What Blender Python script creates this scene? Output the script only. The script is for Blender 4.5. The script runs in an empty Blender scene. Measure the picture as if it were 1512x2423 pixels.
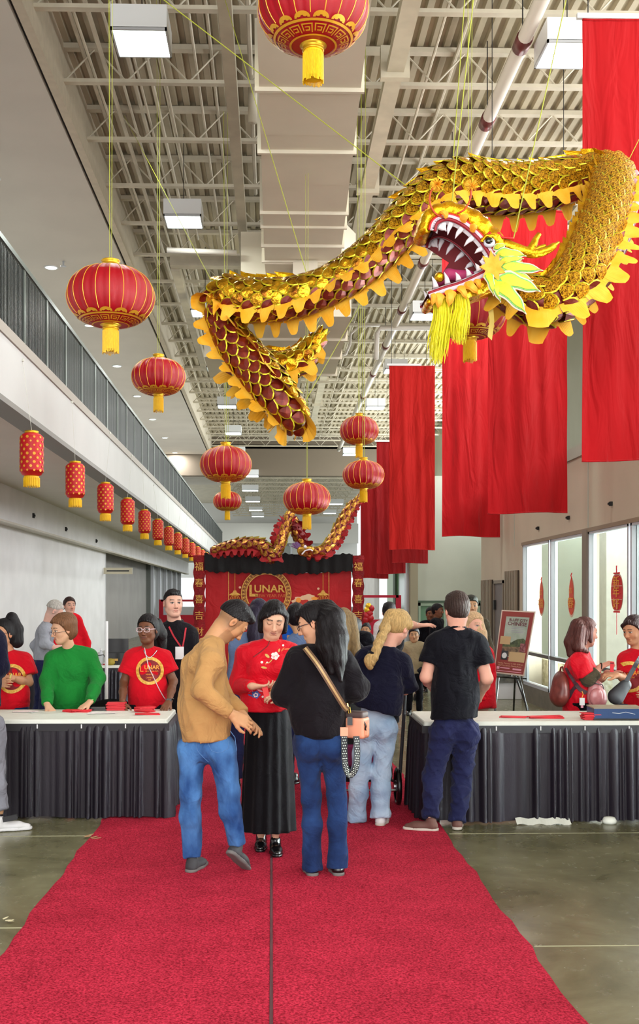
import bpy, math, random, colorsys
import numpy as np
from mathutils import Vector, Matrix, noise as mnoise
from mathutils.bvhtree import BVHTree

SC = bpy.context.scene
COL = SC.collection
PI = math.pi
random.seed(7)

# ------------------------------------------------------------------ camera
IMG_W, IMG_H = 1512, 2423
FPX = 2550.0                    # focal length in pixels of the 1512 x 2423 frame
EYE = 1.66                      # eye height
YAW = 0.025
PPX, PPY = 643 + FPX * YAW, 1415.0   # principal point (level camera, shifted lens)
cam_d = bpy.data.cameras.new('camera')
cam = bpy.data.objects.new('camera', cam_d)
COL.objects.link(cam)
cam_d.sensor_fit = 'VERTICAL'
cam_d.sensor_height = 24.0
cam_d.sensor_width = 24.0
cam_d.lens = FPX / IMG_H * 24.0
cam_d.shift_x = (IMG_W / 2 - PPX) / IMG_H
cam_d.shift_y = (PPY - IMG_H / 2) / IMG_H
cam_d.clip_end = 300
cam.location = (0, 0, EYE)
cam.rotation_euler = (PI / 2, 0, -YAW)
SC.camera = cam

SC.view_settings.view_transform = 'Standard'
SC.view_settings.look = 'None'
SC.view_settings.gamma = 1
SC.view_settings.exposure = 0.68
try:
    SC.view_settings.use_curve_mapping = False
except Exception:
    pass
SC.cycles.max_bounces = 6
SC.cycles.diffuse_bounces = 3
SC.cycles.glossy_bounces = 3
SC.cycles.transmission_bounces = 4
SC.cycles.transparent_max_bounces = 6
SC.cycles.caustics_reflective = False
SC.cycles.caustics_refractive = False
SC.cycles.use_denoising = True
SC.cycles.sample_clamp_indirect = 4

# ------------------------------------------------------------------ overcast sky
world = bpy.data.worlds.new('overcast_sky')
SC.world = world
world.use_nodes = True
wb = world.node_tree.nodes['Background']
wb.inputs['Color'].default_value = (0.93, 0.97, 1.0, 1)
wb.inputs['Strength'].default_value = 0.85

def area_light(name, loc, rot, sx, sy, power, color=(1, 1, 1), spread=180):
    d = bpy.data.lights.new(name, 'AREA')
    d.shape = 'RECTANGLE'
    d.size, d.size_y = sx, sy
    d.energy = power
    d.color = color
    d.spread = math.radians(spread)
    o = bpy.data.objects.new(name, d)
    o.location = loc
    o.rotation_euler = rot
    COL.objects.link(o)
    return o
# daylight through the glazed entrance behind the photographer
area_light('entrance_daylight', (0.0, -3.5, 4.2), (PI / 2, 0, 0), 9.5, 8.0, 740, (1.0, 0.985, 0.96))
# daylight through the row of windows in the right wall
area_light('window_daylight_near', (4.75, 7.0, 1.6), (0, PI / 2, 0), 2.2, 9.0, 900, (0.95, 0.98, 1.0), 112)
area_light('window_daylight_far', (4.75, 15.0, 1.6), (0, PI / 2, 0), 2.2, 6.0, 560, (0.95, 0.98, 1.0), 112)
# added lamp under the ledge, brightens the walkway outside the windows
area_light('walkway_fill', (6.3, 16.0, 3.5), (0, 0, 0), 2.0, 22.0, 520, (0.97, 0.99, 1.0))
# added fill lamps, high right behind the banners and along the far hall
area_light('upper_right_fill', (7.55, 9.5, 7.2), (0, PI / 2, 0), 4.0, 25.0, 1050, (1.0, 0.99, 0.97))
area_light('far_hall_fill', (7.4, 40.0, 6.5), (0, PI / 2, 0), 4.5, 22.0, 1500, (0.97, 1.0, 1.0))

# ------------------------------------------------------------------ projection helpers (photo pixel -> place in the hall)
_s, _c = math.sin(YAW), math.cos(YAW)
def U(px, py, Y):
    r = (px - PPX) / FPX
    u = (PPY - py) / FPX
    t = Y / (_c - _s * r)
    return Vector(((_s + _c * r) * t, Y, EYE + u * t))
def UZ(px, py, Z):
    u = (PPY - py) / FPX
    r = (px - PPX) / FPX
    t = (Z - EYE) / u
    return Vector(((_s + _c * r) * t, (_c - _s * r) * t, Z))
def V(*a): return Vector(a)

# ------------------------------------------------------------------ scene helpers
def link(o, parent=None):
    COL.objects.link(o)
    if parent is not None: o.parent = parent
    return o
def props(o, label=None, cat=None, group=None, kind=None):
    if label: o['label'] = label
    if cat: o['category'] = cat
    if group: o['group'] = group
    if kind: o['kind'] = kind
    return o
def thing(name, label, cat, loc=(0, 0, 0), rz=0.0, group=None):
    o = bpy.data.objects.new(name, None)
    o.empty_display_size = 0.1
    o.location = loc
    o.rotation_euler = (0, 0, rz)
    link(o)
    return props(o, label, cat, group)
def copy_tree(o, parent=None):
    c = o.copy()
    link(c)
    c.parent = parent
    for ch in list(o.children): copy_tree(ch, c)
    return c

class MB:
    """collects verts / faces for one mesh object"""
    def __init__(self):
        self.v, self.f, self.m = [], [], []
        self.cur = 0
    def add(self, vs, fs):
        b = len(self.v)
        self.v.extend([tuple(p) for p in vs])
        for f in fs:
            self.f.append(tuple(i + b for i in f))
            self.m.append(self.cur)
        return self
    def box(self, c, s, R=None):
        hx, hy, hz = s[0] / 2, s[1] / 2, s[2] / 2
        vs = []
        for x in (-hx, hx):
            for y in (-hy, hy):
                for z in (-hz, hz):
                    p = Vector((x, y, z))
                    if R is not None: p = R @ p
                    vs.append(p + Vector(c))
        return self.add(vs, [(0, 1, 3, 2), (4, 6, 7, 5), (0, 4, 5, 1), (2, 3, 7, 6), (0, 2, 6, 4), (1, 5, 7, 3)])
    def bb(self, x0, x1, y0, y1, z0, z1):
        return self.box(((x0 + x1) / 2, (y0 + y1) / 2, (z0 + z1) / 2), (x1 - x0, y1 - y0, z1 - z0))
    def grid(self, fn, nu, nv, cu=False, cv=False):
        """fn(u,v) with u,v in 0..1"""
        U_, V_ = (nu if cu else nu + 1), (nv if cv else nv + 1)
        vs = [fn(i / nu, j / nv) for i in range(U_) for j in range(V_)]
        fs = []
        for i in range(nu):
            for j in range(nv):
                a, b = i, (i + 1) % U_
                c, d = j, (j + 1) % V_
                fs.append((a * V_ + c, b * V_ + c, b * V_ + d, a * V_ + d))
        return self.add(vs, fs)
    def tube(self, pts, r, n=8, cap=True, flat=None):
        pts = [Vector(p) for p in pts]
        rs = r if isinstance(r, (list, tuple)) else [r] * len(pts)
        b = len(self.v)
        prev = None
        vs, fs = [], []
        for i, p in enumerate(pts):
            t = (pts[min(i + 1, len(pts) - 1)] - pts[max(i - 1, 0)])
            if t.length < 1e-9: t = Vector((0, 0, 1))
            t.normalize()
            if prev is None:
                up = Vector((0, 0, 1)) if abs(t.z) < 0.9 else Vector((1, 0, 0))
                a = t.cross(up).normalized()
            else:
                a = (prev - t * prev.dot(t)).normalized()
            prev = a
            c = t.cross(a)
            for k in range(n):
                th = 2 * PI * k / n
                vs.append(p + (a * math.cos(th) + c * math.sin(th)) * rs[i])
        for i in range(len(pts) - 1):
            for k in range(n):
                fs.append((i * n + k, i * n + (k + 1) % n, (i + 1) * n + (k + 1) % n, (i + 1) * n + k))
        if cap:
            fs.append(tuple(range(n - 1, -1, -1)))
            fs.append(tuple((len(pts) - 1) * n + k for k in range(n)))
        return self.add(vs, fs)
    def lathe(self, prof, n=24, c=(0, 0, 0), cap=True):
        """prof: list of (r, z) ; axis z"""
        vs, fs = [], []
        m = len(prof)
        for i, (r, z) in enumerate(prof):
            for k in range(n):
                th = 2 * PI * k / n
                vs.append((c[0] + r * math.cos(th), c[1] + r * math.sin(th), c[2] + z))
        for i in range(m - 1):
            for k in range(n):
                fs.append((i * n + k, i * n + (k + 1) % n, (i + 1) * n + (k + 1) % n, (i + 1) * n + k))
        if cap:
            fs.append(tuple(range(n - 1, -1, -1)))
            fs.append(tuple((m - 1) * n + k for k in range(n)))
        return self.add(vs, fs)
    def prism(self, poly, origin, ex, ey, t):
        """flat outline poly [(a,b)] in plane origin+a*ex+b*ey, thickness t along ex x ey"""
        ex, ey = Vector(ex), Vector(ey)
        n = ex.cross(ey).normalized() * t
        o = Vector(origin)
        k = len(poly)
        vs = [o + ex * a + ey * b + n * 0.5 for a, b in poly] + [o + ex * a + ey * b - n * 0.5 for a, b in poly]
        fs = [tuple(range(k)), tuple(range(2 * k - 1, k - 1, -1))]
        for i in range(k):
            j = (i + 1) % k
            fs.append((i, i + k, j + k, j))
        return self.add(vs, fs)
    def mesh(self, name, mats=None, smooth=False):
        me = bpy.data.meshes.new(name)
        me.from_pydata(self.v, [], self.f)
        for m in (mats or []): me.materials.append(m)
        if len(self.f) and max(self.m) > 0:
            me.polygons.foreach_set('material_index', self.m)
        if smooth: me.polygons.foreach_set('use_smooth', [True] * len(me.polygons))
        me.update()
        return me
    def build(self, name, mat, parent=None, smooth=False, loc=None, kind=None, label=None):
        mats = mat if isinstance(mat, (list, tuple)) else [mat]
        o = bpy.data.objects.new(name, self.mesh(name, mats, smooth))
        link(o, parent)
        if loc is not None: o.location = loc
        if kind: o['kind'] = kind
        if label: o['label'] = label
        return o

# ------------------------------------------------------------------ materials
MATS = {}
def srgb(r, g=None, b=None):
    if g is None: r, g, b = r
    def f(c):
        c = c / 255.0
        return c / 12.92 if c <= 0.04045 else ((c + 0.055) / 1.055) ** 2.4
    return (f(r), f(g), f(b), 1.0)
def mat(key, color, rough=0.6, metal=0.0, var=0.0, vscale=8.0, bump=0.0, bscale=40.0, stretch=(1, 1, 1), color2=None,
        sheen=0.0, spec=0.5, alpha=1.0, trans=0.0, emit=0.0, emit_col=None, coat=0.0, attr=None, wrinkle=0.0, wscale=9.0, sss=0.0):
    if key in MATS: return MATS[key]
    m = bpy.data.materials.new(key)
    m.use_nodes = True
    nt = m.node_tree
    N, L = nt.nodes, nt.links
    bs = N['Principled BSDF']
    bs.inputs['Roughness'].default_value = rough
    bs.inputs['Metallic'].default_value = metal
    bs.inputs['Specular IOR Level'].default_value = spec
    if alpha < 1: bs.inputs['Alpha'].default_value = alpha
    if trans: bs.inputs['Transmission Weight'].default_value = trans
    if coat: bs.inputs['Coat Weight'].default_value = coat; bs.inputs['Coat Roughness'].default_value = 0.15
    if sheen: bs.inputs['Sheen Weight'].default_value = sheen
    if sss:
        bs.inputs['Subsurface Weight'].default_value = sss
        bs.inputs['Subsurface Radius'].default_value = (0.02, 0.008, 0.004)
    base = srgb(color) if max(color) > 1.0 else (*color, 1)
    tc = N.new('ShaderNodeTexCoord')
    mp = N.new('ShaderNodeMapping')
    mp.inputs['Scale'].default_value = stretch
    L.new(tc.outputs['Object'], mp.inputs['Vector'])
    src = None
    if attr:
        a = N.new('ShaderNodeAttribute'); a.attribute_name = attr
        src = a.outputs['Color']
    if var > 0 or color2 is not None:
        nz = N.new('ShaderNodeTexNoise')
        nz.inputs['Scale'].default_value = vscale
        nz.inputs['Detail'].default_value = 5
        L.new(mp.outputs['Vector'], nz.inputs['Vector'])
        rp = N.new('ShaderNodeValToRGB')
        rp.color_ramp.elements[0].position = 0.36
        rp.color_ramp.elements[1].position = 0.64
        c2 = (srgb(color2) if max(color2) > 1 else (*color2, 1)) if color2 is not None else tuple(min(1, c * (1 + var)) for c in base[:3]) + (1,)
        c1 = base if color2 is not None else tuple(c * (1 - var) for c in base[:3]) + (1,)
        rp.color_ramp.elements[0].color = c1
        rp.color_ramp.elements[1].color = c2
        L.new(nz.outputs['Fac'], rp.inputs['Fac'])
        if src is not None:
            mx = N.new('ShaderNodeMix'); mx.data_type = 'RGBA'; mx.blend_type = 'MULTIPLY'
            mx.inputs['Factor'].default_value = 1.0
            rp.color_ramp.elements[0].color = (1 - var, 1 - var, 1 - var, 1)
            rp.color_ramp.elements[1].color = (1, 1, 1, 1)
            L.new(src, mx.inputs['A']); L.new(rp.outputs['Color'], mx.inputs['B'])
            src = mx.outputs['Result']
        else:
            src = rp.outputs['Color']
    if src is not None: L.new(src, bs.inputs['Base Color'])
    else: bs.inputs['Base Color'].default_value = base
    if bump > 0 or wrinkle > 0:
        bp = N.new('ShaderNodeBump')
        bp.inputs['Strength'].default_value = 1.0
        if bump > 0:
            n2 = N.new('ShaderNodeTexNoise')
            n2.inputs['Scale'].default_value = bscale
            n2.inputs['Detail'].default_value = 6
            L.new(mp.outputs['Vector'], n2.inputs['Vector'])
            bp.inputs['Distance'].default_value = bump
            L.new(n2.outputs['Fac'], bp.inputs['Height'])
            last = bp
        if wrinkle > 0:
            n3 = N.new('ShaderNodeTexNoise')
            n3.inputs['Scale'].default_value = wscale
            n3.inputs['Detail'].default_value = 3
            n3.inputs['Distortion'].default_value = 1.2
            L.new(mp.outputs['Vector'], n3.inputs['Vector'])
            b3 = N.new('ShaderNodeBump')
            b3.inputs['Distance'].default_value = wrinkle
            L.new(n3.outputs['Fac'], b3.inputs['Height'])
            if bump > 0: L.new(b3.outputs['Normal'], bp.inputs['Normal'])
            else: bp = b3
        L.new(bp.outputs['Normal'], bs.inputs['Normal'])
    if emit > 0:
        bs.inputs['Emission Color'].default_value = srgb(emit_col) if emit_col else base
        bs.inputs['Emission Strength'].default_value = emit
    MATS[key] = m
    return m
# ------------------------------------------------------------------ the hall
ORD = ['nearest', 'second', 'third', 'fourth', 'fifth', 'sixth', 'seventh', 'eighth', 'ninth', 'tenth']
XL, XLW, XR, XU = -2.9, -5.3, 4.1, 7.5          # gallery face, lower left wall, right wall
ZC = EYE + 7.75                         # steel deck
ZJ = EYE + 7.2                          # joist bottom chord
YB, YJ, YF = -3.6, 52.0, 82.0

def floor_material():
    m = bpy.data.materials.new('polished_concrete'); m.use_nodes = True
    N, L = m.node_tree.nodes, m.node_tree.links
    bs = N['Principled BSDF']
    tc = N.new('ShaderNodeTexCoord')
    n1 = N.new('ShaderNodeTexNoise'); n1.inputs['Scale'].default_value = 1.3; n1.inputs['Detail'].default_value = 9; n1.inputs['Roughness'].default_value = 0.65; n1.inputs['Distortion'].default_value = 0.6
    n2 = N.new('ShaderNodeTexNoise'); n2.inputs['Scale'].default_value = 11; n2.inputs['Detail'].default_value = 6
    L.new(tc.outputs['Object'], n1.inputs['Vector']); L.new(tc.outputs['Object'], n2.inputs['Vector'])
    r = N.new('ShaderNodeValToRGB')
    e = r.color_ramp.elements
    e[0].position, e[0].color = 0.32, srgb(92, 90, 62)
    e[1].position, e[1].color = 0.68, srgb(134, 131, 100)
    L.new(n1.outputs['Fac'], r.inputs['Fac'])
    mx = N.new('ShaderNodeMix'); mx.data_type = 'RGBA'; mx.blend_type = 'OVERLAY'; mx.inputs['Factor'].default_value = 0.12
    L.new(r.outputs['Color'], mx.inputs['A']); L.new(n2.outputs['Fac'], mx.inputs['B'])
    L.new(mx.outputs['Result'], bs.inputs['Base Color'])
    rr = N.new('ShaderNodeMapRange'); rr.inputs['To Min'].default_value = 0.16; rr.inputs['To Max'].default_value = 0.34
    L.new(n2.outputs['Fac'], rr.inputs['Value']); L.new(rr.outputs['Result'], bs.inputs['Roughness'])
    bs.inputs['Specular IOR Level'].default_value = 0.5
    b = N.new('ShaderNodeBump'); b.inputs['Distance'].default_value = 0.0006
    L.new(n1.outputs['Fac'], b.inputs['Height']); L.new(b.outputs['Normal'], bs.inputs['Normal'])
    return m
M_floor = floor_material()
M_wall_w = mat('white_wall_paint', (240, 240, 243), 0.75, var=0.04, vscale=1.5, bump=0.001, bscale=30)
M_wall_b = mat('beige_wall_paint', (196, 182, 160), 0.75, var=0.04, vscale=1.0, bump=0.001, bscale=30)
M_wall_g = mat('grey_green_wall_paint', (176, 180, 166), 0.75, var=0.05, vscale=0.8, bump=0.001, bscale=30)
M_wall_grey = mat('grey_panel_paint', (150, 148, 145), 0.7, var=0.06, vscale=1.0)
M_soffit = mat('soffit_paint', (222, 217, 208), 0.8, var=0.03, vscale=0.8)
M_steel = mat('painted_steel_structure', (204, 196, 176), 0.55, var=0.08, vscale=3)
M_deck = mat('painted_steel_deck', (178, 168, 144), 0.6, var=0.14, vscale=1.2)
M_duct = mat('painted_duct', (226, 218, 198), 0.6, var=0.04, vscale=1.0)
M_black = mat('black_gap', (20, 20, 20), 0.7)
M_rail = mat('dark_railing_metal', (38, 44, 42), 0.4, metal=0.3)
M_railtop = mat('grey_rail_metal', (112, 120, 114), 0.35, metal=0.5)
M_white_metal = mat('white_painted_metal', (235, 238, 240), 0.4)
M_frame = mat('brushed_window_frame', (196, 200, 206), 0.35, metal=0.4)
M_post = mat('taupe_window_post', (128, 116, 100), 0.5)
M_glow = mat('lamp_diffuser', (255, 255, 255), 0.5, emit=3.2, emit_col=(236, 255, 246))
M_glass = mat('window_glass', (235, 245, 240), 0.03, trans=1.0, spec=0.5)
MATS['window_glass'].node_tree.nodes['Principled BSDF'].inputs['IOR'].default_value = 1.02
M_green_glass = mat('green_tinted_glass_door', (96, 138, 108), 0.12, spec=0.7)

def struct(name, mb, m, parent=None, label=None, smooth=False):
    return mb.build(name, m, parent, smooth=smooth, kind='structure', label=label)

struct('floor', MB().bb(-9, 14, YB - 6, YF + 6, -0.12, 0.0), M_floor)
# saw-cut joints and chipped strip in the slab, filled with pale sealant
M_seal = mat('pale_joint_sealant', (172, 170, 138), 0.6)
for i, (x0, x1, y) in enumerate([(-5.2, -1.25, 5.45), (-5.2, -1.25, 7.55), (1.25, 4.0, 7.55), (1.25, 4.0, 5.1), (-5.2, 4.0, 13.5), (-5.2, 4.0, 18.0)]):
    struct('floor_joint', MB().bb(x0, x1, y, y + 0.012, -0.004, 0.0012), M_seal)

# corrugated deck, folded profile running along the hall
mb = MB()
pitch, x = 0.19, XL
prof = []
while x < XU:
    prof += [(x, 0.0), (x + 0.085, 0.0), (x + 0.105, 0.062), (x + 0.17, 0.062)]
    x += pitch
vs, fs = [], []
for (px, dz) in prof:
    vs += [(px, YB, ZC + dz), (px, YJ, ZC + dz)]
for i in range(len(prof) - 1):
    fs.append((2 * i, 2 * i + 1, 2 * i + 3, 2 * i + 2))
mb.add(vs, fs)
struct('ceiling', mb, M_deck)
struct('roof_slab', MB().bb(-9, 8.2, YB, YJ + 0.4, ZC + 0.07, ZC + 0.3), M_deck)

# bar joists across the hall
jb = MB()
jb.bb(XL, XU, -0.05, 0.05, 0, 0.05)
chord_top = MB().bb(XL, XU, -0.06, 0.06, 0.47, 0.54)
web = MB()
n = 24
for i in range(n):
    xa = XL + (XU - XL) * i / n
    xb = XL + (XU - XL) * (i + 1) / n
    za, zb = (0.03, 0.49) if i % 2 == 0 else (0.49, 0.03)
    web.tube([(xa, 0, za), (xb, 0, zb)], 0.014, 5)
me_b, me_t, me_w = jb.mesh('bottom_chord', [M_steel]), chord_top.mesh('top_chord', [M_steel]), web.mesh('web_bar', [M_steel])
jy = 13.25 - 1.9 * 8
k = 0
while jy < YJ - 0.3:
    root = bpy.data.objects.new('ceiling_joist', me_b)
    root['kind'] = 'structure'
    link(root); root.location = (0, jy, ZJ)
    for nm, me in (('top_chord', me_t), ('web', me_w)):
        o = bpy.data.objects.new(nm, me); link(o, root)
    jy += 1.9
    k += 1
# bridging bars, conduits and struts along the hall between joists
for i, (xx, y0, y1, zz, w) in enumerate([(-2.35, 4, 30, ZJ + 0.3, 0.05), (-2.2, 4, 26, ZJ + 0.42, 0.035), (-1.9, 6, 50, ZJ + 0.25, 0.03), (-1.75, 4, 26, ZJ + 0.35, 0.045),
        (-1.05, 8, 50, ZJ + 0.2, 0.03), (1.15, 8, 50, ZJ + 0.2, 0.03), (2.2, 6, 50, ZJ + 0.18, 0.03), (3.3, 6, 50, ZJ + 0.3, 0.04), (-2.62, 4, 40, ZJ + 0.38, 0.04), (-2.5, 4, 24, ZJ + 0.2, 0.03), (-2.05, 4, 34, ZJ + 0.5, 0.05), (-1.6, 4, 22, ZJ + 0.47, 0.035), (-1.5, 8, 22, ZJ + 0.1, 0.03), (-0.85, 4, 24, ZJ + 0.45, 0.035), (-0.3, 4, 20, ZJ + 0.3, 0.05), (2.6, 5, 50, ZJ + 0.45, 0.04), (5.2, 5, 50, ZJ + 0.3, 0.04)]):
    struct('ceiling_conduit', MB().tube([(xx, y0, zz), (xx, y1, zz)], w * 0.7, 6), M_steel)
# square ducts / rails that run down the hall
struct('ceiling_beam', MB().bb(-0.62, -0.46, 5, 21.9, EYE + 6.75, EYE + 6.93), M_steel)
struct('ceiling_beam', MB().bb(-2.05, -0.46, 21.75, 22.0, EYE + 6.7, EYE + 6.9), M_steel)
struct('ceiling_beam', MB().bb(-2.05, -1.88, 22.0, 31.5, EYE + 6.65, EYE + 6.85), M_steel)
struct('ceiling_beam', MB().bb(1.5, 1.72, 4, 46, EYE + 6.85, EYE + 6.98), M_steel)
for i in range(9):
    struct('rail_bracket', MB().bb(1.42, 1.8, 10 + i * 4, 10.12 + i * 4, EYE + 6.78, EYE + 7.2), M_steel)
# sprinkler main with maroon couplings
M_coup = mat('maroon_pipe_coupling', (112, 60, 58), 0.35, metal=0.3)
sp = struct('ceiling_pipe', MB().tube([(2.98, 4, EYE + 6.6), (2.98, 48, EYE + 6.6)], 0.085, 14), mat('white_pipe', (224, 216, 204), 0.4), smooth=True)
for y in (12.6, 14.7, 17.6, 21, 24.5, 28, 31.5, 35):
    c = MB().tube([(2.98, y, EYE + 6.6), (2.98, y + 0.26, EYE + 6.6)], 0.1, 14).build('coupling', M_coup, sp, smooth=True)
    MB().tube([(2.98, y + 0.13, EYE + 6.68), (2.98, y + 0.13, EYE + 7.7)], 0.008, 5).build('hanger_rod', M_black, sp)
# smaller pipes with elbows
for pts in ([(1.9, 26, EYE + 6.0), (1.9, 26, EYE + 5.3), (1.2, 26, EYE + 5.3)], [(2.0, 24, EYE + 5.55), (2.0, 24, EYE + 6.2), (3.6, 24, EYE + 6.2)]):
    pass
M_pipe2 = mat('off_white_small_pipe', (214, 208, 198), 0.4)
struct('ceiling_pipe', MB().tube([U(890, 850, 26), U(892, 790, 26), U(900, 776, 26), U(1130, 776, 26)], 0.06, 10), M_pipe2, smooth=True)
struct('ceiling_pipe', MB().tube([U(798, 845, 28), U(818, 838, 28), U(828, 815, 28), U(830, 790, 28), U(850, 772, 28), U(900, 770, 28)], 0.035, 8), M_pipe2, smooth=True)
struct('ceiling_pipe', MB().tube([U(395, 592, 19), U(560, 598, 19)], 0.05, 8), M_pipe2, smooth=True)
struct('ceiling_pipe', MB().tube([U(598, 110, 15.5), U(598, 290, 15.5)], 0.07, 10), M_steel, smooth=True)

# main air duct with flanged sections (sits under the joists)
duct = thing('air_duct', 'long beige rectangular air duct with flanged seams along the ceiling', 'duct', (0.5, 12, EYE + 5.8))
def dseg(y0, y1, xa0, xb0, xa1, xb1, z0, h, nm='duct_section'):
    o = duct.location
    b = MB()
    b.add([V(xa0, y0, z0) - o, V(xb0, y0, z0) - o, V(xb1, y1, z0) - o, V(xa1, y1, z0) - o,
           V(xa0, y0, z0 + h) - o, V(xb0, y0, z0 + h) - o, V(xb1, y1, z0 + h) - o, V(xa1, y1, z0 + h) - o],
          [(0, 3, 2, 1), (4, 5, 6, 7), (0, 1, 5, 4), (1, 2, 6, 5), (2, 3, 7, 6), (3, 0, 4, 7)])
    return b.build(nm, M_duct, duct)
zD = EYE + 5.75
def dx(y):
    t = (y - 10) / 8.5
    return -0.15 + 0.03 * t, 0.95 + 0.22 * t
seams = [3.0, 6.0, 9.0, 10.9, 12.2, 13.4, 13.9, 15.0, 16.1, 16.7, 17.6, 18.4]
for i in range(len(seams) - 1):
    a0, b0 = dx(seams[i]); a1, b1 = dx(seams[i + 1])
    dseg(seams[i], seams[i + 1] - 0.012, a0, b0, a1, b1, zD + (0.012 if i % 2 else 0), 0.75)
    if i % 2 == 1 or i > 6:
        dseg(seams[i + 1] - 0.05, seams[i + 1], a1 - 0.05, b1 + 0.04, a1 - 0.05, b1 + 0.04, zD - 0.035, 0.82, 'duct_flange')
# taper to the wide box, register, and wide box
dseg(18.4, 19.2, -0.12, 1.17, -0.1, 1.5, EYE + 5.7, 0.8)
MB().bb(0.36 - 0.5, 0.78 - 0.5, 18.3 - 12, 18.6 - 12, -0.42, -0.1).build('register_box', M_duct, duct)
MB().bb(0.38 - 0.5, 0.76 - 0.5, 18.6 - 12, 19.1 - 12, -0.40, -0.1).build('register_grille', mat('grille_grey', (110, 104, 96), 0.6), duct)
ys = [19.2, 20.1, 20.9, 21.7, 22.5, 23.3, 24.2]
for i in range(6):
    dseg(ys[i], ys[i + 1] - 0.012, -0.55, 1.42, -0.55, 1.42, EYE + 5.02 + (0.01 if i % 2 else 0), 1.5)
    if i % 2: dseg(ys[i + 1] - 0.05, ys[i + 1], -0.58, 1.47, -0.58, 1.47, EYE + 4.98, 1.55, 'duct_flange')
dseg(22.4, 24.4, -1.4, -0.56, -1.4, -0.56, EYE + 5.0, 0.85, 'side_branch')
for i in range(10):
    dseg(24.4 + i * 1.4, 25.78 + i * 1.4, -0.1, 0.75, -0.1, 0.75, EYE + 5.6 + (0.02 if i % 2 else 0), 0.6)

# ---------------- gallery on the left: fascia, railing, upper soffit
zf0, zf1, zrt = EYE + 2.16, EYE + 2.85, EYE + 4.06
YG0, YG1 = 1.0, 66.0
fa = struct('wall_left_fascia', MB().bb(XL - 0.25, XL, YG0, YG1, zf0, zf1), mat('fascia_paint', (206, 206, 204), 0.75, var=0.03, vscale=1.2))
struct('trim_1', MB().bb(XL - 0.27, XL + 0.015, YG0, YG1, zf0 - 0.045, zf0 + 0.02), mat('grey_trim', (120, 116, 110), 0.5))
struct('trim_2', MB().bb(XL - 0.28, XL + 0.02, YG0, YG1, zf1, zf1 + 0.12), mat('taupe_curb', (168, 160, 150), 0.6))
struct('gallery_floor_slab', MB().bb(XLW - 3.2, XL - 0.26, YG0, YG1, zf0, zf0 + 0.3), M_soffit)
struct('wall_left', MB().bb(XLW - 0.3, XLW, YB, 34.6, 0, zf0), M_wall_w)
struct('trim_3', MB().bb(XLW, XLW + 0.22, YB, YG1, EYE + 1.47, zf0), M_wall_w)
struct('trim_4', MB().bb(XLW, XLW + 0.25, YB, YG1, EYE + 1.44, EYE + 1.48), M_soffit)
struct('wall_left_recess', MB().bb(XLW - 0.9, XLW - 0.5, 34.6, 50, 0, zf0), M_wall_grey)
struct('wall_left_return', MB().bb(XLW - 0.9, XLW, 34.4, 34.6, 0, zf0), M_wall_w)
struct('wall_left_shopfront', MB().bb(XLW - 0.6, XLW - 0.3, 50, 66, 0, zf0), mat('shopfront_glass_grey', (112, 116, 112), 0.2))
for i in range(6):
    struct('shopfront_mullion', MB().bb(XLW - 0.3, XLW - 0.16, 50 + i * 3, 50.15 + i * 3, 0, zf0), M_frame)
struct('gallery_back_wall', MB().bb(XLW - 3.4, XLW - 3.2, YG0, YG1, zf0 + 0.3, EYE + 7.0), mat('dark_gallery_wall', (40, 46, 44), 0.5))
# upper soffit over the gallery, groove, edge beam
zs = EYE + 6.93
struct('ceiling_gallery', MB().bb(XLW - 3.4, XL - 0.17, YB, YG1, zs, zs + 0.2), M_soffit)
struct('ceiling_gallery_edge', MB().bb(XL - 0.12, XL, YB, YG1, zs, ZC + 0.1), mat('edge_beam_paint', (214, 204, 184), 0.7, var=0.04))
struct('trim_5', MB().bb(XL - 0.18, XL - 0.1, YB, YG1, zs + 0.06, zs + 0.12), M_black)

rail = thing('gallery_railing', 'long dark metal balustrade along the upper left gallery', 'railing', (XL, 12, zf1))
o = rail.location
MB().bb(-0.16, -0.10, YG0 - 12, YG1 - 12, zrt - 0.06 - o.z, zrt - o.z).build('handrail', M_railtop, rail)
MB().bb(-0.15, -0.11, YG0 - 12, YG1 - 12, 0.16, 0.20).build('bottom_rail', M_rail, rail)
bme = MB().bb(-0.02, 0.008, -0.016, 0.016, 0.0, zrt - 0.08 - o.z - 0.12).mesh('baluster', [M_rail])
pme = MB().bb(-0.02, 0.02, -0.035, 0.035, 0.0, zrt - 0.05 - o.z - 0.12).mesh('rail_post', [M_railtop])
y = 10.6
cnt = 0
rest = MB()
while y < YG1:
    i = round((y - 10.6) / 0.066)
    if i % 20 == 0:
        q = bpy.data.objects.new('rail_post', pme); link(q, rail); q.location = (-0.13, y - 12, 0.12)
    elif cnt < 295:
        q = bpy.data.objects.new('baluster', bme); link(q, rail); q.location = (-0.13, y - 12, 0.12); cnt += 1
    else:
        rest.bb(-0.15, -0.122, y - 12 - 0.016, y - 12 + 0.016, 0.12, zrt - 0.08 - o.z)
    y += 0.066
rest.build('baluster_run', M_rail, rail, kind='stuff')

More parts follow.
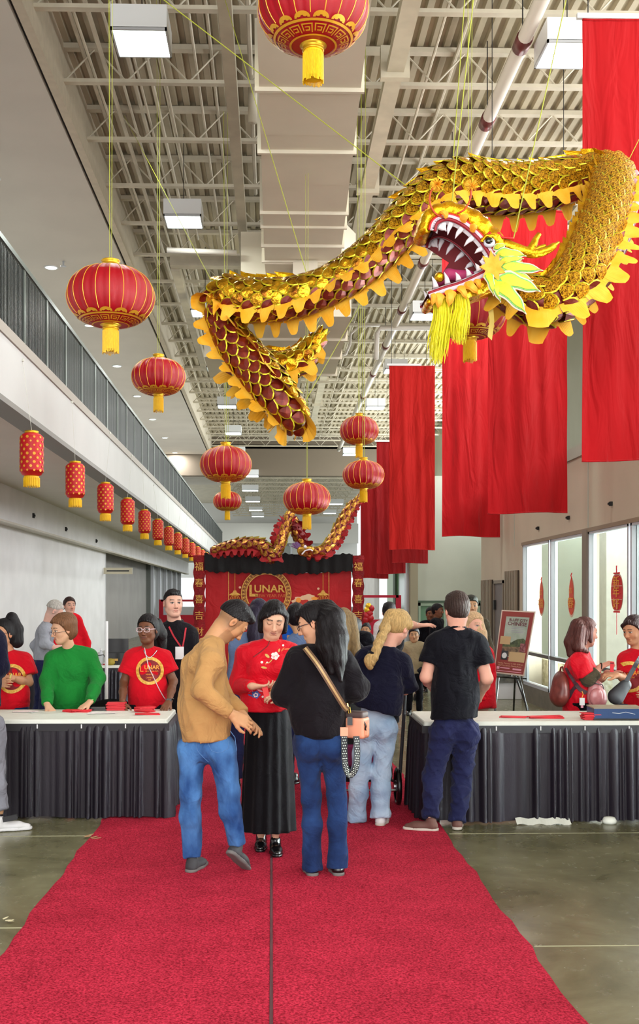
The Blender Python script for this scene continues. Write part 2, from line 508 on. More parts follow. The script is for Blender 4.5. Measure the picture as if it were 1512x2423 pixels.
# downlights in the gallery soffit
lamp_mb = MB().lathe([(0.12, 0.0), (0.12, -0.012), (0.095, -0.014)], 18)
for i in range(9):
    yy = 17.9 + i * 4.8
    t = thing('recessed_downlight', 'round recessed downlight in the upper gallery soffit, %s from the left picture edge' % ORD[i], 'ceiling light', (-4.62, yy, zs), group='gallery soffit downlights')
    MB().lathe([(0.15, 0.02), (0.15, -0.012), (0.12, -0.016), (0.12, 0.02)], 18, cap=False).build('trim_ring', M_white_metal, t)
    MB().lathe([(0.12, -0.004), (0.12, -0.01)], 18).build('lens', M_glow, t)
    ld = bpy.data.lights.new('downlight_lamp', 'AREA'); ld.size = 0.22; ld.energy = 75
    lo = bpy.data.objects.new('lamp', ld); link(lo, t); lo.location = (0, 0, -0.03)
# little sprinkler heads
for (px, py, z, w_) in [(150, 618, zs, 'upper'), (212, 730, zs, 'lower')]:
    p = UZ(px, py, z)
    t = thing('sprinkler_head', '%s of the small sprinkler heads hanging from the gallery soffit' % w_, 'sprinkler', p, group='gallery sprinkler heads')
    MB().tube([(0, 0, 0), (0, 0, -0.1)], 0.02, 8).build('stem', M_frame, t)
    MB().lathe([(0.06, -0.1), (0.06, -0.11)], 10).build('deflector', M_frame, t)

# ---------------- right wall: glazed bays, band, upper wall
zw0, zw1, zr = 0.27, EYE + 0.88, EYE + 1.9
struct('wall_right_curb', MB().bb(XR - 0.03, XR + 0.12, YB, 17.45, 0, zw0), mat('grey_curb', (112, 106, 94), 0.6, var=0.1))
struct('wall_right_band', MB().bb(XR, XR + 0.3, YB, 21.0, zw1, zr), M_wall_b)
for yj in (13.85, 18.1):
    struct('trim_6', MB().bb(XR - 0.006, XR, yj, yj + 0.03, zw1, zr), M_wall_g)
struct('trim_7', MB().bb(XR - 0.04, XR + 0.1, YB, 17.45, zw1 - 0.03, zw1 + 0.02), mat('brown_window_head', (140, 122, 98), 0.5))
struct('trim_8', MB().bb(XR - 0.03, XR + 0.3, YB, 21.0, zr - 0.02, zr + 0.03), M_wall_g)
struct('wall_right_ledge', MB().bb(XR + 0.0, XU, YB, 21.0, zr + 0.03, zr + 0.15), M_wall_g)
struct('wall_right_upper', MB().bb(XU, XU + 0.3, 22.5, YJ, zr, ZC + 0.1), M_wall_g)
struct('wall_right_upper_base', MB().bb(XU, XU + 0.3, YB, 22.5, zr, EYE + 3.4), M_wall_g)
for i in range(14):  # mullions added in front of the fill lamp so it reads as glazing
    struct('fill_lamp_mullion', MB().bb(XU - 0.1, XU, -3 + i * 1.95, -2.9 + i * 1.95, EYE + 3.4, ZC), M_frame)
struct('wall_right', MB().bb(XR, XR + 0.3, 17.45, 21.0, 0, zw1), M_wall_b)
# windows
panes = [(17.4, 15.72), (15.66, 13.98), (13.78, 12.2), (12.14, 10.5), (10.3, 8.6), (8.54, 6.9), (6.7, 5.0), (4.94, 3.2)]
for i, (ya, yb) in enumerate(panes):
    w = struct('window_%d' % (i + 1), MB().bb(XR - 0.03, XR + 0.07, ya - 0.05, ya, zw0, zw1).bb(XR - 0.03, XR + 0.07, yb, yb + 0.05, zw0, zw1)
               .bb(XR - 0.03, XR + 0.07, yb, ya, zw0, zw0 + 0.05).bb(XR - 0.03, XR + 0.07, yb, ya, zw1 - 0.06, zw1), M_frame)
    MB().bb(XR - 0.04, XR + 0.06, yb, ya, 0.76, 0.81).build('rail_bar', mat('grey_transom', (96, 94, 92), 0.4), w)
    MB().bb(XR + 0.02, XR + 0.03, yb + 0.05, ya - 0.05, zw0 + 0.05, zw1 - 0.06).build('pane', M_glass, w)
for yp in (13.78, 10.3, 6.7):
    struct('window_post', MB().bb(XR - 0.05, XR + 0.12, yp, yp + 0.2, zw0, zw1), M_post)
struct('wall_right_near', MB().bb(XR, XR + 0.3, YB, 3.2, zw0, zw1), M_wall_b)
# small black boxes on the band
for (px, py, w_) in [(1448, 1192, 'rightmost'), (1347, 1225, 'middle'), (1275, 1250, 'leftmost')]:
    p = UZ(px, py, 0); r = (px - PPX) / FPX
    Yp = XR * (_c - _s * r) / (_s + _c * r)
    p = U(px, py, Yp)
    mb = MB().box((0, 0, 0), (0.03, 0.06, 0.05)); mb.box((-0.02, 0.0, 0.0), (0.03, 0.03, 0.025))
    o_ = mb.build('wall_bracket', M_black, None, loc=(XR - 0.015, p.y, p.z)); props(o_, '%s of three small black brackets on the beige band above the windows' % w_, 'bracket', 'black brackets above the windows')
for (px, py, w_) in [(78, 1220, 'leftmost'), (155, 1252, 'middle'), (227, 1280, 'rightmost')]:
    Yp = (XLW + 0.22) / ((_s + _c * (px - PPX) / FPX)) * (_c - _s * (px - PPX) / FPX)
    p = U(px, py, Yp)
    mb = MB().box((0, 0, 0), (0.03, 0.12, 0.1)); mb.box((0.02, 0.0, 0.0), (0.03, 0.05, 0.04))
    o_ = mb.build('wall_bracket', M_black, None, loc=(XLW + 0.235, p.y, p.z)); props(o_, '%s of three small black boxes on the left bulkhead' % w_, 'bracket', 'black boxes on the left bulkhead')
# louvred panels and door at the end of the right wall
M_louv = mat('brown_slat', (142, 128, 106), 0.5)
for nm_, (y0, y1, z1, lab) in enumerate([(19.85, 20.75, 2.0, 'tall brown slatted wall panel nearest the hall corner'), (17.75, 18.65, 2.12, 'tall brown slatted wall panel beside the first window')]):
    t = thing('slatted_panel', lab, 'wall panel', (XR - 0.015, (y0 + y1) / 2, 0.0))
    MB().bb(-0.01, 0.01, -(y1 - y0) / 2, (y1 - y0) / 2, 0, z1).build('backing', mat('dark_brown_backing', (60, 48, 36), 0.7), t)
    nS = 7
    for q in range(nS):
        yy = -(y1 - y0) / 2 + (y1 - y0) * (q + 0.5) / nS
        MB().bb(-0.05, -0.01, yy - 0.035, yy + 0.035, 0, z1).build('slat', M_louv, t)
d = struct('door_1', MB().bb(XR - 0.02, XR, 18.85, 19.62, 0, 1.92), mat('grey_brown_door', (112, 102, 100), 0.5))
MB().bb(XR - 0.05, XR - 0.02, 18.8, 18.86, 0, 1.97).bb(XR - 0.05, XR - 0.02, 19.6, 19.66, 0, 1.97).bb(XR - 0.05, XR - 0.02, 18.8, 19.66, 1.92, 1.98).build('door_frame', M_post, d)
MB().bb(XR - 0.06, XR - 0.02, 19.5, 19.58, 1.45, 1.62).build('closer', M_black, d)
# recess wall across, with green glass doors
YR = 33.0
struct('wall_right_end', MB().bb(XR + 0.3, XU, 20.9, 21.1, 0, zr + 0.15), M_wall_g)
struct('wall_back', MB().bb(4.46, XU + 0.3, YR, YR + 0.3, EYE - 0.08, EYE + 3.75), M_wall_g)
struct('wall_back_header', MB().bb(4.46, XU + 0.3, YR - 0.05, YR + 0.3, EYE - 0.14, EYE - 0.08), mat('dark_green_header', (60, 82, 62), 0.5))
for i, (xa, xb) in enumerate([(4.5, 5.35), (5.4, 6.4)]):
    d = struct('door_%d' % (i + 2), MB().bb(xa, xb, YR + 0.05, YR + 0.1, 0, EYE - 0.14), M_green_glass)
    MB().bb(xa, xa + 0.07, YR - 0.02, YR + 0.06, 0, EYE - 0.14).bb(xb - 0.07, xb, YR - 0.02, YR + 0.06, 0, EYE - 0.14).bb(xa, xb, YR - 0.02, YR + 0.06, 0, 0.12).bb(xa, xb, YR - 0.02, YR + 0.06, EYE - 0.24, EYE - 0.14).build('door_frame', mat('pale_green_frame', (150, 172, 150), 0.4), d)
    hx = (xb - 0.15) if i == 0 else (xa + 0.15)
    MB().tube([(hx, YR - 0.05, 0.95), (hx, YR - 0.05, 1.25)], 0.014, 6).build('door_handle', M_frame, d)
struct('pillar_1', MB().bb(4.24, 4.47, YR - 0.15, YR + 0.3, 0, EYE + 3.8), mat('olive_pillar', (150, 142, 118), 0.6))
M_palegreen = mat('pale_green_column', (176, 198, 176), 0.4)
struct('wall_right_far_glass', MB().bb(4.22, 4.3, YR + 0.5, 36.2, 0, 3.6), mat('deep_green_glass', (84, 122, 84), 0.15))
struct('far_glazing_column', MB().bb(4.15, 4.35, YR + 0.2, YR + 0.6, 0, 3.6), M_frame)
struct('far_glazing_column', MB().bb(4.15, 4.35, 36.2, 36.8, 0, 3.6), mat('dark_green_header', (60, 82, 62), 0.5))
struct('far_glazing_column', MB().bb(4.15, 4.4, 36.8, 38.7, 0, 3.6), M_palegreen)
struct('wall_right_far_header', MB().bb(4.15, 4.45, YR + 0.3, YJ, 3.45, 3.7), M_wall_g)
struct('wall_right_far', MB().bb(4.2, 4.4, 44.0, YJ, 0, 3.5), M_wall_w)
struct('wall_right_far_outer', MB().bb(6.6, 6.8, YR + 0.5, YJ, 0, 4.4), M_wall_w)
struct('wall_right_far_roof', MB().bb(4.4, 7.8, YR + 0.3, YJ, 4.3, 4.45), M_wall_g)

# ---------------- end bay beyond the cross beam
struct('ceiling_cross_beam', MB().bb(XL - 4, 8, YJ, YJ + 0.5, EYE + 5.9, ZC + 0.3), mat('brown_cross_beam', (120, 108, 92), 0.7))
struct('ceiling_far', MB().bb(-8, 8, YJ, YF, EYE + 7.2, EYE + 7.4), M_steel)
for i in range(14):
    y = YJ + 1 + i * 2.1
    j = struct('ceiling_joist', MB().bb(XL, 5, y, y + 0.1, EYE + 6.1, EYE + 6.17), M_steel)
    wb_ = MB()
    for q in range(18):
        xa = XL + q * 0.44; za, zb = (EYE + 6.15, EYE + 6.7) if q % 2 else (EYE + 6.7, EYE + 6.15)
        wb_.tube([(xa, y + 0.05, za), (xa + 0.44, y + 0.05, zb)], 0.025, 4)
    wb_.build('web', M_steel, j)
struct('wall_far', MB().bb(-9, 6.5, YF, YF + 0.3, 3.2, EYE + 7.4), mat('far_white_wall', (225, 226, 222), 0.7))
struct('wall_far_band', MB().bb(-9, 6.5, YF - 1.2, YF - 1.0, EYE + 4.1, EYE + 5.6), mat('far_soffit_band', (205, 204, 198), 0.7))
for i in range(7):
    struct('far_wall_column', MB().bb(-5.5 + i * 1.7, -5.25 + i * 1.7, YF - 0.2, YF, 0, EYE + 4.1), M_frame)
struct('wall_far_opening', MB().bb(-3.2, 1.4, YF - 1.0, YF - 0.9, EYE + 2.8, EYE + 3.9), mat('far_grey_opening', (128, 132, 128), 0.6))
struct('wall_far_lower', MB().bb(-9, 6.5, YF + 0.0, YF + 0.3, 0, 1.0), M_wall_grey)

# ---------------- entrance wall behind the photographer (glazed, lets daylight in)
struct('wall_entrance_head', MB().bb(-9, XU + 0.3, YB - 0.3, YB, 8.3, ZC + 0.3), M_wall_b)
for i in range(6):
    struct('entrance_mullion', MB().bb(-5.2 + i * 1.85, -5.1 + i * 1.85, YB - 0.1, YB, 0, 8.3), M_frame)

# ---------------- outside the windows: pale paving, piers and canopy
struct('outside_paving', MB().bb(XR + 0.3, 14, YB - 4, 26, -0.02, 0.03), mat('pale_paving', (190, 188, 180), 0.8, var=0.05))
M_out = mat('outside_concrete', (206, 205, 198), 0.8, var=0.04)
struct('outside_wall', MB().bb(8.4, 8.7, 2, 40, 0, 5.5), M_out)
for y in (6, 10.5, 15, 19.5, 24):
    struct('outside_pier', MB().bb(6.1, 6.6, y, y + 0.5, 0.03, 4.0), M_out)
for i, y in enumerate((12.0, 14.5, 17, 19.5, 22)):
    struct('outside_canopy_beam', MB().bb(4.7, 8.4, y, y + 0.22, 3.05 + 0.0 * i, 3.3), M_out)
struct('outside_planting_bed', MB().bb(4.7, 5.1, 16, 25, 0.03, 0.6), mat('speckled_hedge', (196, 190, 160), 0.9, color2=(232, 228, 214), vscale=14, bump=0.02, bscale=20))

# ---------------- hanging box lights
def box_light(x, y, zb, s, lab, grp):
    t = thing('box_light', lab, 'ceiling light', (x, y, zb + 0.26), group=grp)
    h = s / 2
    MB().bb(-h, h, -h, h, -0.255, 0).build('housing', M_white_metal, t)
    fr = MB()
    for (a, b, c, d_) in ((-h, h, -h, -h + 0.02), (-h, h, h - 0.02, h), (-h, -h + 0.02, -h, h), (h - 0.02, h, -h, h)):
        fr.bb(a, b, c, d_, -0.285, -0.25)
    fr.build('frame', M_frame, t)
    MB().bb(-h + 0.02, h - 0.02, -h + 0.02, h - 0.02, -0.272, -0.256).build('diffuser', M_glow, t)
    MB().tube([(0, 0, 0), (0, 0, ZC - zb - 0.26)], 0.006, 4).build('hanger', M_black, t)
    ld = bpy.data.lights.new('box_light_lamp', 'AREA'); ld.size = s * 0.9; ld.energy = 42; ld.color = (0.95, 1, 0.96)
    lo = bpy.data.objects.new('lamp', ld); link(lo, t); lo.location = (0, 0, -0.3)
for i in range(7):
    y = 12.25 + 5.8 * i
    box_light(-1.47, y, EYE + 6.3, 0.62, 'white square box light left of the air duct, %s in its row' % ORD[i], 'box lights left of the air duct')
    box_light(3.42, y + 0.15, EYE + 6.3, 0.62, 'white square box light right of the pipe, %s in its row' % ORD[i], 'box lights near the right wall')
for i, (px, py) in enumerate([(590, 1126), (592, 1160), (598, 1186), (605, 1207), (610, 1222), (612, 1238), (795, 1192), (780, 1214), (765, 1246)]):
    p = UZ(px, py, EYE + 5.9)
    if p.y < YF - 2:
        box_light(p.x, p.y, EYE + 5.9, 0.9, 'small white box light beyond the far cross beam, %s' % (ORD[i] + (' from the beam' if i < 6 else ' counting from the left, right side')), 'box lights in the far bay')
# ------------------------------------------------------------------ carpet, banners, lanterns
def carpet_mat():
    m = bpy.data.materials.new('red_cut_pile'); m.use_nodes = True
    N, L = m.node_tree.nodes, m.node_tree.links
    bs = N['Principled BSDF']; tc = N.new('ShaderNodeTexCoord')
    n1 = N.new('ShaderNodeTexNoise'); n1.inputs['Scale'].default_value = 92; n1.inputs['Detail'].default_value = 6; n1.inputs['Roughness'].default_value = .7
    n2 = N.new('ShaderNodeTexNoise'); n2.inputs['Scale'].default_value = 3.5; n2.inputs['Detail'].default_value = 4
    L.new(tc.outputs['Object'], n1.inputs['Vector']); L.new(tc.outputs['Object'], n2.inputs['Vector'])
    r = N.new('ShaderNodeValToRGB'); e = r.color_ramp.elements
    e[0].position, e[0].color = .38, srgb(134, 12, 34)
    e[1].position, e[1].color = .6, srgb(226, 58, 86)
    L.new(n1.outputs['Fac'], r.inputs['Fac'])
    mx = N.new('ShaderNodeMix'); mx.data_type = 'RGBA'; mx.blend_type = 'MULTIPLY'; mx.inputs['Factor'].default_value = .55
    r2 = N.new('ShaderNodeValToRGB'); r2.color_ramp.elements[0].position = .3; r2.color_ramp.elements[0].color = (.62, .55, .55, 1); r2.color_ramp.elements[1].position = .65
    L.new(n2.outputs['Fac'], r2.inputs['Fac'])
    L.new(r.outputs['Color'], mx.inputs['A']); L.new(r2.outputs['Color'], mx.inputs['B'])
    L.new(mx.outputs['Result'], bs.inputs['Base Color'])
    bs.inputs['Roughness'].default_value = .95; bs.inputs['Specular IOR Level'].default_value = .1; bs.inputs['Sheen Weight'].default_value = .0
    b = N.new('ShaderNodeBump'); b.inputs['Distance'].default_value = .006
    L.new(n1.outputs['Fac'], b.inputs['Height']); L.new(b.outputs['Normal'], bs.inputs['Normal'])
    return m
M_carpet = carpet_mat()
car = thing('carpet_runner', 'long red carpet runner of two strips down the middle of the hall', 'carpet', (0, 10, 0))
for nm_, xa, xb in (('carpet_strip', -1.262, -0.008), ('carpet_strip', 0.004, 1.225)):
    mb = MB(); ny = 90
    def fn(u, v, xa=xa, xb=xb):
        y = 1.5 + v * 18.0
        wob = .008 * math.sin(y * 5.1) + .006 * math.sin(y * 13.7 + 1)
        x = xa + (xb - xa) * u
        if xa < -1 and u < .01: x += wob * 1.3
        if xb > 1 and u > .99: x += wob * 1.3
        edge = min(u, 1 - u) * (xb - xa)
        return (x, y - 10, .003 + .005 * min(1, edge / .02))
    us = [0, .012, .04, .3, .6, .96, .988, 1]
    vs = [fn(u, j / ny) for u in us for j in range(ny + 1)]
    fs = [(i * (ny + 1) + j, (i + 1) * (ny + 1) + j, (i + 1) * (ny + 1) + j + 1, i * (ny + 1) + j + 1) for i in range(len(us) - 1) for j in range(ny)]
    mb.add(vs, fs)
    mb.build(nm_, M_carpet, car, smooth=True)
MB().bb(-.009, .005, -8.5, 9.5, 0, .006).build('seam', mat('dark_seam', (60, 6, 16), .9), car)
# dried leaf scraps on the floor
M_leaf = mat('dry_leaf', (176, 138, 100), .8)
for (x, y, s, lab) in [(212, 1985, 1.0, 'scrap of dry brown leaf on the concrete beside the carpet edge'), (14, 2185, .6, 'pale paper scrap on the concrete at the left picture edge')]:
    p = UZ(x, y, 0.0)
    mb = MB(); rr = random.Random(x)
    for i in range(6):
        a = rr.uniform(-.5, .5) + (i % 2) * .8; L_ = .05 * s * rr.uniform(.6, 1.4); ox, oy = rr.uniform(-.04, .04) * s, rr.uniform(-.03, .03) * s
        mb.prism([(0, -.006 * s), (L_ * .6, -.009 * s), (L_, .0), (L_ * .6, .009 * s), (0, .006 * s)], (ox, oy, .006 + .003 * i), (math.cos(a), math.sin(a), .15), (-math.sin(a), math.cos(a), .1), .002)
    props(mb.build('dry_leaf', M_leaf if s == 1 else mat('pale_scrap', (214, 206, 170), .8), loc=p), lab, 'leaf')

# ---- red banners
def banner_mat(key, c, c2):
    return mat(key, c, .75, color2=c2, vscale=1.6, stretch=(2.2, 1, .5), wrinkle=.045, wscale=2.2, sheen=.2, spec=.2)
BR = banner_mat('bright_red_banner_cloth', (172, 2, 10), (188, 6, 18))
BR2 = banner_mat('orange_red_banner_cloth', (180, 16, 12), (194, 26, 22))
BR3 = banner_mat('deep_red_banner_cloth', (134, 0, 6), (150, 2, 8))
def banner(xl, xr, yt, yb, Y, m, lab, seed, amp=.02, rod=True):
    a, b = U(xl, yb, Y), U(xr, yb, Y)
    zt = U(xl, yt, Y).z; w = b.x - a.x; h = zt - a.z
    t = thing('hanging_banner', lab, 'banner', (a.x + w / 2, Y, zt), group='red fabric banners hung from the roof')
    rr = random.Random(seed); ph = [rr.uniform(0, 6.28) for _ in range(8)]
    mb = MB(); nu, nv = 36, 56
    def fn(u, v, back=0):
        x = (u - .5) * w * (1 - .012 * math.sin(v * 3.1)); z = -v * h
        env = .25 + .75 * math.sin(min(1, v * 1.3) * PI / 2) * (1 - .45 * v)
        y = amp * env * (math.sin(u * 9 + ph[0] + .8 * math.sin(v * 3 + ph[1])) + .6 * math.sin(u * 21 + ph[2] + v * 2.2 + 1.2 * math.sin(v * 5 + ph[3])) + .3 * math.sin(u * 37 + ph[4] - v * 4)
             + .45 * math.sin((u * 1.4 + v * 2.2) * 9 + ph[5]) * math.sin(v * PI))
        z += .012 * math.sin(u * 5 + ph[6]) * v
        return (x, y + back * .004, z)
    mb.grid(fn, nu, nv); b0 = len(mb.v); mb.grid(lambda u, v: fn(u, v, 1), nu, nv)
    mb.build('cloth', m, t, smooth=True)
    MB().tube([fn(i / 20, 0) for i in range(21)], .012, 6).tube([fn(i / 20, 1) for i in range(21)], .009, 6).build('hem', m, t, smooth=True)
    if rod: MB().bb(-w / 2 - .05, w / 2 - .3, -.02, .02, 0.005, .05).build('hanging_rail', M_white_metal, t)
    for s in (-1, 1): MB().tube([(s * w * .45, 0, 0), (s * w * .45, 0, max(.1, ZC + .001 - zt))], .005, 4).build('hanger', M_black, t)
    return t
banner(1378, 1645, 46, 1088, 9.6, BR, 'largest bright red banner at the right picture edge', 1)
banner(1155, 1343, 498, 1213, 13.6, BR, 'wide bright red banner behind the gold dragon head', 2, amp=.03)
banner(1046, 1183, 560, 1269, 19.0, BR, 'red banner hanging lowest behind the wide one, left half showing', 3, amp=.032)
banner(921, 1029, 866, 1300, 23.6, BR2, 'orange-red banner standing alone with its rail and top edge in view', 4, amp=.03)
banner(928, 1013, 1000, 1332, 30.9, BR3, 'dark red banner showing below and behind the orange-red one', 5)
banner(891, 960, 1046, 1357, 31.8, BR3, 'tall dark red banner just left of the orange-red one', 6)
banner(853, 919, 1150, 1368, 32.4, BR3, 'dark red banner nearest the tent, leftmost of the row', 7)

# ---- lanterns
M_lred = mat('red_lantern_satin', (172, 0, 24), .36, var=.06, vscale=30, stretch=(1, 1, 8), spec=.45, bump=.001, bscale=90)
M_lgold = mat('gold_foil_trim', (224, 176, 40), .35, metal=.6)
M_tassel = mat('yellow_tassel_thread', (255, 214, 20), .55, color2=(240, 180, 14), vscale=60, stretch=(3, 3, .2))
M_rib = mat('gold_rib_line', (250, 190, 60), .4, metal=.3)
M_string = mat('yellow_green_string', (176, 184, 60), .6)
M_gprint = mat('gold_fretwork', (226, 168, 44), .4, metal=.3)
def round_lantern_meshes():
    n, lob = 200, 20
    body = MB()
    a0, a1 = -72, 76
    R_, Hh = 1.0, .70
    def prof(t):
        el = math.radians(a0 + (a1 - a0) * t)
        return R_ * math.cos(el) ** .82, Hh * math.sin(el)
    def bp(u, v):
        r, z = prof(v)
        th = 2 * PI * u
        r *= 1 - .022 * abs(math.cos(th * lob / 2)) ** 6
        return (r * math.cos(th), r * math.sin(th), z)
    body.grid(bp, n, 26, cu=True)
    r, z = prof(0); body.lathe([(0.001, z), (r, z)], n, cap=False)
    r, z = prof(1); body.lathe([(r, z), (.001, z)], n, cap=False)
    ribs = MB()
    for k in range(lob):
        th = 2 * PI * (k + .5) / lob
        pts = []
        for j in range(14):
            r, z = prof(.2 + .8 * j / 13); r = r * 1.0 + .004
            pts.append((r * math.cos(th), r * math.sin(th), z))
        ribs.tube(pts, .0085, 4)
    # fretwork collar under the belly
    fret = MB()
    def band(t0, t1, u0, u1, off=.012, seg=3):
        vs = []
        for i in range(seg + 1):
            for t in (t0 * .76, t1 * .76):
                r, z = prof(t); th = 2 * PI * (u0 + (u1 - u0) * i / seg)
                k = 1 + off / max(r, .3)
                vs.append((r * k * math.cos(th), r * k * math.sin(th), z - off * .8))
        fret.add(vs, [(2 * i, 2 * i + 1, 2 * i + 3, 2 * i + 2) for i in range(seg)])
    for i in range(16):
        u = i / 16
        band(.175, .205, u, u + 1 / 16, seg=4)
        band(.0, .02, u, u + 1 / 16, seg=4)
        # key pattern
        w = 1 / 16
        band(.135, .15, u + .08 * w, u + .92 * w); band(.06, .075, u + .3 * w, u + .7 * w); band(.1, .112, u + .3 * w, u + .62 * w)
        band(.06, .15, u + .08 * w, u + .18 * w, seg=1); band(.06, .112, u + .6 * w, u + .7 * w, seg=1); band(.04, .15, u + .82 * w, u + .92 * w, seg=1)
    for i in range(14):       # cloud scallops
        uc = (i + .5) / 14; w = .5 / 14 * .86
        for j in range(10):
            a = PI * j / 10; b = PI * (j + 1) / 10
            def pt(an, rad): return (.215 + .075 * math.sin(an) * rad, uc + w * math.cos(an) * rad)
            q = [pt(a, 1), pt(b, 1), pt(b, .66), pt(a, .66)]
            vs = []
            for (t, u) in q:
                r, z = prof(t * .76); k = 1 + .012 / r
                vs.append((r * k * math.cos(2 * PI * u), r * k * math.sin(2 * PI * u), z - .008))
            fret.add(vs, [(0, 1, 2, 3)])
        for (cu_, ct, rd) in ((-.4, .245, .3), (.4, .245, .3), (0, .262, .28)):
            vs = [];
            for j in range(8):
                an = 2 * PI * j / 8
                t, u = ct + .075 * rd * math.sin(an), uc + w * (cu_ + rd * math.cos(an))
                r, z = prof(t * .76); k = 1 + .014 / r
                vs.append((r * k * math.cos(2 * PI * u), r * k * math.sin(2 * PI * u), z - .01))
            fret.add(vs, [tuple(range(8))])
    zt = prof(1)[1]; zb = prof(0)[1]
    cap = MB().lathe([(.34, zt - .02), (.3, zt + .03), (.2, zt + .05), (.19, zt + .13), (.22, zt + .15), (.21, zt + .17), (.12, zt + .17)], 32)
    base = MB().lathe([(.3, zb + .01), (.19, zb - .01), (.185, zb - .07), (.2, zb - .09), (.17, zb - .1)], 32)
    tas = MB().lathe([(.165, zb - .09), (.18, zb - .16), (.178, zb - .58)], 24)
    th_ = MB(); rr = random.Random(4)
    for i in range(46):
        a = 2 * PI * i / 46; L_ = rr.uniform(.06, .12)
        th_.tube([(.181 * math.cos(a), .181 * math.sin(a), zb - .14), (.184 * math.cos(a), .184 * math.sin(a), zb - .56 - L_)], .0105, 4)
    tas.add(th_.v, th_.f)
    sc = MB()
    for i in range(12):
        a = 2 * PI * i / 12
        sc.prism([(0, 0), (.07, .02), (.1, .09), (.05, .14), (0, .12), (-.05, .14), (-.1, .09), (-.07, .02)], (.24 * math.cos(a), .24 * math.sin(a), zt - .005), (-math.sin(a), math.cos(a), 0), (math.cos(a) * .9, math.sin(a) * .9, -.25), .01)
    return [('shade', body.mesh('shade', [M_lred], True)), ('gold_ribs', ribs.mesh('gold_ribs', [M_rib])), ('fretwork_collar', fret.mesh('fretwork_collar', [M_gprint])),
            ('top_cap', cap.mesh('top_cap', [M_lgold], True)), ('bottom_cap', base.mesh('bottom_cap', [M_lgold], True)), ('tassel', tas.mesh('tassel', [M_tassel])), ('cap_petals', sc.mesh('cap_petals', [M_lgold]))]
RL = round_lantern_meshes()
def round_lantern(x, y, wpx, Y, lab, asp=1.0, ztop=None, double=False):
    c = U(x, y, Y); R_ = wpx * Y / FPX / 2
    t = thing('round_lantern', lab, 'lantern', c, rz=random.uniform(0, 6), group='big round red lanterns')
    for nm, me in RL:
        o = bpy.data.objects.new(nm, me); link(o, t); o.scale = (R_, R_, R_ * asp)
        if nm == 'gold_ribs': o['kind'] = 'stuff'
    zt = (ztop or ZC + .001) - c.z
    s = MB()
    s.tube([(-.01, 0, R_ * .8 * asp), (-.03, 0, zt)], .0034, 4)
    s.tube([(.01, 0, R_ * .8 * asp), (.03, 0, zt)], .0028, 4)
    s.build('string', M_string, t)
    return t
round_lantern(741, 22, 262, 7.2, 'largest red round lantern at the top of the picture, cut by its edge', ztop=zD)
round_lantern(262, 702, 206, 8.7, 'big red round lantern at left in front of the gallery railing', .98)
round_lantern(375, 892, 127, 13.7, 'red round lantern hanging second in the left row', .98)
round_lantern(534, 1099, 122, 15.0, 'red round lantern below the gold dragon tail, left of centre', ztop=EYE + 6.76)
round_lantern(538, 1186, 67, 24.0, 'small dark red round lantern directly under a larger one, left of centre', ztop=EYE + 5.03)
round_lantern(726, 1180, 112, 14.6, 'dark red round lantern in the middle just above the tent dragon', .98, ztop=zD + .01)
round_lantern(850, 1019, 92, 15.5, 'red round lantern right of centre, upper one of the pair', 1.05)
round_lantern(860, 1124, 99, 15.0, 'red round lantern right of centre, lower one of the pair', .98)
round_lantern(1112, 742, 172, 11.0, 'red round lantern mostly hidden behind the gold dragon beard')

# dotted tube lanterns along the gallery fascia
M_tred = mat('scarlet_tube_lantern', (204, 14, 24), .5)
M_dot = mat('gold_flower_dot', (236, 168, 50), .45, metal=.2)
def tube_meshes():
    b = MB()
    prof = [(.075, -.25), (.11, -.235), (.13, -.2)] + [(.135 + (.002 if i % 2 else -.002), -.2 + .4 * i / 16) for i in range(17)] + [(.13, .21), (.1, .24), (.07, .25)]
    b.lathe(prof, 32)
    d = MB(); rr = random.Random(3)
    for row in range(9):
        for k in range(11):
            a = 2 * PI * (k + .5 * (row % 2)) / 11; z = -.19 + row * .048
            R_ = .1395; s = .016 * rr.uniform(.7, 1.2)
            c = Vector((R_ * math.cos(a), R_ * math.sin(a), z)); ex = Vector((-math.sin(a), math.cos(a), 0))
            d.add([c + ex * s * math.cos(t_ * PI / 3) + Vector((0, 0, s * math.sin(t_ * PI / 3))) for t_ in range(6)], [tuple(range(6))])
    c = MB().lathe([(.08, .245), (.08, .275), (.05, .28)], 20)
    ta = MB().lathe([(.085, -.25), (.088, -.28), (.086, -.36)], 20)
    for i in range(24):
        a = 2 * PI * i / 24
        ta.tube([(.088 * math.cos(a), .088 * math.sin(a), -.27), (.088 * math.cos(a), .088 * math.sin(a), -.375)], .007, 4)
    return [('shade', b.mesh('shade', [M_tred], True)), ('gold_dots', d.mesh('gold_dots', [M_dot])), ('top_cap', c.mesh('top_cap', [M_lgold], True)), ('tassel', ta.mesh('tassel', [M_tassel]))]
TL = tube_meshes()
ordn = ['nearest', 'second', 'third', 'fourth', 'fifth', 'sixth', 'seventh', 'eighth', 'ninth', 'tenth', 'eleventh', 'twelfth', 'thirteenth']
for i in range(13):
    Y = 12.6 + 2.78 * i
    t = thing('tube_lantern', 'tall red gold-dotted lantern under the gallery, %s from the left picture edge' % ordn[i].replace('nearest', 'first'), 'lantern', (-2.79, Y, EYE + 1.665), rz=i * 1.3, group='dotted tube lanterns along the gallery')
    for nm, me in TL:
        o = bpy.data.objects.new(nm, me); link(o, t)
        if nm == 'gold_dots': o['kind'] = 'stuff'
    MB().tube([(0, 0, .28), (-.106, 0, 1.1)], .0025, 4).box((-.1, 0, 1.1), (.019, .03, .03)).build('string', mat('white_thread_line', (220, 220, 210), .6), t)
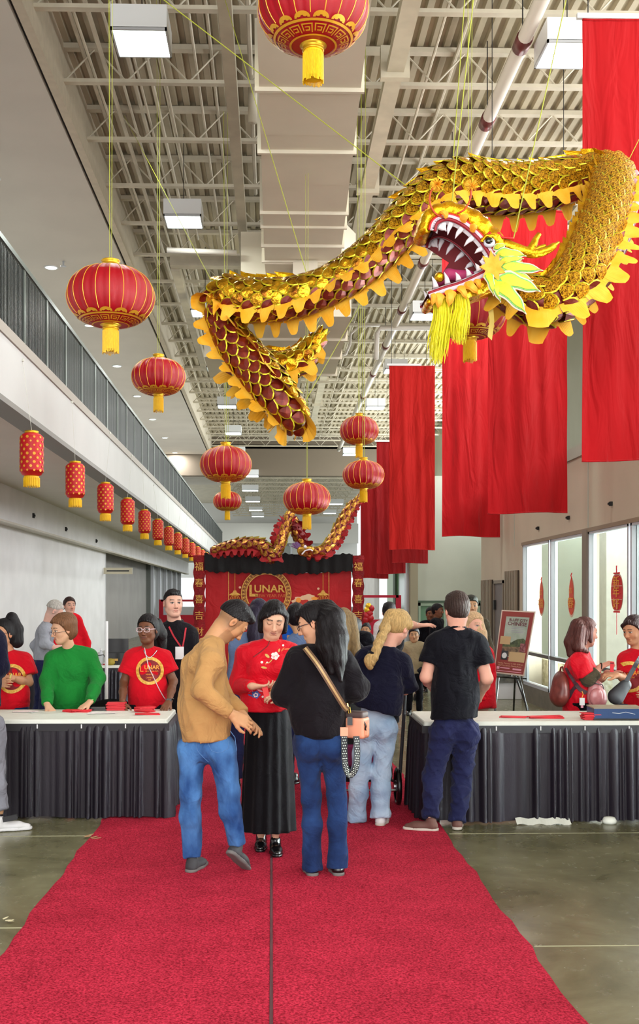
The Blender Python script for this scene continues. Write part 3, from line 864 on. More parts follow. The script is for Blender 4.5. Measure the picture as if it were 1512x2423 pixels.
# ------------------------------------------------------------------ organic shapes: smooth-union fields meshed with surface nets
def A(*p):
    return np.array(p, dtype=np.float64)
def nrm(v):
    v = np.asarray(v, dtype=np.float64)
    return v / (np.linalg.norm(v) + 1e-12)
def smin(a, b, k):
    if k <= 0: return np.minimum(a, b)
    h = np.maximum(k - np.abs(a - b), 0) / k
    return np.minimum(a, b) - h * h * k * 0.25
def smax(a, b, k):
    return -smin(-a, -b, k)
class F:
    """a list of shapes, evaluated in order"""
    def __init__(self, k=0.03):
        self.ops = []; self.k = k; self.disp = None; self.lo = None; self.hi = None; self.post = []
    def _bb(self, c, r):
        lo, hi = np.asarray(c) - r, np.asarray(c) + r
        self.lo = lo if self.lo is None else np.minimum(self.lo, lo)
        self.hi = hi if self.hi is None else np.maximum(self.hi, hi)
    def cap(self, a, b, ra, rb=None, k=None, sq=None, cuts=None, sub=False):
        a, b = np.asarray(a, float), np.asarray(b, float)
        rb = ra if rb is None else rb
        if not sub:
            self._bb(a, ra + 0.01); self._bb(b, rb + 0.01)
        self.ops.append(('c', a, b, ra, rb, self.k if k is None else k, sq, cuts, sub))
        return self
    def ell(self, c, r, k=None, R=None, sub=False):
        c = np.asarray(c, float); r = np.asarray(r, float) * np.ones(3)
        if not sub: self._bb(c, max(r) + 0.01)
        self.ops.append(('e', c, r, R, self.k if k is None else k, sub))
        return self
    def cut(self, p0, n, k=0.0):
        """remove what lies on the n side of p0"""
        self.ops.append(('p', np.asarray(p0, float), nrm(n), k))
        return self
    def fn(self, g, k=0.0):
        self.ops.append(('f', g, k)); return self
    def __call__(self, P):
        d = np.full(len(P), 9.0)
        for o in self.ops:
            if o[0] == 'c':
                _, a, b, ra, rb, k, sq, cuts, sub = o
                q = P - a
                ba = b - a
                f = 1.0
                if sq is not None:
                    n, s = sq
                    n = nrm(n)
                    q = q + np.outer(q @ n, n) * (1 / s - 1)
                    ba = ba + n * (ba @ n) * (1 / s - 1)
                    f = min(1.0, s) ** 0.5
                L2 = ba @ ba + 1e-12
                t = np.clip(q @ ba / L2, 0, 1)
                di = (np.linalg.norm(q - t[:, None] * ba, axis=1) - (ra + (rb - ra) * t)) * f
                if cuts:
                    for p0, n in cuts:
                        di = smax(di, (P - np.asarray(p0)) @ nrm(n), 0.006)
                d = smax(d, -di, k) if sub else smin(d, di, k)
            elif o[0] == 'e':
                _, c, r, R, k, sub = o
                q = P - c
                if R is not None: q = q @ R
                k0 = np.linalg.norm(q / r, axis=1)
                k1 = np.linalg.norm(q / (r * r), axis=1) + 1e-9
                di = k0 * (k0 - 1.0) / k1
                d = smax(d, -di, k) if sub else smin(d, di, k)
            elif o[0] == 'p':
                d = smax(d, (P - o[1]) @ o[2], o[3])
            else:
                d = o[1](P, d)
        if self.disp is not None: d = d + self.disp(P)
        return d
def surf(f, res, pad=0.03, lo=None, hi=None):
    lo = (f.lo if lo is None else lo) - pad
    hi = (f.hi if hi is None else hi) + pad
    B = 4
    n = np.ceil((hi - lo) / (res * B)).astype(int) + 1
    ax = [lo[i] + (np.arange(n[i]) + 0.5) * B * res - 0.5 * res for i in range(3)]
    G = np.stack(np.meshgrid(*ax, indexing='ij'), -1).reshape(-1, 3)
    dc = f(G).reshape(n)
    act = np.abs(dc) < B * res * 1.35 + 0.006
    D = np.repeat(np.repeat(np.repeat(dc, B, 0), B, 1), B, 2)
    M = np.repeat(np.repeat(np.repeat(act, B, 0), B, 1), B, 2)
    I = np.argwhere(M)
    D[M] = f(lo + I * res)
    S = D < 0
    N = D.shape
    # active cells
    c000 = S[:-1, :-1, :-1].astype(np.int8)
    tot = sum(S[i:N[0] - 1 + i, j:N[1] - 1 + j, k:N[2] - 1 + k].astype(np.int8) for i in (0, 1) for j in (0, 1) for k in (0, 1))
    cells = np.argwhere((tot > 0) & (tot < 8))
    idx = -np.ones((N[0] - 1, N[1] - 1, N[2] - 1), dtype=np.int64)
    idx[cells[:, 0], cells[:, 1], cells[:, 2]] = np.arange(len(cells))
    acc = np.zeros((len(cells), 3)); cnt = np.zeros(len(cells))
    cor = [(i, j, k) for i in (0, 1) for j in (0, 1) for k in (0, 1)]
    vals = {c: D[cells[:, 0] + c[0], cells[:, 1] + c[1], cells[:, 2] + c[2]] for c in cor}
    for c in cor:
        for axi in range(3):
            if c[axi] == 0:
                e = list(c); e[axi] = 1; e = tuple(e)
                a, b = vals[c], vals[e]
                x = (a < 0) != (b < 0)
                t = np.where(x, a / np.where(x, a - b, 1), 0)
                p = np.array(c, float)[None, :].repeat(len(cells), 0)
                p[:, axi] += t
                acc += p * x[:, None]; cnt += x
    verts = lo + (cells + acc / cnt[:, None]) * res
    quads = []
    for axi in range(3):
        s0 = [slice(None)] * 3; s1 = [slice(None)] * 3
        s0[axi] = slice(0, N[axi] - 1); s1[axi] = slice(1, N[axi])
        x = S[tuple(s0)] != S[tuple(s1)]
        E = np.argwhere(x)
        u, v = (axi + 1) % 3, (axi + 2) % 3
        ok = (E[:, u] > 0) & (E[:, v] > 0) & (E[:, u] < N[u] - 1) & (E[:, v] < N[v] - 1)
        E = E[ok]
        def cid(du, dv):
            C = E.copy(); C[:, u] -= du; C[:, v] -= dv
            return idx[C[:, 0], C[:, 1], C[:, 2]]
        q = np.stack([cid(0, 0), cid(1, 0), cid(1, 1), cid(0, 1)], 1)
        inside = S[E[:, 0], E[:, 1], E[:, 2]]
        q[~inside] = q[~inside][:, ::-1]
        quads.append(q)
    Q = np.concatenate(quads)
    Q = Q[(Q >= 0).all(1)]
    return verts, Q
def raw_obj(name, verts, quads, mats, parent=None, cols=None, smooth=True, base=None):
    me = bpy.data.meshes.new(name)
    v = np.asarray(verts, dtype=np.float32)
    if base is not None: v = v - np.asarray(base, dtype=np.float32)
    me.vertices.add(len(v)); me.vertices.foreach_set('co', v.ravel())
    q = np.asarray(quads, dtype=np.int32)
    me.loops.add(q.size); me.loops.foreach_set('vertex_index', q.ravel())
    me.polygons.add(len(q))
    me.polygons.foreach_set('loop_start', np.arange(0, q.size, q.shape[1], dtype=np.int32))
    me.update(calc_edges=True)
    me.polygons.foreach_set('use_smooth', [smooth] * len(q))
    if cols is not None:
        at = me.color_attributes.new('Col', 'FLOAT_COLOR', 'POINT')
        c = np.ones((len(v), 4), dtype=np.float32); c[:, :3] = cols
        at.data.foreach_set('color', c.ravel())
    for m in (mats if isinstance(mats, (list, tuple)) else [mats]): me.materials.append(m)
    o = bpy.data.objects.new(name, me)
    link(o, parent)
    return o
def cloth_disp(seed, amp, freq=16.0, vert=0.5):
    """folds: warped ridges; vert<1 stretches them along z, >1 makes them run across"""
    r = np.random.RandomState(seed)
    K = r.normal(size=(5, 3)); K /= np.linalg.norm(K, axis=1)[:, None]
    K[:, 2] *= vert
    ph = r.uniform(0, 6.28, 5); fr = freq * r.uniform(0.6, 1.7, 5)
    def g(P):
        w = 0.9 * np.sin(P @ K[0] * freq * 0.5 + ph[0]) + 0.7 * np.sin(P[:, 2] * freq * 0.37 + ph[1])
        s = np.zeros(len(P))
        for i in range(5):
            s += (1 - np.abs(np.sin(P @ K[i] * fr[i] + ph[i] + w))) ** 2
        return (s / 5 - 0.35) * -amp * 2.2
    return g
def rot_axes(yaw, pitch=0.0, roll=0.0):
    """head axes as columns (right, forward, up); yaw 0 looks along +Y, positive yaw turns to +X; pitch>0 looks down; roll>0 tips to the right"""
    y, p, r = math.radians(yaw), math.radians(pitch), math.radians(roll)
    f = A(math.sin(y) * math.cos(p), math.cos(y) * math.cos(p), -math.sin(p))
    rt = A(math.cos(y), -math.sin(y), 0)
    up = np.cross(rt, f)
    rt2 = rt * math.cos(r) - up * math.sin(r)
    up2 = up * math.cos(r) + rt * math.sin(r)
    return np.stack([rt2, f, up2], 1)

# ---- text as flat polygons
def text_mesh(body, size=1.0, align='CENTER', bold=0.0, spacing=1.0):
    cu = bpy.data.curves.new('txt', 'FONT')
    cu.body = body; cu.size = size; cu.align_x = align; cu.align_y = 'CENTER'; cu.offset = bold; cu.space_character = spacing
    cu.resolution_u = 3
    ob = bpy.data.objects.new('txt', cu)
    COL.objects.link(ob)
    dg = bpy.context.evaluated_depsgraph_get()
    ev = ob.evaluated_get(dg)
    me = ev.to_mesh()
    vs = [(v.co.x, v.co.y) for v in me.vertices]
    fs = [tuple(p.vertices) for p in me.polygons]
    ev.to_mesh_clear()
    bpy.data.objects.remove(ob); bpy.data.curves.remove(cu)
    return vs, fs
def flat_text(body, size, origin, ex, ey, material, parent=None, name='lettering', t=0.002, bold=0.0, sx=1.0, base=None, align='CENTER', shear=0.0):
    vs, fs = text_mesh(body, size, align, bold)
    ex, ey = Vector(ex).normalized(), Vector(ey).normalized()
    n = ex.cross(ey).normalized()
    o = Vector(origin) - (Vector(base) if base is not None else Vector((0, 0, 0)))
    mb = MB()
    mb.add([o + ex * ((a + b * shear) * sx) + ey * b + n * t for a, b in vs], fs)
    return mb.build(name, material, parent)
def project_on(bvh, vs2, fs, origin, ex, ey, off=0.003):
    """lay flat outline points on a curved surface; rays run along -(ex x ey)"""
    ex, ey = Vector(ex).normalized(), Vector(ey).normalized()
    n = ex.cross(ey).normalized()
    out, ok = [], []
    for a, b in vs2:
        p = Vector(origin) + ex * a + ey * b
        hit = bvh.ray_cast(p + n * 0.5, -n, 1.0)
        if hit[0] is None: out.append(p); ok.append(False)
        else: out.append(hit[0] + n * off); ok.append(True)
    fs2 = [f for f in fs if all(ok[i] for i in f)]
    return out, fs2
def ring2(r0, r1, n=40):
    vs = []
    for i in range(n):
        a = 2 * PI * i / n
        vs += [(r0 * math.cos(a), r0 * math.sin(a)), (r1 * math.cos(a), r1 * math.sin(a))]
    fs = [(2 * i, 2 * i + 1, (2 * i + 3) % (2 * n), (2 * i + 2) % (2 * n)) for i in range(n)]
    return vs, fs
# ------------------------------------------------------------------ people
M_skin = mat('skin', (200, 150, 120), 0.55, var=0.06, vscale=30, attr='Col', spec=0.35, sss=0.08)
M_hair = {}
def hair_mat(col):
    key = 'hair_%d_%d_%d' % col
    c2 = tuple(min(255, int(c * 1.25 + 4)) for c in col)
    return mat(key, col, 0.5, color2=c2, vscale=30, stretch=(4, 4, 0.5), bump=0.004, bscale=60, spec=0.18)
def lin(c): return np.array(srgb(*c)[:3])

def head_field(H, neck_local, nk=1.0, female=False):
    f = F(0.03)
    f.ell((0, -.012, .03), (.079, .094, .088))
    f.ell((0, .022, -.03), (.066 if not female else .063, .064, .083), k=.03)
    f.ell((0, .057, -.098 if not female else -.095), (.026 if not female else .02, .022, .02), k=.03)
    for s in (-1, 1):
        f.cap((s * .05, .0, -.055), (s * .022, .048, -.092), .02 if not female else .016, .016, k=.03)
        f.ell((s * .036, .053, -.026), (.026, .022, .026), k=.02)
    f.cap((-.034, .074, .03), (.034, .074, .03), .012, k=.02)
    for s in (-1, 1):
        f.ell((s * .031, .097, .008), (.02, .015, .011), k=.012, sub=True)
        f.ell((s * .031, .0735, .006), (.0145, .0135, .0125), k=.003)
        f.cap((s * .018, .083, .0165), (s * .044, .077, .0155), .004, k=.005)
    f.cap((0, .082, .014), (0, .1, -.028), .008, .0115, k=.012)
    f.ell((0, .104, -.031), .0115, k=.006)
    for s in (-1, 1):
        f.ell((s * .0125, .093, -.036), .0082, k=.006)
    f.cap((-.019, .079, -.0585), (.019, .079, -.0585), .0062, k=.006)
    f.cap((-.016, .079, -.0685), (.016, .079, -.0685), .0072, k=.006)
    for s in (-1, 1):
        f.ell((s * .08, -.01, -.004), (.009, .019, .031), k=.006)
        f.ell((s * .089, -.006, -.002), (.006, .01, .018), k=.004, sub=True)
    f.cap((0, -.02, -.06), neck_local, .052 * nk, .06 * nk, k=.03)
    return f
def head_colors(P, tone, hairc, fade=False, look='open', smile=0.0, lips=None, scalp=False, beard=False):
    n = len(P)
    base = lin(tone)
    C = np.tile(base, (n, 1))
    x, y, z = np.abs(P[:, 0]), P[:, 1], P[:, 2]
    def blend(m, col, w=1.0):
        m = np.clip(m, 0, 1)[:, None] * w
        C[:] = C * (1 - m) + np.asarray(col) * m
    front = y > .03
    red = base * np.array([1.12, .72, .68])
    blend(np.exp(-(((x - .036) / .024) ** 2 + ((z + .028) / .022) ** 2)) * front, red, .2)
    blend(np.exp(-((x / .016) ** 2 + ((z + .03) / .02) ** 2)) * (y > .085), red, .2)
    blend((x > .072) * 1.0, red, .3)
    hc = lin(hairc)
    zc = z + .063 - smile * (x / .024) ** 2 * .01
    lip = lin(lips) if lips else base * np.array([.85, .45, .45])
    blend(((x / .021) ** 2 + (zc / .0088) ** 2 < 1) * (y > .06), lip, .7)
    blend((np.abs(zc) < .002) * (x < .023) * (y > .06), base * .16, .9)
    bz = .0335 - ((x - .026) / .03) ** 2 * .005 + (x - .03) * .05
    blend((x > .012) * (x < .05) * (np.abs(z - bz) < .0042) * (y > .045), hc, .85)
    dx_, dz = (x - .031) / .0155, (z - .006) / .0066
    eye = (dx_ ** 2 + dz ** 2 < 1) & (y > .055)
    if look == 'open':
        blend(eye * 1.0, (.62, .58, .55))
        ir = ((x - .031) ** 2 + (z - .006) ** 2 < .0078 ** 2) & (np.abs(z - .006) < .0062) & (y > .055)
        blend(ir * 1.0, (.02, .012, .008))
        blend((np.abs(dx_) < 1.1) * (dz > .62 - .45 * dx_ ** 2) * (dz < 1.3 - .45 * dx_ ** 2) * (y > .055), (.015, .01, .01), .9)
    else:
        blend((np.abs(dx_) < 1.15) * (np.abs(dz + .45 - .5 * dx_ ** 2) < .34) * (y > .055), (.02, .012, .01), .9)
    blend(((x - .009) ** 2 + (z + .0425) ** 2 < .0042 ** 2) * (y > .085), base * .15, .9)
    if fade:
        m = np.clip((z + .085) / .06, 0, 1) * (y < .03 + z * .1) * (x < .0845)
        blend(m * (y < .045), base * .35 + hc * .5, .75)
    if beard:
        blend((z < -.05) * (y > .0) * ((x / .026) ** 2 + (zc / .013) ** 2 > 1), hc * .6 + base * .35, .4)
    return C

HAIRLINES = {
    'short': ([-.2, -.09, -.05, -.012, .012, .03, .055, .085, .12], [-.07, -.065, -.06, -.03, .0, .035, .06, .078, .082]),
    'crop':  ([-.2, -.09, -.05, -.012, .012, .03, .055, .085, .12], [.0, .0, .01, .018, .03, .05, .07, .078, .082]),
    'full':  ([-.2, -.09, -.05, -.02, .0, .02, .05, .08, .12], [-.12, -.12, -.12, -.1, -.06, .01, .06, .08, .084]),
}
def hair_field(style, Rl, extra=None, seed=1):
    """head-local hair; Rl maps world vectors into head space"""
    f = F(.02)
    th = {'crop': .006, 'short': .016}.get(style.split('_')[0], .014)
    f.ell((0, -.016, .036), (.077 + th * .75, .097 + th, .09 + th))
    if 'bob' in style or 'wavy' in style or 'long' in style or 'mid' in style:
        f.ell((0, -.04, -.01), (.088, .075, .1))
    if 'short' in style:
        f.ell((0, -.055, -.01), (.066, .052, .062), k=.02)
    hl = HAIRLINES['full' if any(s in style for s in ('bob', 'long', 'wavy', 'mid', 'pony', 'bun', 'full')) else ('crop' if 'crop' in style else 'short')]
    def cutf(P, d):
        hz = np.interp(P[:, 1], hl[0], hl[1])
        return smax(d, (hz - P[:, 2]) * .75, .006)
    f.fn(cutf)
    if 'side' in style:     # swept fringe
        f.cap((-.015, .07, .098), (.05, .072, .062), .017, .013, k=.015)
        f.cap((.05, .072, .062), (.08, .03, .02), .014, .012, k=.015)
        f.cap((-.02, .06, .1), (-.08, .03, .045), .015, .01, k=.015)
    if 'fringe' in style:
        f.cap((-.045, .078, .06), (.045, .078, .06), .017, k=.012)
    if 'quiff' in style:
        f.cap((-.03, .06, .1), (.035, .068, .096), .018, .015, k=.02)
    if 'top' in style:
        f.ell((0, .0, .1), (.07, .085, .035), k=.02)
    if 'bob' in style:
        for s in (-1, 1):
            f.cap((s * .08, .0, .04), (s * .083, .012, -.07), .022, .016, k=.02)
            f.cap((s * .075, -.04, .0), (s * .07, -.045, -.09), .03, .024, k=.02)
        f.cap((-.05, -.075, -.03), (.05, -.075, -.03), .035, k=.02)
        f.cap((-.05, -.07, -.08), (.05, -.07, -.08), .028, k=.02)
    if 'mid' in style:      # volume short cut
        f.ell((0, -.03, .055), (.102, .115, .092), k=.02)
        f.fn(cutf)
        f.ell((0, -.08, -.02), (.075, .05, .07), k=.02)
    for e in (extra or []):
        pts, rs = e
        for i in range(len(pts) - 1):
            f.cap(pts[i], pts[i + 1], rs[i], rs[i + 1], k=.015)
    r = np.random.RandomState(seed)
    p1, p2 = r.uniform(0, 6, 2)
    def disp(P):
        az = np.arctan2(P[:, 0], P[:, 1] + .02)
        w = np.sin(P[:, 2] * 55 + p1) * .35 + np.sin(P[:, 2] * 23 + az * 3 + p2) * .6
        return np.sin(az * 34 + w * 2) * .0016 + np.sin(az * 71 + w * 3 + P[:, 2] * 30) * .0009 + np.sin(P[:, 0] * 130 + w) * .0009 * (P[:, 2] > .08)
    f.disp = disp
    return f

def hand_ops(f, O, R, thumb, curl, sc=1.0, spread=1.0, tcurl=0.3):
    """R columns: x side, y along fingers, z back of hand; thumb = +1/-1 side"""
    W = lambda p: O + R @ (np.array(p) * sc)
    nz = R[:, 2]
    f.cap(W((0, -.03, 0)), W((0, .02, 0)), .025 * sc, .025 * sc, k=.02, sq=(nz, .72))
    xs = [.030, .0105, -.0095, -.028]; ys = [.086, .091, .087, .078]; Ls = [.07, .079, .072, .056]
    curls = curl if isinstance(curl, (list, tuple)) else [curl] * 4
    for i in range(4):
        x0 = xs[i] * thumb
        f.cap(W((x0 * .6, .012, 0)), W((x0, ys[i] - .006, .0)), .0145 * sc, .0118 * sc, k=.012, sq=(nz, .85))
    for i in range(4):
        x0 = xs[i] * thumb
        p = A(x0, ys[i], 0)
        ang = math.radians(8 + 62 * curls[i]); sp = math.radians((1.5 - i) * 4 * spread) * thumb
        acc = ang * .55
        r0 = .0092 if i < 3 else .0082
        for j, fr in enumerate((.45, .31, .24)):
            d = A(math.sin(sp) * math.cos(acc), math.cos(sp) * math.cos(acc), -math.sin(acc))
            q = p + d * Ls[i] * fr
            f.cap(W(p), W(q), r0 * sc, (r0 - .0008) * sc, k=.0045)
            p = q; r0 -= .0008; acc += ang
    t0, t1 = A(.026 * thumb, .018, -.004), A(.048 * thumb, .05, -.014)
    t2 = t1 + A((.014 - .02 * tcurl) * thumb, .026, -.006 - .012 * tcurl)
    t3 = t2 + A((.006 - .026 * tcurl) * thumb, .024, -.004 - .008 * tcurl)
    f.cap(W(t0), W(t1), .015 * sc, .0118 * sc, k=.014)
    f.cap(W(t1), W(t2), .0115 * sc, .0102 * sc, k=.005)
    f.cap(W(t2), W(t3), .0102 * sc, .0086 * sc, k=.005)
def hand_axes(y, z):
    y = nrm(y); z = np.asarray(z, float); z = nrm(z - y * (z @ y)); x = np.cross(y, z)
    return np.stack([x, y, z], 1)

def stand(X, Y, H, face, lean=0.0, z0=0.0, wide=1.0):
    a = math.radians(face)
    f = A(math.sin(a), math.cos(a), 0); r = A(math.cos(a), -math.sin(a), 0); u = A(0, 0, 1)
    b = A(X, Y, z0)
    J = {'f': f, 'r': r, 'face': face, 'H': H}
    def at(x, y, z): return b + r * x * H * wide + f * (y + lean * max(0, z - .52)) * H + u * z * H
    J['pel'] = at(0, 0, .53); J['wst'] = at(0, 0, .61); J['cht'] = at(0, 0, .74); J['nck'] = at(0, -.005, .83)
    J['head'] = at(0, .012, .928)
    for s, n in ((1, 'R'), (-1, 'L')):
        J['s' + n] = at(s * .098, 0, .805)
        J['e' + n] = at(s * .135, -.01, .63)
        J['w' + n] = at(s * .13, .04, .49)
        J['h' + n] = at(s * .052, 0, .50)
        J['k' + n] = at(s * .058, .005, .285)
        J['a' + n] = at(s * .06, -.01, .055)
    return J

def person(label, J, top, bottom, shoes=None, tone=(205, 160, 130), hair=('short', (30, 24, 22)), look=(None, 0, 0), eyes='open',
           hands=None, girth=1.0, res=.012, hres=.0042, female=False, fade=False, smile=0.0, lips=None, extra_hair=None, world_hair=None, group=None,
           feet=None, name='person', hs=None, seed=1, beard=False, bust=False, fine_arm=.0055):
    H = J['H']; f, r = J['f'], J['r']
    base = A((J['aL'][0] + J['aR'][0]) / 2, (J['aL'][1] + J['aR'][1]) / 2, min(J['aL'][2], J['aR'][2]) * 0)
    root = thing(name, label, 'person', tuple(base), group=group)
    hs = hs or (H / 1.7) ** .5
    yaw, pitch, roll = look
    if yaw is None: yaw = J['face']
    R = rot_axes(yaw, pitch, roll)
    hc = J['head']
    toL = lambda p: (R.T @ (np.asarray(p) - hc)) / hs
    out = {'root': root, 'R': R, 'hc': hc, 'hs': hs, 'base': base}
    vs, qs, cs = [], [], []
    def push(v, q, c):
        off = sum(len(a) for a in vs)
        vs.append(v); qs.append(q + off); cs.append(c)
    # head with neck
    hf = head_field(1, toL(J['nck'] - A(0, 0, .03)), nk=.92 if female else 1.06, female=female)
    v, q = surf(hf, hres / hs)
    c = head_colors(v, tone, hair[1], fade=fade, look=eyes, smile=smile, lips=lips, beard=beard)
    push(hc + (v * hs) @ R.T, q, c)
    # core body under the clothes
    cf = F(.05)
    hf_ = min(1.0, H / 1.5)
    g = girth * hf_
    cf.cap(J['pel'], J['wst'], .085 * g, .075 * g, sq=(f, .7)); cf.cap(J['wst'], J['cht'], .075 * g, .08 * g, sq=(f, .7))
    cf.cap(J['cht'], J['nck'], .06, .04)
    for s in 'LR':
        cf.cap(J['cht'], J['s' + s], .05 * hf_, .035 * hf_); cf.cap(J['h' + s], J['k' + s], .06 * hf_, .042 * hf_); cf.cap(J['k' + s], J['a' + s], .042 * hf_, .028 * hf_)
        cf.cap(J['s' + s], J['e' + s], .034, .028)
    v, q = surf(cf, .024)
    push(v, q, np.tile(lin(tone), (len(v), 1)))
    # arms and hands
    hands = hands or {}
    for s in 'LR':
        hd = hands.get(s, {})
        if hd.get('skip'): continue
        w, e = J['w' + s], J['e' + s]
        d = nrm(hd.get('dir', w - e)); bk = hd.get('back', r * (1 if s == 'R' else -1) + f * .3)
        Rh = hand_axes(d, bk)
        # thumb on the side nearer the body front
        th = hd.get('thumb')
        if th is None: th = 1 if (Rh[:, 0] @ (f + A(0, 0, .3))) > 0 else -1
        af = F(.012)
        sc = hd.get('sc', (1.0 if not female else .92) * (H / 1.7))
        af.cap(e, e + (w - e) * .45, .041 * sc, .038 * sc, k=.02); af.cap(e + (w - e) * .45, w, .038 * sc, .026 * sc, k=.02)
        if top.get('sleeve', 'long') != 'long': af.cap(J['s' + s], e, .046 * sc * min(g, 1.1), .041 * sc, k=.02)
        hand_ops(af, w + d * .012, Rh, th, hd.get('curl', .45), sc, hd.get('spread', 1.0), hd.get('tcurl', .3))
        v, q = surf(af, fine_arm)
        cc = np.tile(lin(tone), (len(v), 1))
        push(v, q, cc)
    body = raw_obj('body', np.concatenate(vs), np.concatenate(qs), M_skin, root, np.concatenate(cs), base=base)
    out['body'] = body
    # hair
    if hair[0] != 'none':
        ex = list(extra_hair or [])
        for pts, rs in (world_hair or []):
            ex.append(([toL(p) for p in pts], [x / hs for x in rs]))
        hfld = hair_field(hair[0], R.T, ex, seed)
        v, q = surf(hfld, max(hres * 1.15, .0045) / hs)
        raw_obj('hair', hc + (v * hs) @ R.T, q, hair_mat(hair[1]), root, base=base)
    # top
    tf = F(.05)
    tg = top.get('girth', g); sw = top.get('sw', 1.0) * hf_
    dep = top.get('depth', .68)
    tf.cap(J['pel'] - A(0, 0, .06), J['wst'], top.get('rh', .155) * tg, top.get('rw', .145) * tg, sq=(f, dep + .05), k=.06)
    tf.cap(J['wst'], J['cht'], top.get('rw', .145) * tg, top.get('rc', .15) * tg, sq=(f, dep), k=.06)
    tf.cap(J['cht'] + (J['sL'] - J['cht']) * .62, J['cht'] + (J['sR'] - J['cht']) * .62, .085 * sw, k=.06, sq=(f, .85))
    tf.cap(J['sL'], J['sR'], .056 * sw, k=.06)
    tf.cap(J['nck'] - A(0, 0, .03), J['cht'], .058 * hf_, .08 * hf_, k=.05)
    for s in 'LR': tf.cap(J['nck'] - A(0, 0, .045), J['nck'] * .42 + J['s' + s] * .58 + A(0, 0, .004), .05 * hf_, .05 * sw, k=.05)
    if top.get('belly'):
        tf.ell(J['wst'] + f * .05, (.14 * tg, .13 * tg, .15), k=.06)
    if bust:
        for s in (-1, 1): tf.ell(J['cht'] + r * s * .065 + f * .075 - A(0, 0, .0), (.062, .055, .065), k=.05)
    sl = top.get('sleeve', 'long')
    for s in 'LR':
        S, E, W = J['s' + s], J['e' + s], J['w' + s]
        ra, rb, rc = [x * hf_ for x in top.get('arm', (.062, .056, .04))]
        if sl == 'long':
            W2 = E + (W - E) * top.get('cuff', .97)
            tf.cap(S, E, ra, rb, k=.03)
            tf.cap(E, W2, rb, rc, k=.02, cuts=[(W2, W - E)])
            if top.get('cuffr'): tf.cap(E + (W - E) * .86, W2, top['cuffr'], top['cuffr'], k=.006, cuts=[(W2, W - E)])
        else:
            E2 = S + (E - S) * sl
            tf.cap(S, E2, ra, rb + .012, k=.03, cuts=[(E2, E - S)])
    hem = J['pel'] + A(0, 0, top.get('hem', -.08))
    tf.cut(hem, top.get('hemn', A(0, 0, -1)))
    tf.disp = cloth_disp(seed + 3, top.get('fold', .006) * 1.5, top.get('ff', 15), top.get('fv', .5))
    v, q = surf(tf, res)
    tob = raw_obj(top.get('name', 'shirt'), v, q, top['mat'], root, base=base)
    out['top'] = tob
    out['bvh'] = BVHTree.FromPolygons([tuple(p) for p in v], [tuple(x) for x in q.tolist()])
    if top.get('collar', True):
        cr = .064 * (0.92 if female else 1.05) * hf_
        cpts = []
        fn_ = A(*(R[:, 1])) if False else f
        nc = J['nck'] + A(0, 0, top.get('collar_z', .012))
        for i in range(20):
            an = 2 * PI * i / 20
            p = nc + r * math.cos(an) * cr + f * math.sin(an) * cr * .95 - A(0, 0, .022 + .022 * math.sin(an))
            cpts.append(p - base - A(0, 0, .006))
        cpts.append(cpts[0])
        MB().tube(cpts, top.get('collar_r', .0085), 8).build('collar', top.get('cmat', top['mat']), root, smooth=True)
    if top.get('band'):   # ribbed waistband
        bf = F(.02); rr_ = top.get('rh', .155) * tg
        bf.cap(hem + A(0, 0, .012), hem + A(0, 0, .05), rr_ * .97, rr_ * .97, sq=(f, dep + .05))
        bf.cut(hem - A(0, 0, .012), A(0, 0, -1)); bf.cut(hem + A(0, 0, .055), A(0, 0, 1))
        v, q = surf(bf, res); raw_obj('waistband', v, q, top.get('bmat', top['mat']), root, base=base)
    # bottom
    kind = bottom.get('kind', 'pants')
    pf = F(.03)
    bg = bottom.get('girth', g)
    if kind == 'pants':
        rt, rk, ra_ = [x * hf_ for x in bottom.get('leg', (.092, .066, .06))]
        wz = J['pel'] + A(0, 0, .07)
        pf.cap(J['hL'] + A(0, 0, .03), J['hR'] + A(0, 0, .03), .1 * bg, k=.05, sq=(f, .95))
        pf.cap(J['pel'], wz, .135 * bg, .13 * bg, k=.04, sq=(f, .72))
        if bottom.get('seat', True):
            for s in 'LR': pf.ell(J['h' + s] - f * .045 + A(0, 0, .0), (.078 * bg, .08 * bg, .085 * bg), k=.04)
        for s in 'LR':
            hm = J['k' + s] + (J['a' + s] - J['k' + s]) * bottom.get('hemf', 1.0)
            pf.cap(J['h' + s], J['k' + s], rt * bg, rk, k=.02)
            mid = J['k' + s] + (hm - J['k' + s]) * .35
            pf.cap(J['k' + s], mid - f * .012, rk, rk * .98 + .0, k=.03)
            pf.cap(mid - f * .012, hm, rk * .97, ra_, k=.03, cuts=[(hm, J['a' + s] - J['k' + s])])
            if bottom.get('cuff'): pf.cap(hm + (J['k' + s] - hm) * .1, hm, ra_ + .008, ra_ + .008, k=.004, cuts=[(hm, J['a' + s] - J['k' + s])])
        pf.cut(wz + A(0, 0, .04), A(0, 0, 1))
        pf.disp = cloth_disp(seed + 11, bottom.get('fold', .005) * 1.5, bottom.get('ff', 20), bottom.get('fv', 1.4))
        pad = .03
    else:
        zt, zb = J['pel'][2] + .1, bottom.get('hem', .3)
        rt, rb = bottom.get('r', (.13, .24))
        c0 = (J['hL'] + J['hR']) / 2
        nf = bottom.get('nf', 13); fa = bottom.get('fa', .018)
        def sk(P, d):
            t = np.clip((zt - P[:, 2]) / (zt - zb), 0, 1)
            q = P - c0
            lx = q @ r; ly = (q @ f) / .78
            rad = np.sqrt(lx ** 2 + ly ** 2)
            az = np.arctan2(ly, lx)
            rr2 = rt + (rb - rt) * t ** .8 + fa * t ** .6 * np.sin(az * nf + 1.2 * np.sin(az * 3 + 1) + t * .8)
            return np.maximum(np.maximum((rad - rr2) * .8, P[:, 2] - zt), zb - P[:, 2])
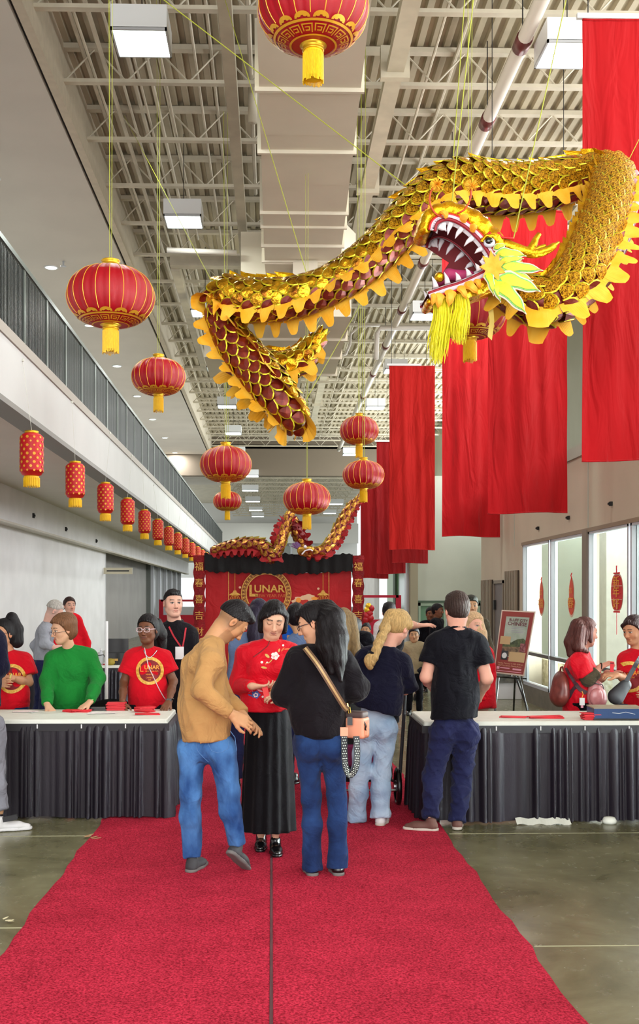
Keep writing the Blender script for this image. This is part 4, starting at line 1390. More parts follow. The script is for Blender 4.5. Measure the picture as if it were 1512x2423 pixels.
        pf._bb(A(c0[0], c0[1], zt), rb + .03); pf._bb(A(c0[0], c0[1], zb + .2), rb + .03)
        pf.fn(sk); pad = .02
    v, q = surf(pf, res, pad)
    out['bottom'] = raw_obj(bottom.get('name', 'jeans' if kind == 'pants' else 'skirt'), v, q, bottom['mat'], root, base=base)
    out['bbvh'] = BVHTree.FromPolygons([tuple(p) for p in v], [tuple(x) for x in q.tolist()])
    # shoes
    if shoes:
        for s in 'LR':
            ft = (feet or {}).get(s, {})
            if ft.get('skip'): continue
            a = J['a' + s]
            yw = math.radians(ft.get('yaw', J['face'])); pt = math.radians(ft.get('pitch', 0))
            fd = A(math.sin(yw) * math.cos(pt), math.cos(yw) * math.cos(pt), -math.sin(pt)); rd = A(math.cos(yw), -math.sin(yw), 0); ud = np.cross(rd, fd)
            L = ft.get('L', .145 * H)
            hl = a - ud * (a[2] - .0 if pt == 0 else .075) - fd * .055
            if pt == 0: hl[2] = .0
            W = lambda x, y, z: hl + rd * x + fd * y + ud * z
            sf = F(.02)
            sf.cap(W(0, .035, .035), W(0, .05, .075), .033, .036)
            sf.cap(W(0, .04, .036), W(0, L * .62, .034), .034, .036, sq=(ud, .9))
            sf.cap(W(0, L * .55, .032), W(0, L - .045, .026), .037, .028, sq=(ud, .8))
            sf.cut(W(0, 0, .018), -ud); sf.cut(W(0, 0, .105), ud)
            v, q = surf(sf, .008, .02)
            sh = raw_obj('shoe', v, q, shoes[0], root, base=base)
            so = F(.02)
            so.cap(W(0, .03, .014), W(0, L * .5, .014), .037, .037, sq=(ud, .9)); so.cap(W(0, L * .5, .014), W(0, L - .04, .014), .042, .034)
            so.cut(W(0, 0, .002), -ud); so.cut(W(0, 0, .026), ud)
            v, q = surf(so, .008, .02)
            raw_obj('sole', v, q, shoes[1], sh, base=base)
    return out

def head_pt(P, x, y, z):
    return P['hc'] + P['R'] @ (A(x, y, z) * P['hs'])
def glasses(P, material, rr=(.022, .017), yy=.1, zz=.004, thick=.0022, r_=None):
    base = P['base']
    g = bpy.data.objects
    mb = MB()
    for s in (-1, 1):
        pts = []
        for i in range(17):
            a = 2 * PI * i / 16
            ca, sa = math.cos(a), math.sin(a)
            px = abs(ca) ** .7 * (1 if ca > 0 else -1) * rr[0]; pz = abs(sa) ** .7 * (1 if sa > 0 else -1) * rr[1]
            pts.append(head_pt(P, s * .034 + px, yy - abs(px * s + .0) * .12, zz + pz) - base)
        mb.tube(pts, thick, 6)
        mb.tube([head_pt(P, s * .055, yy - .012, zz + .006) - base, head_pt(P, s * .077, yy - .04, zz + .006) - base, head_pt(P, s * .082, -.01, zz + .004) - base], thick, 5)
    mb.tube([head_pt(P, -.012, yy, zz + .004) - base, head_pt(P, .012, yy, zz + .004) - base], thick, 5)
    return mb.build('glasses', material, P['root'], smooth=True)
def strap(P, pts, width, material, name='strap', t=.004, normal=None, parent=None, base=None):
    """flat band through world points"""
    base = P['base'] if base is None else base
    pts = [np.asarray(p, float) for p in pts]
    mb = MB(); vs = []
    n = len(pts)
    for i, p in enumerate(pts):
        tg = nrm(pts[min(i + 1, n - 1)] - pts[max(i - 1, 0)])
        nn = normal[i] if isinstance(normal, list) else (normal if normal is not None else A(0, -1, 0))
        sd = nrm(np.cross(tg, nn))
        nn = nrm(np.cross(sd, tg))
        for a, b in ((-1, -1), (1, -1), (1, 1), (-1, 1)):
            vs.append(p - base + sd * a * width / 2 + nn * b * t / 2)
    fs = []
    for i in range(n - 1):
        for k in range(4):
            fs.append((i * 4 + k, i * 4 + (k + 1) % 4, i * 4 + 4 + (k + 1) % 4, i * 4 + 4 + k))
    fs += [(0, 1, 2, 3), (4 * n - 4, 4 * n - 1, 4 * n - 2, 4 * n - 3)]
    mb.add(vs, fs)
    return mb.build(name, material, parent or P['root'])
def on_surface(P, pts, n, off=.006, key='bvh'):
    """drop points onto the clothes along -n"""
    n = Vector(n).normalized(); out = []; miss = []
    for p in pts:
        h = P[key].ray_cast(Vector(p) + n * .4, -n, .8)
        if h[0] is None: miss.append(len(out)); out.append(np.asarray(p, float))
        else: out.append(np.array(h[0] + n * off))
    ok = [i for i in range(len(out)) if i not in miss]
    for i in miss:
        if ok:
            j = min(ok, key=lambda q: abs(q - i))
            out[i] = out[j].copy() if key == 'bbvh' else A(out[i][0], out[j][1], out[i][2])
    return out
def polyline(pts, n):
    pts = [np.asarray(p, float) for p in pts]
    L = [0]
    for a, b in zip(pts[:-1], pts[1:]): L.append(L[-1] + np.linalg.norm(b - a))
    out = []
    for i in range(n):
        s = L[-1] * i / (n - 1)
        j = max(0, min(len(pts) - 2, np.searchsorted(L, s) - 1))
        t = (s - L[j]) / max(1e-9, L[j + 1] - L[j])
        out.append(pts[j] * (1 - t) + pts[j + 1] * t)
    return out
def spline(pts, n):
    """Catmull-Rom through world points"""
    P = [np.asarray(p, float) for p in pts]
    P = [2 * P[0] - P[1]] + P + [2 * P[-1] - P[-2]]
    m = len(P) - 3; out = []
    for i in range(n):
        u = i / (n - 1) * m; j = min(int(u), m - 1); t = u - j
        a, b, c, d = P[j:j + 4]
        out.append(.5 * ((2 * b) + (c - a) * t + (2 * a - 5 * b + 4 * c - d) * t * t + (3 * b - a - 3 * c + d) * t ** 3))
    return out
def N3(v): return np.array(v)
# ------------------------------------------------------------------ the people in the hall
def px(J, Y, **kw):
    for k, t in kw.items():
        J[k] = N3(U(t[0], t[1], Y + (t[2] if len(t) > 2 else 0)))
    return J
def cloth(key, c, **k):
    d = dict(rough=.88, var=.10, vscale=6, bump=.0012, bscale=220, wrinkle=.03, wscale=7, sheen=.05, spec=.2)
    d.update(k)
    return mat(key, c, **d)
C_tan = cloth('tan_jersey', (180, 138, 86))
C_jean = cloth('blue_denim', (28, 62, 118), color2=(76, 124, 182), vscale=7, stretch=(1, 1, .6))
C_jean2 = cloth('dark_blue_denim', (15, 32, 70), color2=(32, 60, 108), vscale=6)
C_jean3 = cloth('light_blue_denim', (140, 166, 196), color2=(176, 198, 220), vscale=6)
C_red = cloth('red_jersey', (206, 10, 32))
C_redsilk = cloth('red_silk', (212, 8, 34), rough=.6, var=.06)
C_blk = cloth('black_jersey', (21, 18, 22), spec=.1)
C_navy = cloth('navy_jersey', (17, 17, 36), spec=.1)
C_blkT = cloth('black_cotton', (12, 12, 19), spec=.1)
C_blkskirt = cloth('black_skirt_cloth', (9, 8, 12), rough=.75, spec=.12, wrinkle=.01)
C_navyp = cloth('navy_trouser', (26, 30, 66))
C_green = cloth('green_jersey', (22, 122, 46))
C_blkshirt = cloth('black_shirt', (26, 24, 29), spec=.12)
C_grey = cloth('grey_knit', (150, 154, 164))
C_greyp = cloth('grey_joggers', (128, 130, 140))
C_bluegrey = cloth('blue_grey_cotton', (92, 112, 148))
C_olive = cloth('olive_sleeve', (74, 66, 50))
C_white = cloth('white_cotton', (215, 215, 215))
C_beige = cloth('beige_cotton', (172, 160, 128))
C_pink = cloth('pink_tulle', (236, 70, 110))
C_dred = cloth('dark_red_cotton', (150, 14, 26))
S_char = mat('charcoal_shoe', (44, 44, 48), .7, bump=.001, bscale=200)
S_grey = mat('grey_sole', (104, 102, 100), .7)
S_black = mat('black_leather', (14, 13, 15), .25, spec=.6)
S_brown = mat('brown_shoe', (96, 62, 54), .7)
S_white = mat('white_shoe', (220, 220, 222), .5)
S_off = mat('off_white_sole', (196, 188, 178), .6)
M_gold_print = mat('gold_print', (206, 150, 40), .5, color2=(236, 190, 90), vscale=60)
M_orange_print = mat('orange_print', (246, 160, 60), .6)
M_dred_print = mat('dark_red_print', (122, 6, 18), .7)
M_specs_clear = mat('clear_pink_plastic', (225, 200, 205), .2, spec=.7)
M_specs_dark = mat('dark_plastic', (40, 26, 40), .25)
M_goldm = mat('gold_metal', (214, 176, 90), .25, metal=1.0)
M_silver = mat('silver_metal', (200, 200, 205), .25, metal=1.0)
M_envelope = mat('red_envelope_paper', (214, 34, 48), .55, var=.05)
ASIAN, LIGHT, PINK, BROWN = (214, 166, 134), (206, 160, 120), (226, 170, 148), (122, 76, 52)
BLACKH, BROWNH, BLONDE = (14, 11, 13), (52, 34, 28), (158, 130, 84)

def tshirt_print(P, c, ex, ey, s=1.0, sub=True):
    """round event emblem printed on the chest"""
    base = Vector(P['base'])
    def put(vs2, fs, m, nm, off=.004):
        out, f2 = project_on(P['bvh'], vs2, fs, c, ex, ey, off)
        if not f2: return
        MB().add([p - base for p in out], f2).build(nm, m, P['top'])
    vs, fs = ring2(.0, .112 * s, 36); put(vs, fs, M_dred_print, 'print_disc', .003)
    vs, fs = ring2(.105 * s, .135 * s, 48); put(vs, fs, M_gold_print, 'print_ring', .0045)
    def tx(b, size, x, y, m=M_orange_print, bold=.0):
        v, f_ = text_mesh(b, size * s, 'CENTER', bold)
        put([(a * .92 + x * s, q + y * s) for a, q in v], f_, m, 'print_lettering', .006)
    tx('L', .085, -.078, .018); tx('UNAR', .056, .02, .032, bold=.001)
    tx('NEW YEAR FAIR', .019, .02, -.004)
    if sub:
        tx('MEMPHIS', .02, 0, -.036); tx('CHINESE', .02, 0, -.066); tx('2025', .017, 0, -.088)

# -- 1. man in tan sweater, seen from behind and turned to the right, head bowed
Y = 6.5
J = stand(U(490, 2050, Y).x, Y, 1.74, 35)
px(J, Y, head=(549, 1472, .02), nck=(500, 1514, -.02), sR=(497, 1560, -.17), sL=(500, 1545, .19), cht=(478, 1588, .02), wst=(484, 1680, .02), pel=(488, 1752, .02),
   eR=(476, 1632, -.24), wR=(548, 1690, -.2), eL=(530, 1640, .2), wL=(574, 1690, .06), hR=(524, 1784, -.02), hL=(453, 1784, .04),
   kR=(544, 1875, -.02), kL=(452, 1880, .02), aR=(562, 2003, .0), aL=(456, 2032, .05))
P1 = person('man in tan long-sleeved sweater and blue jeans, head bowed over his hands', J,
    dict(mat=C_tan, hem=-.0, hemn=A(.06, 0, -1), rh=.158, rw=.165, rc=.15, arm=(.072, .062, .046), fold=.012, ff=15, fv=.7, depth=.78, sw=1.15, name='sweater', cuffr=.042),
    dict(mat=C_jean, leg=(.094, .066, .056), fold=.008, girth=.95, hemf=.97, seat=False), (S_char, S_grey), tone=(196, 146, 104), hair=('crop_top_quiff', BLACKH),
    look=(72, 50, 6), eyes='down', fade=True, beard=True, feet={'R': dict(yaw=35, pitch=38), 'L': dict(yaw=20)}, seed=3,
    res=.0095, hands={'R': dict(dir=A(.85, .1, -.45), back=A(.2, -.9, .5), curl=[.3, .4, .5, .6], thumb=1), 'L': dict(dir=A(.75, -.3, -.6), back=A(.5, .1, .8), curl=[.1, .3, .5, .6], spread=1.6)})
def stitch(P, pts, n, m, nm='stitching', w=.004, key='bbvh'):
    q = on_surface(P, polyline(pts, 14), n, .001, key)
    MB().tube([N3(x) - P['base'] for x in q], w / 2, 5).build(nm, m, P['bottom'])
M_stitch = mat('pale_denim_seam', (82, 124, 176), .8)
nb = A(0, -1, 0)
for pts in ([(483, 1742), (512, 1736), (537, 1731), (540, 1775), (520, 1788), (500, 1785), (490, 1766), (483, 1742)], [(418, 1738), (436, 1738), (438, 1770), (430, 1775)], [(457, 1738), (464, 1785), (490, 1812)], [(545, 1730), (556, 1745), (560, 1776)]):
    stitch(P1, [U(a, b, Y - .2) for a, b in pts], nb, M_stitch)

# -- 2. woman in embroidered red top facing the camera
Y = 7.05
J = stand(U(640, 1995, Y).x, Y, 1.60, 182)
px(J, Y, head=(647, 1468, -.03), nck=(638, 1523, .0), sR=(578, 1548, .0), sL=(692, 1545, .03), cht=(636, 1578), wst=(628, 1640), pel=(630, 1692),
   eR=(560, 1622, .0), wR=(598, 1624, -.2), eL=(712, 1622, .06), wL=(672, 1640, -.2), aR=(618, 1990, .12), aL=(652, 1984, -.02))
J['hR'] = N3(U(605, 1715, Y)); J['hL'] = N3(U(665, 1715, Y)); J['kR'] = N3(U(612, 1850, Y)); J['kL'] = N3(U(660, 1850, Y))
P2 = person('woman in red embroidered top and long black skirt facing the camera', J,
    dict(mat=C_redsilk, hem=.03, rh=.172, rw=.148, rc=.148, arm=(.06, .055, .042), sw=1.0, fold=.005, name='embroidered_top', collar_r=.01),
    dict(kind='skirt', mat=C_blkskirt, hem=U(0, 1968, Y).z, r=(.135, .175), fa=.012), (S_black, S_black), tone=(226, 178, 148), hair=('bob_side', BLACKH), look=(176, 20, -4), eyes='down',
    female=True, smile=.8, lips=(176, 84, 84), feet={'L': dict(yaw=176)}, res=.0095, hres=.0036, seed=5, bust=True,
    hands={'R': dict(dir=A(.95, -.15, -.02), back=A(-.1, -.3, -.95), curl=[.25, .35, .4, .5], thumb=1), 'L': dict(dir=A(-.9, -.3, -.1), back=A(.1, -.5, .8), curl=.5)})
def embroider(P, items, Yf):
    base = Vector(P['base'])
    for (x, y, rx, ry, ang, m, nm) in items:
        c = U(x, y, Yf - .3)
        poly, fsx = [], []
        k = 14
        for i in range(k):
            a = 2 * PI * i / k
            rad = 1 + (.18 * math.cos(5 * a) if nm == 'blossom' else 0)
            u_, w_ = rx * rad * math.cos(a), ry * rad * math.sin(a)
            poly.append((u_ * math.cos(ang) - w_ * math.sin(ang), u_ * math.sin(ang) + w_ * math.cos(ang)))
        out, f2 = project_on(P['bvh'], poly + [(0, 0)], [(i, (i + 1) % k, k) for i in range(k)], c, (1, 0, 0), (0, 0, 1), .003)
        MB().add([p - base for p in out], f2).build('embroidered_' + nm, m, P['top'])
M_e_pink = mat('pink_thread', (240, 170, 190), .7); M_e_white = mat('white_thread', (240, 226, 220), .7); M_e_gold = mat('gold_thread', (210, 170, 90), .6)
M_e_red = mat('dark_red_thread', (180, 30, 50), .7); M_e_blue = mat('blue_thread', (74, 96, 170), .7); M_e_orange = mat('orange_thread', (226, 110, 60), .7)
embroider(P2, [(651, 1556, .026, .024, 0, M_e_white, 'blossom'), (651, 1556, .019, .018, .5, M_e_pink, 'blossom'), (651, 1557, .007, .007, 0, M_e_gold, 'bud'),
    (632, 1556, .018, .009, -.7, M_e_gold, 'leaf'), (661, 1543, .012, .006, 1.2, M_e_gold, 'leaf'), (670, 1541, .016, .005, .9, M_e_orange, 'leaf'), (681, 1540, .02, .005, .1, M_e_orange, 'leaf'), (671, 1531, .007, .007, 0, M_e_white, 'bud'),
    (640, 1569, .02, .003, .8, M_e_gold, 'stem'), (630, 1574, .012, .005, .5, M_e_orange, 'leaf'), (619, 1571, .009, .008, 0, M_e_white, 'bud'), (624, 1584, .02, .007, -.2, M_e_gold, 'leaf'), (632, 1572, .007, .006, 0, M_e_white, 'bud'),
    (604, 1650, .028, .024, 0, M_e_blue, 'blossom'), (604, 1651, .016, .014, .5, M_e_white, 'blossom'), (604, 1651, .008, .007, 0, M_e_blue, 'bud'), (592, 1642, .018, .006, .6, M_e_pink, 'leaf'), (614, 1640, .02, .006, -.4, M_e_pink, 'leaf'),
    (590, 1652, .014, .005, -.3, M_e_blue, 'leaf'), (621, 1655, .007, .007, 0, M_e_white, 'bud'), (645, 1638, .018, .012, .4, M_e_gold, 'blossom'), (643, 1631, .014, .01, .4, M_e_pink, 'blossom')], Y)
# red front placket and neckline
q = on_surface(P2, polyline([U(638, 1520, 6.7), U(634, 1532, 6.7), U(615, 1548, 6.7), U(598, 1560, 6.7)], 12), A(0, -1, 0), .002)
MB().tube([x - P2['base'] for x in q], .004, 6).build('piping', M_dred_print, P2['top'])

# -- 3. woman in black sweatshirt, ponytail, seen from behind
Y = 6.42
J = stand(U(768, 2050, Y).x, Y, 1.66, 352)
px(J, Y, head=(744, 1476, .03), nck=(757, 1530, .02), sL=(706, 1562, .0), sR=(810, 1564, .0), cht=(758, 1592), wst=(750, 1672), pel=(756, 1740),
   eL=(678, 1640, .02), wL=(700, 1652, .26), eR=(838, 1626, .02), wR=(800, 1650, .26), hL=(728, 1770), hR=(786, 1770), kL=(737, 1886, .03), kR=(797, 1886, .03), aL=(738, 2040, .03), aR=(799, 2036, .03))
pt = [U(775, 1438, Y + .0), U(792, 1460, Y - .1), U(800, 1510, Y - .15), U(800, 1560, Y - .17), U(806, 1610, Y - .19)]
pt2 = [U(770, 1440, Y), U(776, 1475, Y - .1), U(778, 1530, Y - .14), U(784, 1590, Y - .17)]
pt3 = [U(772, 1440, Y), U(765, 1480, Y - .07), U(762, 1530, Y - .12), U(770, 1575, Y - .14)]
P3 = person('woman in black sweatshirt and flared jeans with a very long black ponytail', J,
    dict(mat=C_blk, hem=.0, rh=.138, rw=.17, rc=.158, arm=(.075, .092, .06), sw=1.12, fold=.009, name='sweatshirt', band=True, cuffr=.04, depth=.8),
    dict(mat=C_jean2, leg=(.088, .058, .064), hemf=1.12, fold=.005, girth=.93), (S_black, S_grey), tone=(206, 156, 124), hair=('pony', BLACKH), look=(282, 18, 0), female=True, seed=7, res=.0095,
    world_hair=[(pt, [.05, .06, .06, .05, .012]), (pt2, [.045, .055, .055, .02]), (pt3, [.035, .045, .04, .012])],
    extra_hair=[([(0, -.08, .09), (0, -.12, .07)], [.035, .03]), ([(-.02, .075, .085), (.0, .09, .045)], [.02, .012]), ([(.03, .07, .085), (.04, .085, .04)], [.02, .01])])
glasses(P3, M_specs_dark)

# -- 4. woman with blonde braid
Y = 7.9
J = stand(U(875, 1940, Y).x, Y, 1.66, 18)
px(J, Y, head=(941, 1486, .06), nck=(915, 1534, .03), sL=(864, 1560, .0), sR=(948, 1572, .02), cht=(900, 1590, .02), wst=(892, 1650, .0), pel=(889, 1706), eL=(852, 1640, .1), wL=(870, 1660, .3),
   eR=(958, 1632, .1), wR=(940, 1628, .34), hL=(866, 1730), hR=(914, 1730), kL=(852, 1830), kR=(902, 1830), aL=(843, 1944, .05), aR=(901, 1938, -.05))
br = spline([U(915, 1482, Y - .08), U(902, 1510, Y - .14), U(893, 1530, Y - .17), U(886, 1552, Y - .19), U(878, 1566, Y - .2)], 16)
brR = [.03 + .006 * math.sin(i * 2.2) for i in range(16)]; brR[11] = .018
P4 = person('woman with thick blonde braid in loose navy top and pale blue jeans', J,
    dict(mat=C_navy, hem=.08, hemn=A(-.25, 0, -1), rh=.17, rw=.185, rc=.16, arm=(.085, .095, .05), sleeve=.98, sw=1.1, fold=.009, name='loose_top', depth=.8),
    dict(mat=C_jean3, leg=(.092, .072, .07), fold=.006, hemf=.98, cuff=True, girth=.9), (S_white, S_off), tone=PINK, hair=('short_full', BLONDE), look=(38, 28, 10), female=True, seed=9, res=.0095,
    world_hair=[(br, brR)], extra_hair=[([(-.03, -.09, .0), (-.045, -.1, -.06)], [.05, .035]), ([(.06, .02, .05), (-.02, -.09, .0)], [.04, .05]), ([(0, .05, .1), (-.03, -.08, .05)], [.04, .06])])
MB().tube([N3(U(880, 1545, Y - .19)) - P4['base'], N3(U(876, 1553, Y - .2)) - P4['base'], N3(U(873, 1570, Y - .2)) - P4['base']], [.03, .026, .01], 8).build('hair_band', C_blkT, P4['root'], smooth=True)
tl = spline([U(878, 1552, Y - .2), U(870, 1562, Y - .21), U(876, 1578, Y - .2)], 8)
raw = F(.01)
for a, b in zip(tl[:-1], tl[1:]): raw.cap(a, b, .026, .024)
v, q = surf(raw, .006); raw_obj('braid_end', v, q, hair_mat(BLONDE), P4['root'], base=P4['base'])

# -- 5. man in black t-shirt, back to the camera
Y = 7.75
J = stand(U(1070, 1945, Y).x, Y, 1.78, 350)
px(J, Y, head=(1081, 1446, .03), nck=(1080, 1484, .02), sL=(1028, 1522, .02), sR=(1130, 1524, .02), cht=(1077, 1558, .02), wst=(1076, 1640, .02), pel=(1074, 1706, .02),
   eL=(1008, 1602, .0), wL=(1020, 1624, .26), eR=(1152, 1606, .0), wR=(1138, 1640, .26), hL=(1048, 1740, .02), hR=(1102, 1740, .02), kL=(1024, 1838, -.02), kR=(1092, 1838, .04), aL=(1018, 1934, -.1), aR=(1082, 1942, -.04))
P5 = person('man in plain black t-shirt and navy trousers with his back to the camera', J,
    dict(mat=C_blkT, hem=.02, hemn=A(.03, 0, -1), rh=.178, rw=.172, rc=.165, sleeve=.62, arm=(.075, .076, .05), sw=1.15, fold=.009, fv=.4, depth=.75),
    dict(mat=C_navyp, leg=(.1, .074, .062), fold=.011, hemf=1.03, girth=1.02, name='trousers'), (S_brown, S_off), tone=PINK, hair=('short_top', (44, 32, 28)), look=(352, 12, 0), res=.0095,
    feet={'L': dict(yaw=285), 'R': dict(yaw=10)}, seed=11)

# -- 6. woman in green sweatshirt behind the left table
TY = 8.14
Y = 9.15
J = stand(U(165, 1700, Y).x, Y, 1.58, 188)
px(J, Y, head=(148, 1490, -.12), nck=(165, 1532, -.04), sR=(125, 1558, -.03), sL=(212, 1553, -.03), cht=(167, 1590, -.03), wst=(165, 1640), pel=(166, 1700, .05), eR=(111, 1610, -.12), wR=(112, 1668, -.34), eL=(232, 1605, -.12), wL=(212, 1662, -.36))
P6 = person('older woman in plain green sweatshirt and glasses leaning on the left table', J,
    dict(mat=C_green, hem=.07, rh=.165, rw=.178, rc=.165, arm=(.068, .062, .05), fold=.006, belly=True, name='sweatshirt', cuffr=.042, depth=.8),
    dict(mat=C_blkT, name='trousers'), (S_black, S_black), tone=(214, 168, 136), hair=('mid_side', (96, 66, 44)), look=(232, 12, 0), female=True, seed=13, bust=True, hres=.004,
    hands={'R': dict(dir=A(.55, -.5, -.5), back=A(.3, -.4, .9), curl=.15, spread=1.8), 'L': dict(dir=A(-.6, -.6, -.4), back=A(-.3, -.5, .9), curl=.35)})
glasses(P6, M_specs_dark, rr=(.021, .015), zz=-.012, thick=.0016)
MB().tube([N3(U(216, 1656, Y - .34)) + A(0.028 * math.cos(t), .028 * math.sin(t), 0.008 * math.cos(t)) - P6['base'] for t in np.linspace(0, 6.28, 14)], .005, 6).build('bracelet', mat('pale_green_beads', (150, 200, 120), .5), P6['root'])

# -- 7. young volunteer with clear glasses in printed red shirt
Y = 9.15
J = stand(U(347, 1700, Y).x, Y, 1.62, 184)
px(J, Y, head=(349, 1490, -.05), nck=(349, 1534, 0), sR=(311, 1557, 0), sL=(388, 1556, 0), cht=(349, 1590), wst=(350, 1640), pel=(350, 1694, .05), eR=(293, 1616, .0), wR=(289, 1664, -.3), eL=(410, 1612, .0), wL=(400, 1660, -.3))
lh = [U(372, 1475, Y + .06), U(380, 1500, Y + .08), U(382, 1530, Y + .12)]
P7 = person('young woman with clear-framed glasses and necklace in printed red t-shirt', J,
    dict(mat=C_red, hem=.07, rh=.168, rw=.158, rc=.152, sleeve=.66, arm=(.066, .074, .05), fold=.007, depth=.72, name='printed_shirt'),
    dict(mat=C_blkT, name='trousers'), (S_black, S_black), tone=(112, 70, 48), hair=('short_long', (16, 13, 14)), look=(196, 2, 0), female=True, seed=15, lips=(120, 60, 56), hres=.004,
    world_hair=[(lh, [.045, .055, .045])], extra_hair=[([(.06, -.04, .05), (.07, -.08, -.03)], [.04, .045])],
    hands={'R': dict(dir=A(.3, -.6, -.7), back=A(-.6, -.3, .5), curl=.3), 'L': dict(dir=A(-.3, -.7, -.45), back=A(.2, -.3, .9), curl=.6)})
glasses(P7, M_specs_clear, rr=(.026, .018), thick=.0032)
tshirt_print(P7, U(346, 1592, Y - .35), (1, 0, 0), (0, 0, 1), .86)
q = on_surface(P7, polyline([U(332, 1528, Y - .3), U(338, 1541, Y - .3), U(347, 1549, Y - .3), U(356, 1541, Y - .3), U(364, 1528, Y - .3)], 14), A(0, -1, .2), .004)
MB().tube([x - P7['base'] for x in q], .0045, 6).build('necklace', M_silver, P7['root'], smooth=True)
q = on_surface(P7, polyline([U(331, 1525, Y - .3), U(345, 1580, Y - .3), U(368, 1630, Y - .3), U(386, 1665, Y - .3)], 18), A(0, -1, 0), .007)
MB().tube([x - P7['base'] for x in q], .004, 5).build('cross_strap', M_specs_clear, P7['root'], smooth=True)
wc = N3(U(401, 1657, Y - .28))
MB().tube([wc + A(.032 * math.cos(t), .03 * math.sin(t), .01 * math.cos(t)) - P7['base'] for t in np.linspace(0, 6.28, 14)], .007, 6).box(wc + A(.0, -.034, 0) - P7['base'], (.04, .012, .036)).build('wristwatch', S_black, P7['root'])

# -- 8. tall man in black shirt with lanyard
Y = 9.75
J = stand(U(412, 1846, Y).x, Y, 1.765, 172)
px(J, Y, head=(410, 1428, -.03), nck=(414, 1470, 0), sR=(378, 1502, 0), sL=(450, 1500, 0), cht=(414, 1530), wst=(414, 1610), pel=(414, 1670), eR=(372, 1570, .02), wR=(378, 1640, -.05), eL=(462, 1560, .02), wL=(455, 1640, -.05))
P8 = person('tall man in black button shirt with a red lanyard behind the tables', J,
    dict(mat=C_blkshirt, hem=-.1, rh=.17, rw=.165, rc=.16, arm=(.072, .064, .05), sleeve='long', fold=.008, sw=1.15, name='button_shirt', collar_r=.014, collar_z=.025),
    dict(mat=C_blkT, name='trousers'), (S_black, S_black), tone=(226, 178, 156), hair=('crop_quiff', BLACKH), look=(160, 0, 0), fade=True, seed=17, smile=.5, hres=.004)
for pts in ([(393, 1474), (405, 1498), (424, 1526)], [(434, 1476), (431, 1500), (426, 1526)]):
    q = on_surface(P8, polyline([U(a, b, Y - .35) for a, b in pts], 12), A(0, -1, .15), .005)
    strap(P8, q, .014, mat('red_lanyard', (196, 26, 48), .6), 'lanyard')
MB().box(N3(U(425, 1545, Y - .22)) - P8['base'], (.075, .004, .11)).build('name_badge', M_white_metal, P8['root'])

# -- 9. woman at far left in red shirt with long dark hair
Y = 9.15
J = stand(U(25, 1700, Y).x, Y, 1.60, 205)
px(J, Y, head=(8, 1500, -.03), nck=(22, 1544, 0), sR=(-12, 1568, 0), sL=(58, 1562, 0), cht=(24, 1596), wst=(28, 1650), pel=(30, 1700, .05), eR=(-30, 1620, -.1), wR=(0, 1618, -.26), eL=(68, 1614, -.02), wL=(26, 1604, -.2))
P9 = person('woman with long wavy black hair in red t-shirt cut off by the picture edge', J,
    dict(mat=C_red, hem=.05, rh=.16, rw=.155, rc=.152, sleeve=.7, arm=(.068, .078, .05), fold=.008, name='printed_shirt'), dict(mat=C_jean2), (S_black, S_black), tone=(200, 146, 112), hair=('wavy_long', BLACKH), look=(215, 0, 0), female=True, seed=19,
    world_hair=[([U(28, 1462, Y + .02), U(38, 1490, Y + .03), U(40, 1518, Y + .02)], [.05, .06, .055])],
    hands={'L': dict(dir=A(-1, -.3, .05), back=A(.1, -.5, .8), curl=.4)})
glasses(P9, M_specs_dark)
tshirt_print(P9, U(14, 1610, Y - .3), (1, 0, 0), (0, 0, 1), .9, False)
MB().tube([N3(U(26, 1604, Y - .2)) + A(.004 * math.cos(t), .03 * math.sin(t), .03 * math.cos(t)) - P9['base'] for t in np.linspace(0, 6.28, 14)], .006, 6).build('bracelet', mat('yellow_band', (210, 206, 110), .5), P9['root'])

# -- 10. person cut by the left picture edge, in front of the left table
Y = 7.75
J = stand(U(-45, 1930, Y).x, Y, 1.76, 20)
px(J, Y, sR=(-12, 1512, 0), eR=(2, 1578, 0), wR=(-10, 1600, .26), hR=(-18, 1730, 0), kR=(-14, 1836, .03), aR=(2, 1920, -.03))
P10 = person('person in navy jacket, grey joggers and white sneakers at the left picture edge', J,
    dict(mat=C_navy, hem=-.05, arm=(.075, .07, .05), sleeve='long', fold=.008, name='jacket'), dict(mat=C_greyp, leg=(.1, .08, .06), fold=.008, name='joggers', hemf=1.0, cuff=True), (S_white, S_white), tone=LIGHT, hair=('short', BROWNH), seed=21,
    feet={'R': dict(yaw=75, L=.28), 'L': dict(yaw=20)})
MB().box(N3(U(24, 1936, Y - .1)) - P10['base'], (.1, .03, .035), Matrix.Rotation(-.2, 3, 'Y')).build('shoe_patch', S_char, P10['root'])

# -- 11. man in grey sweater near the left wall
Y = 12.6
J = stand(U(100, 1760, Y).x, Y, 1.74, 62)
px(J, Y, head=(129, 1447, -.02), nck=(113, 1474, 0), sR=(107, 1492, -.16), sL=(112, 1492, .16), cht=(105, 1508), wst=(104, 1545), pel=(106, 1582), eR=(104, 1524, -.2), wR=(128, 1532, -.25))
P11 = person('man with cropped grey hair in light grey sweater beside the white wall', J,
    dict(mat=C_grey, hem=.02, arm=(.065, .06, .045), fold=.008, sw=1.1, name='sweater'), dict(mat=C_navyp, name='trousers'), (S_black, S_black), tone=(222, 176, 160), hair=('crop', (150, 146, 140)), look=(75, 35, 0), res=.016, hres=.006, seed=23, fade=True)
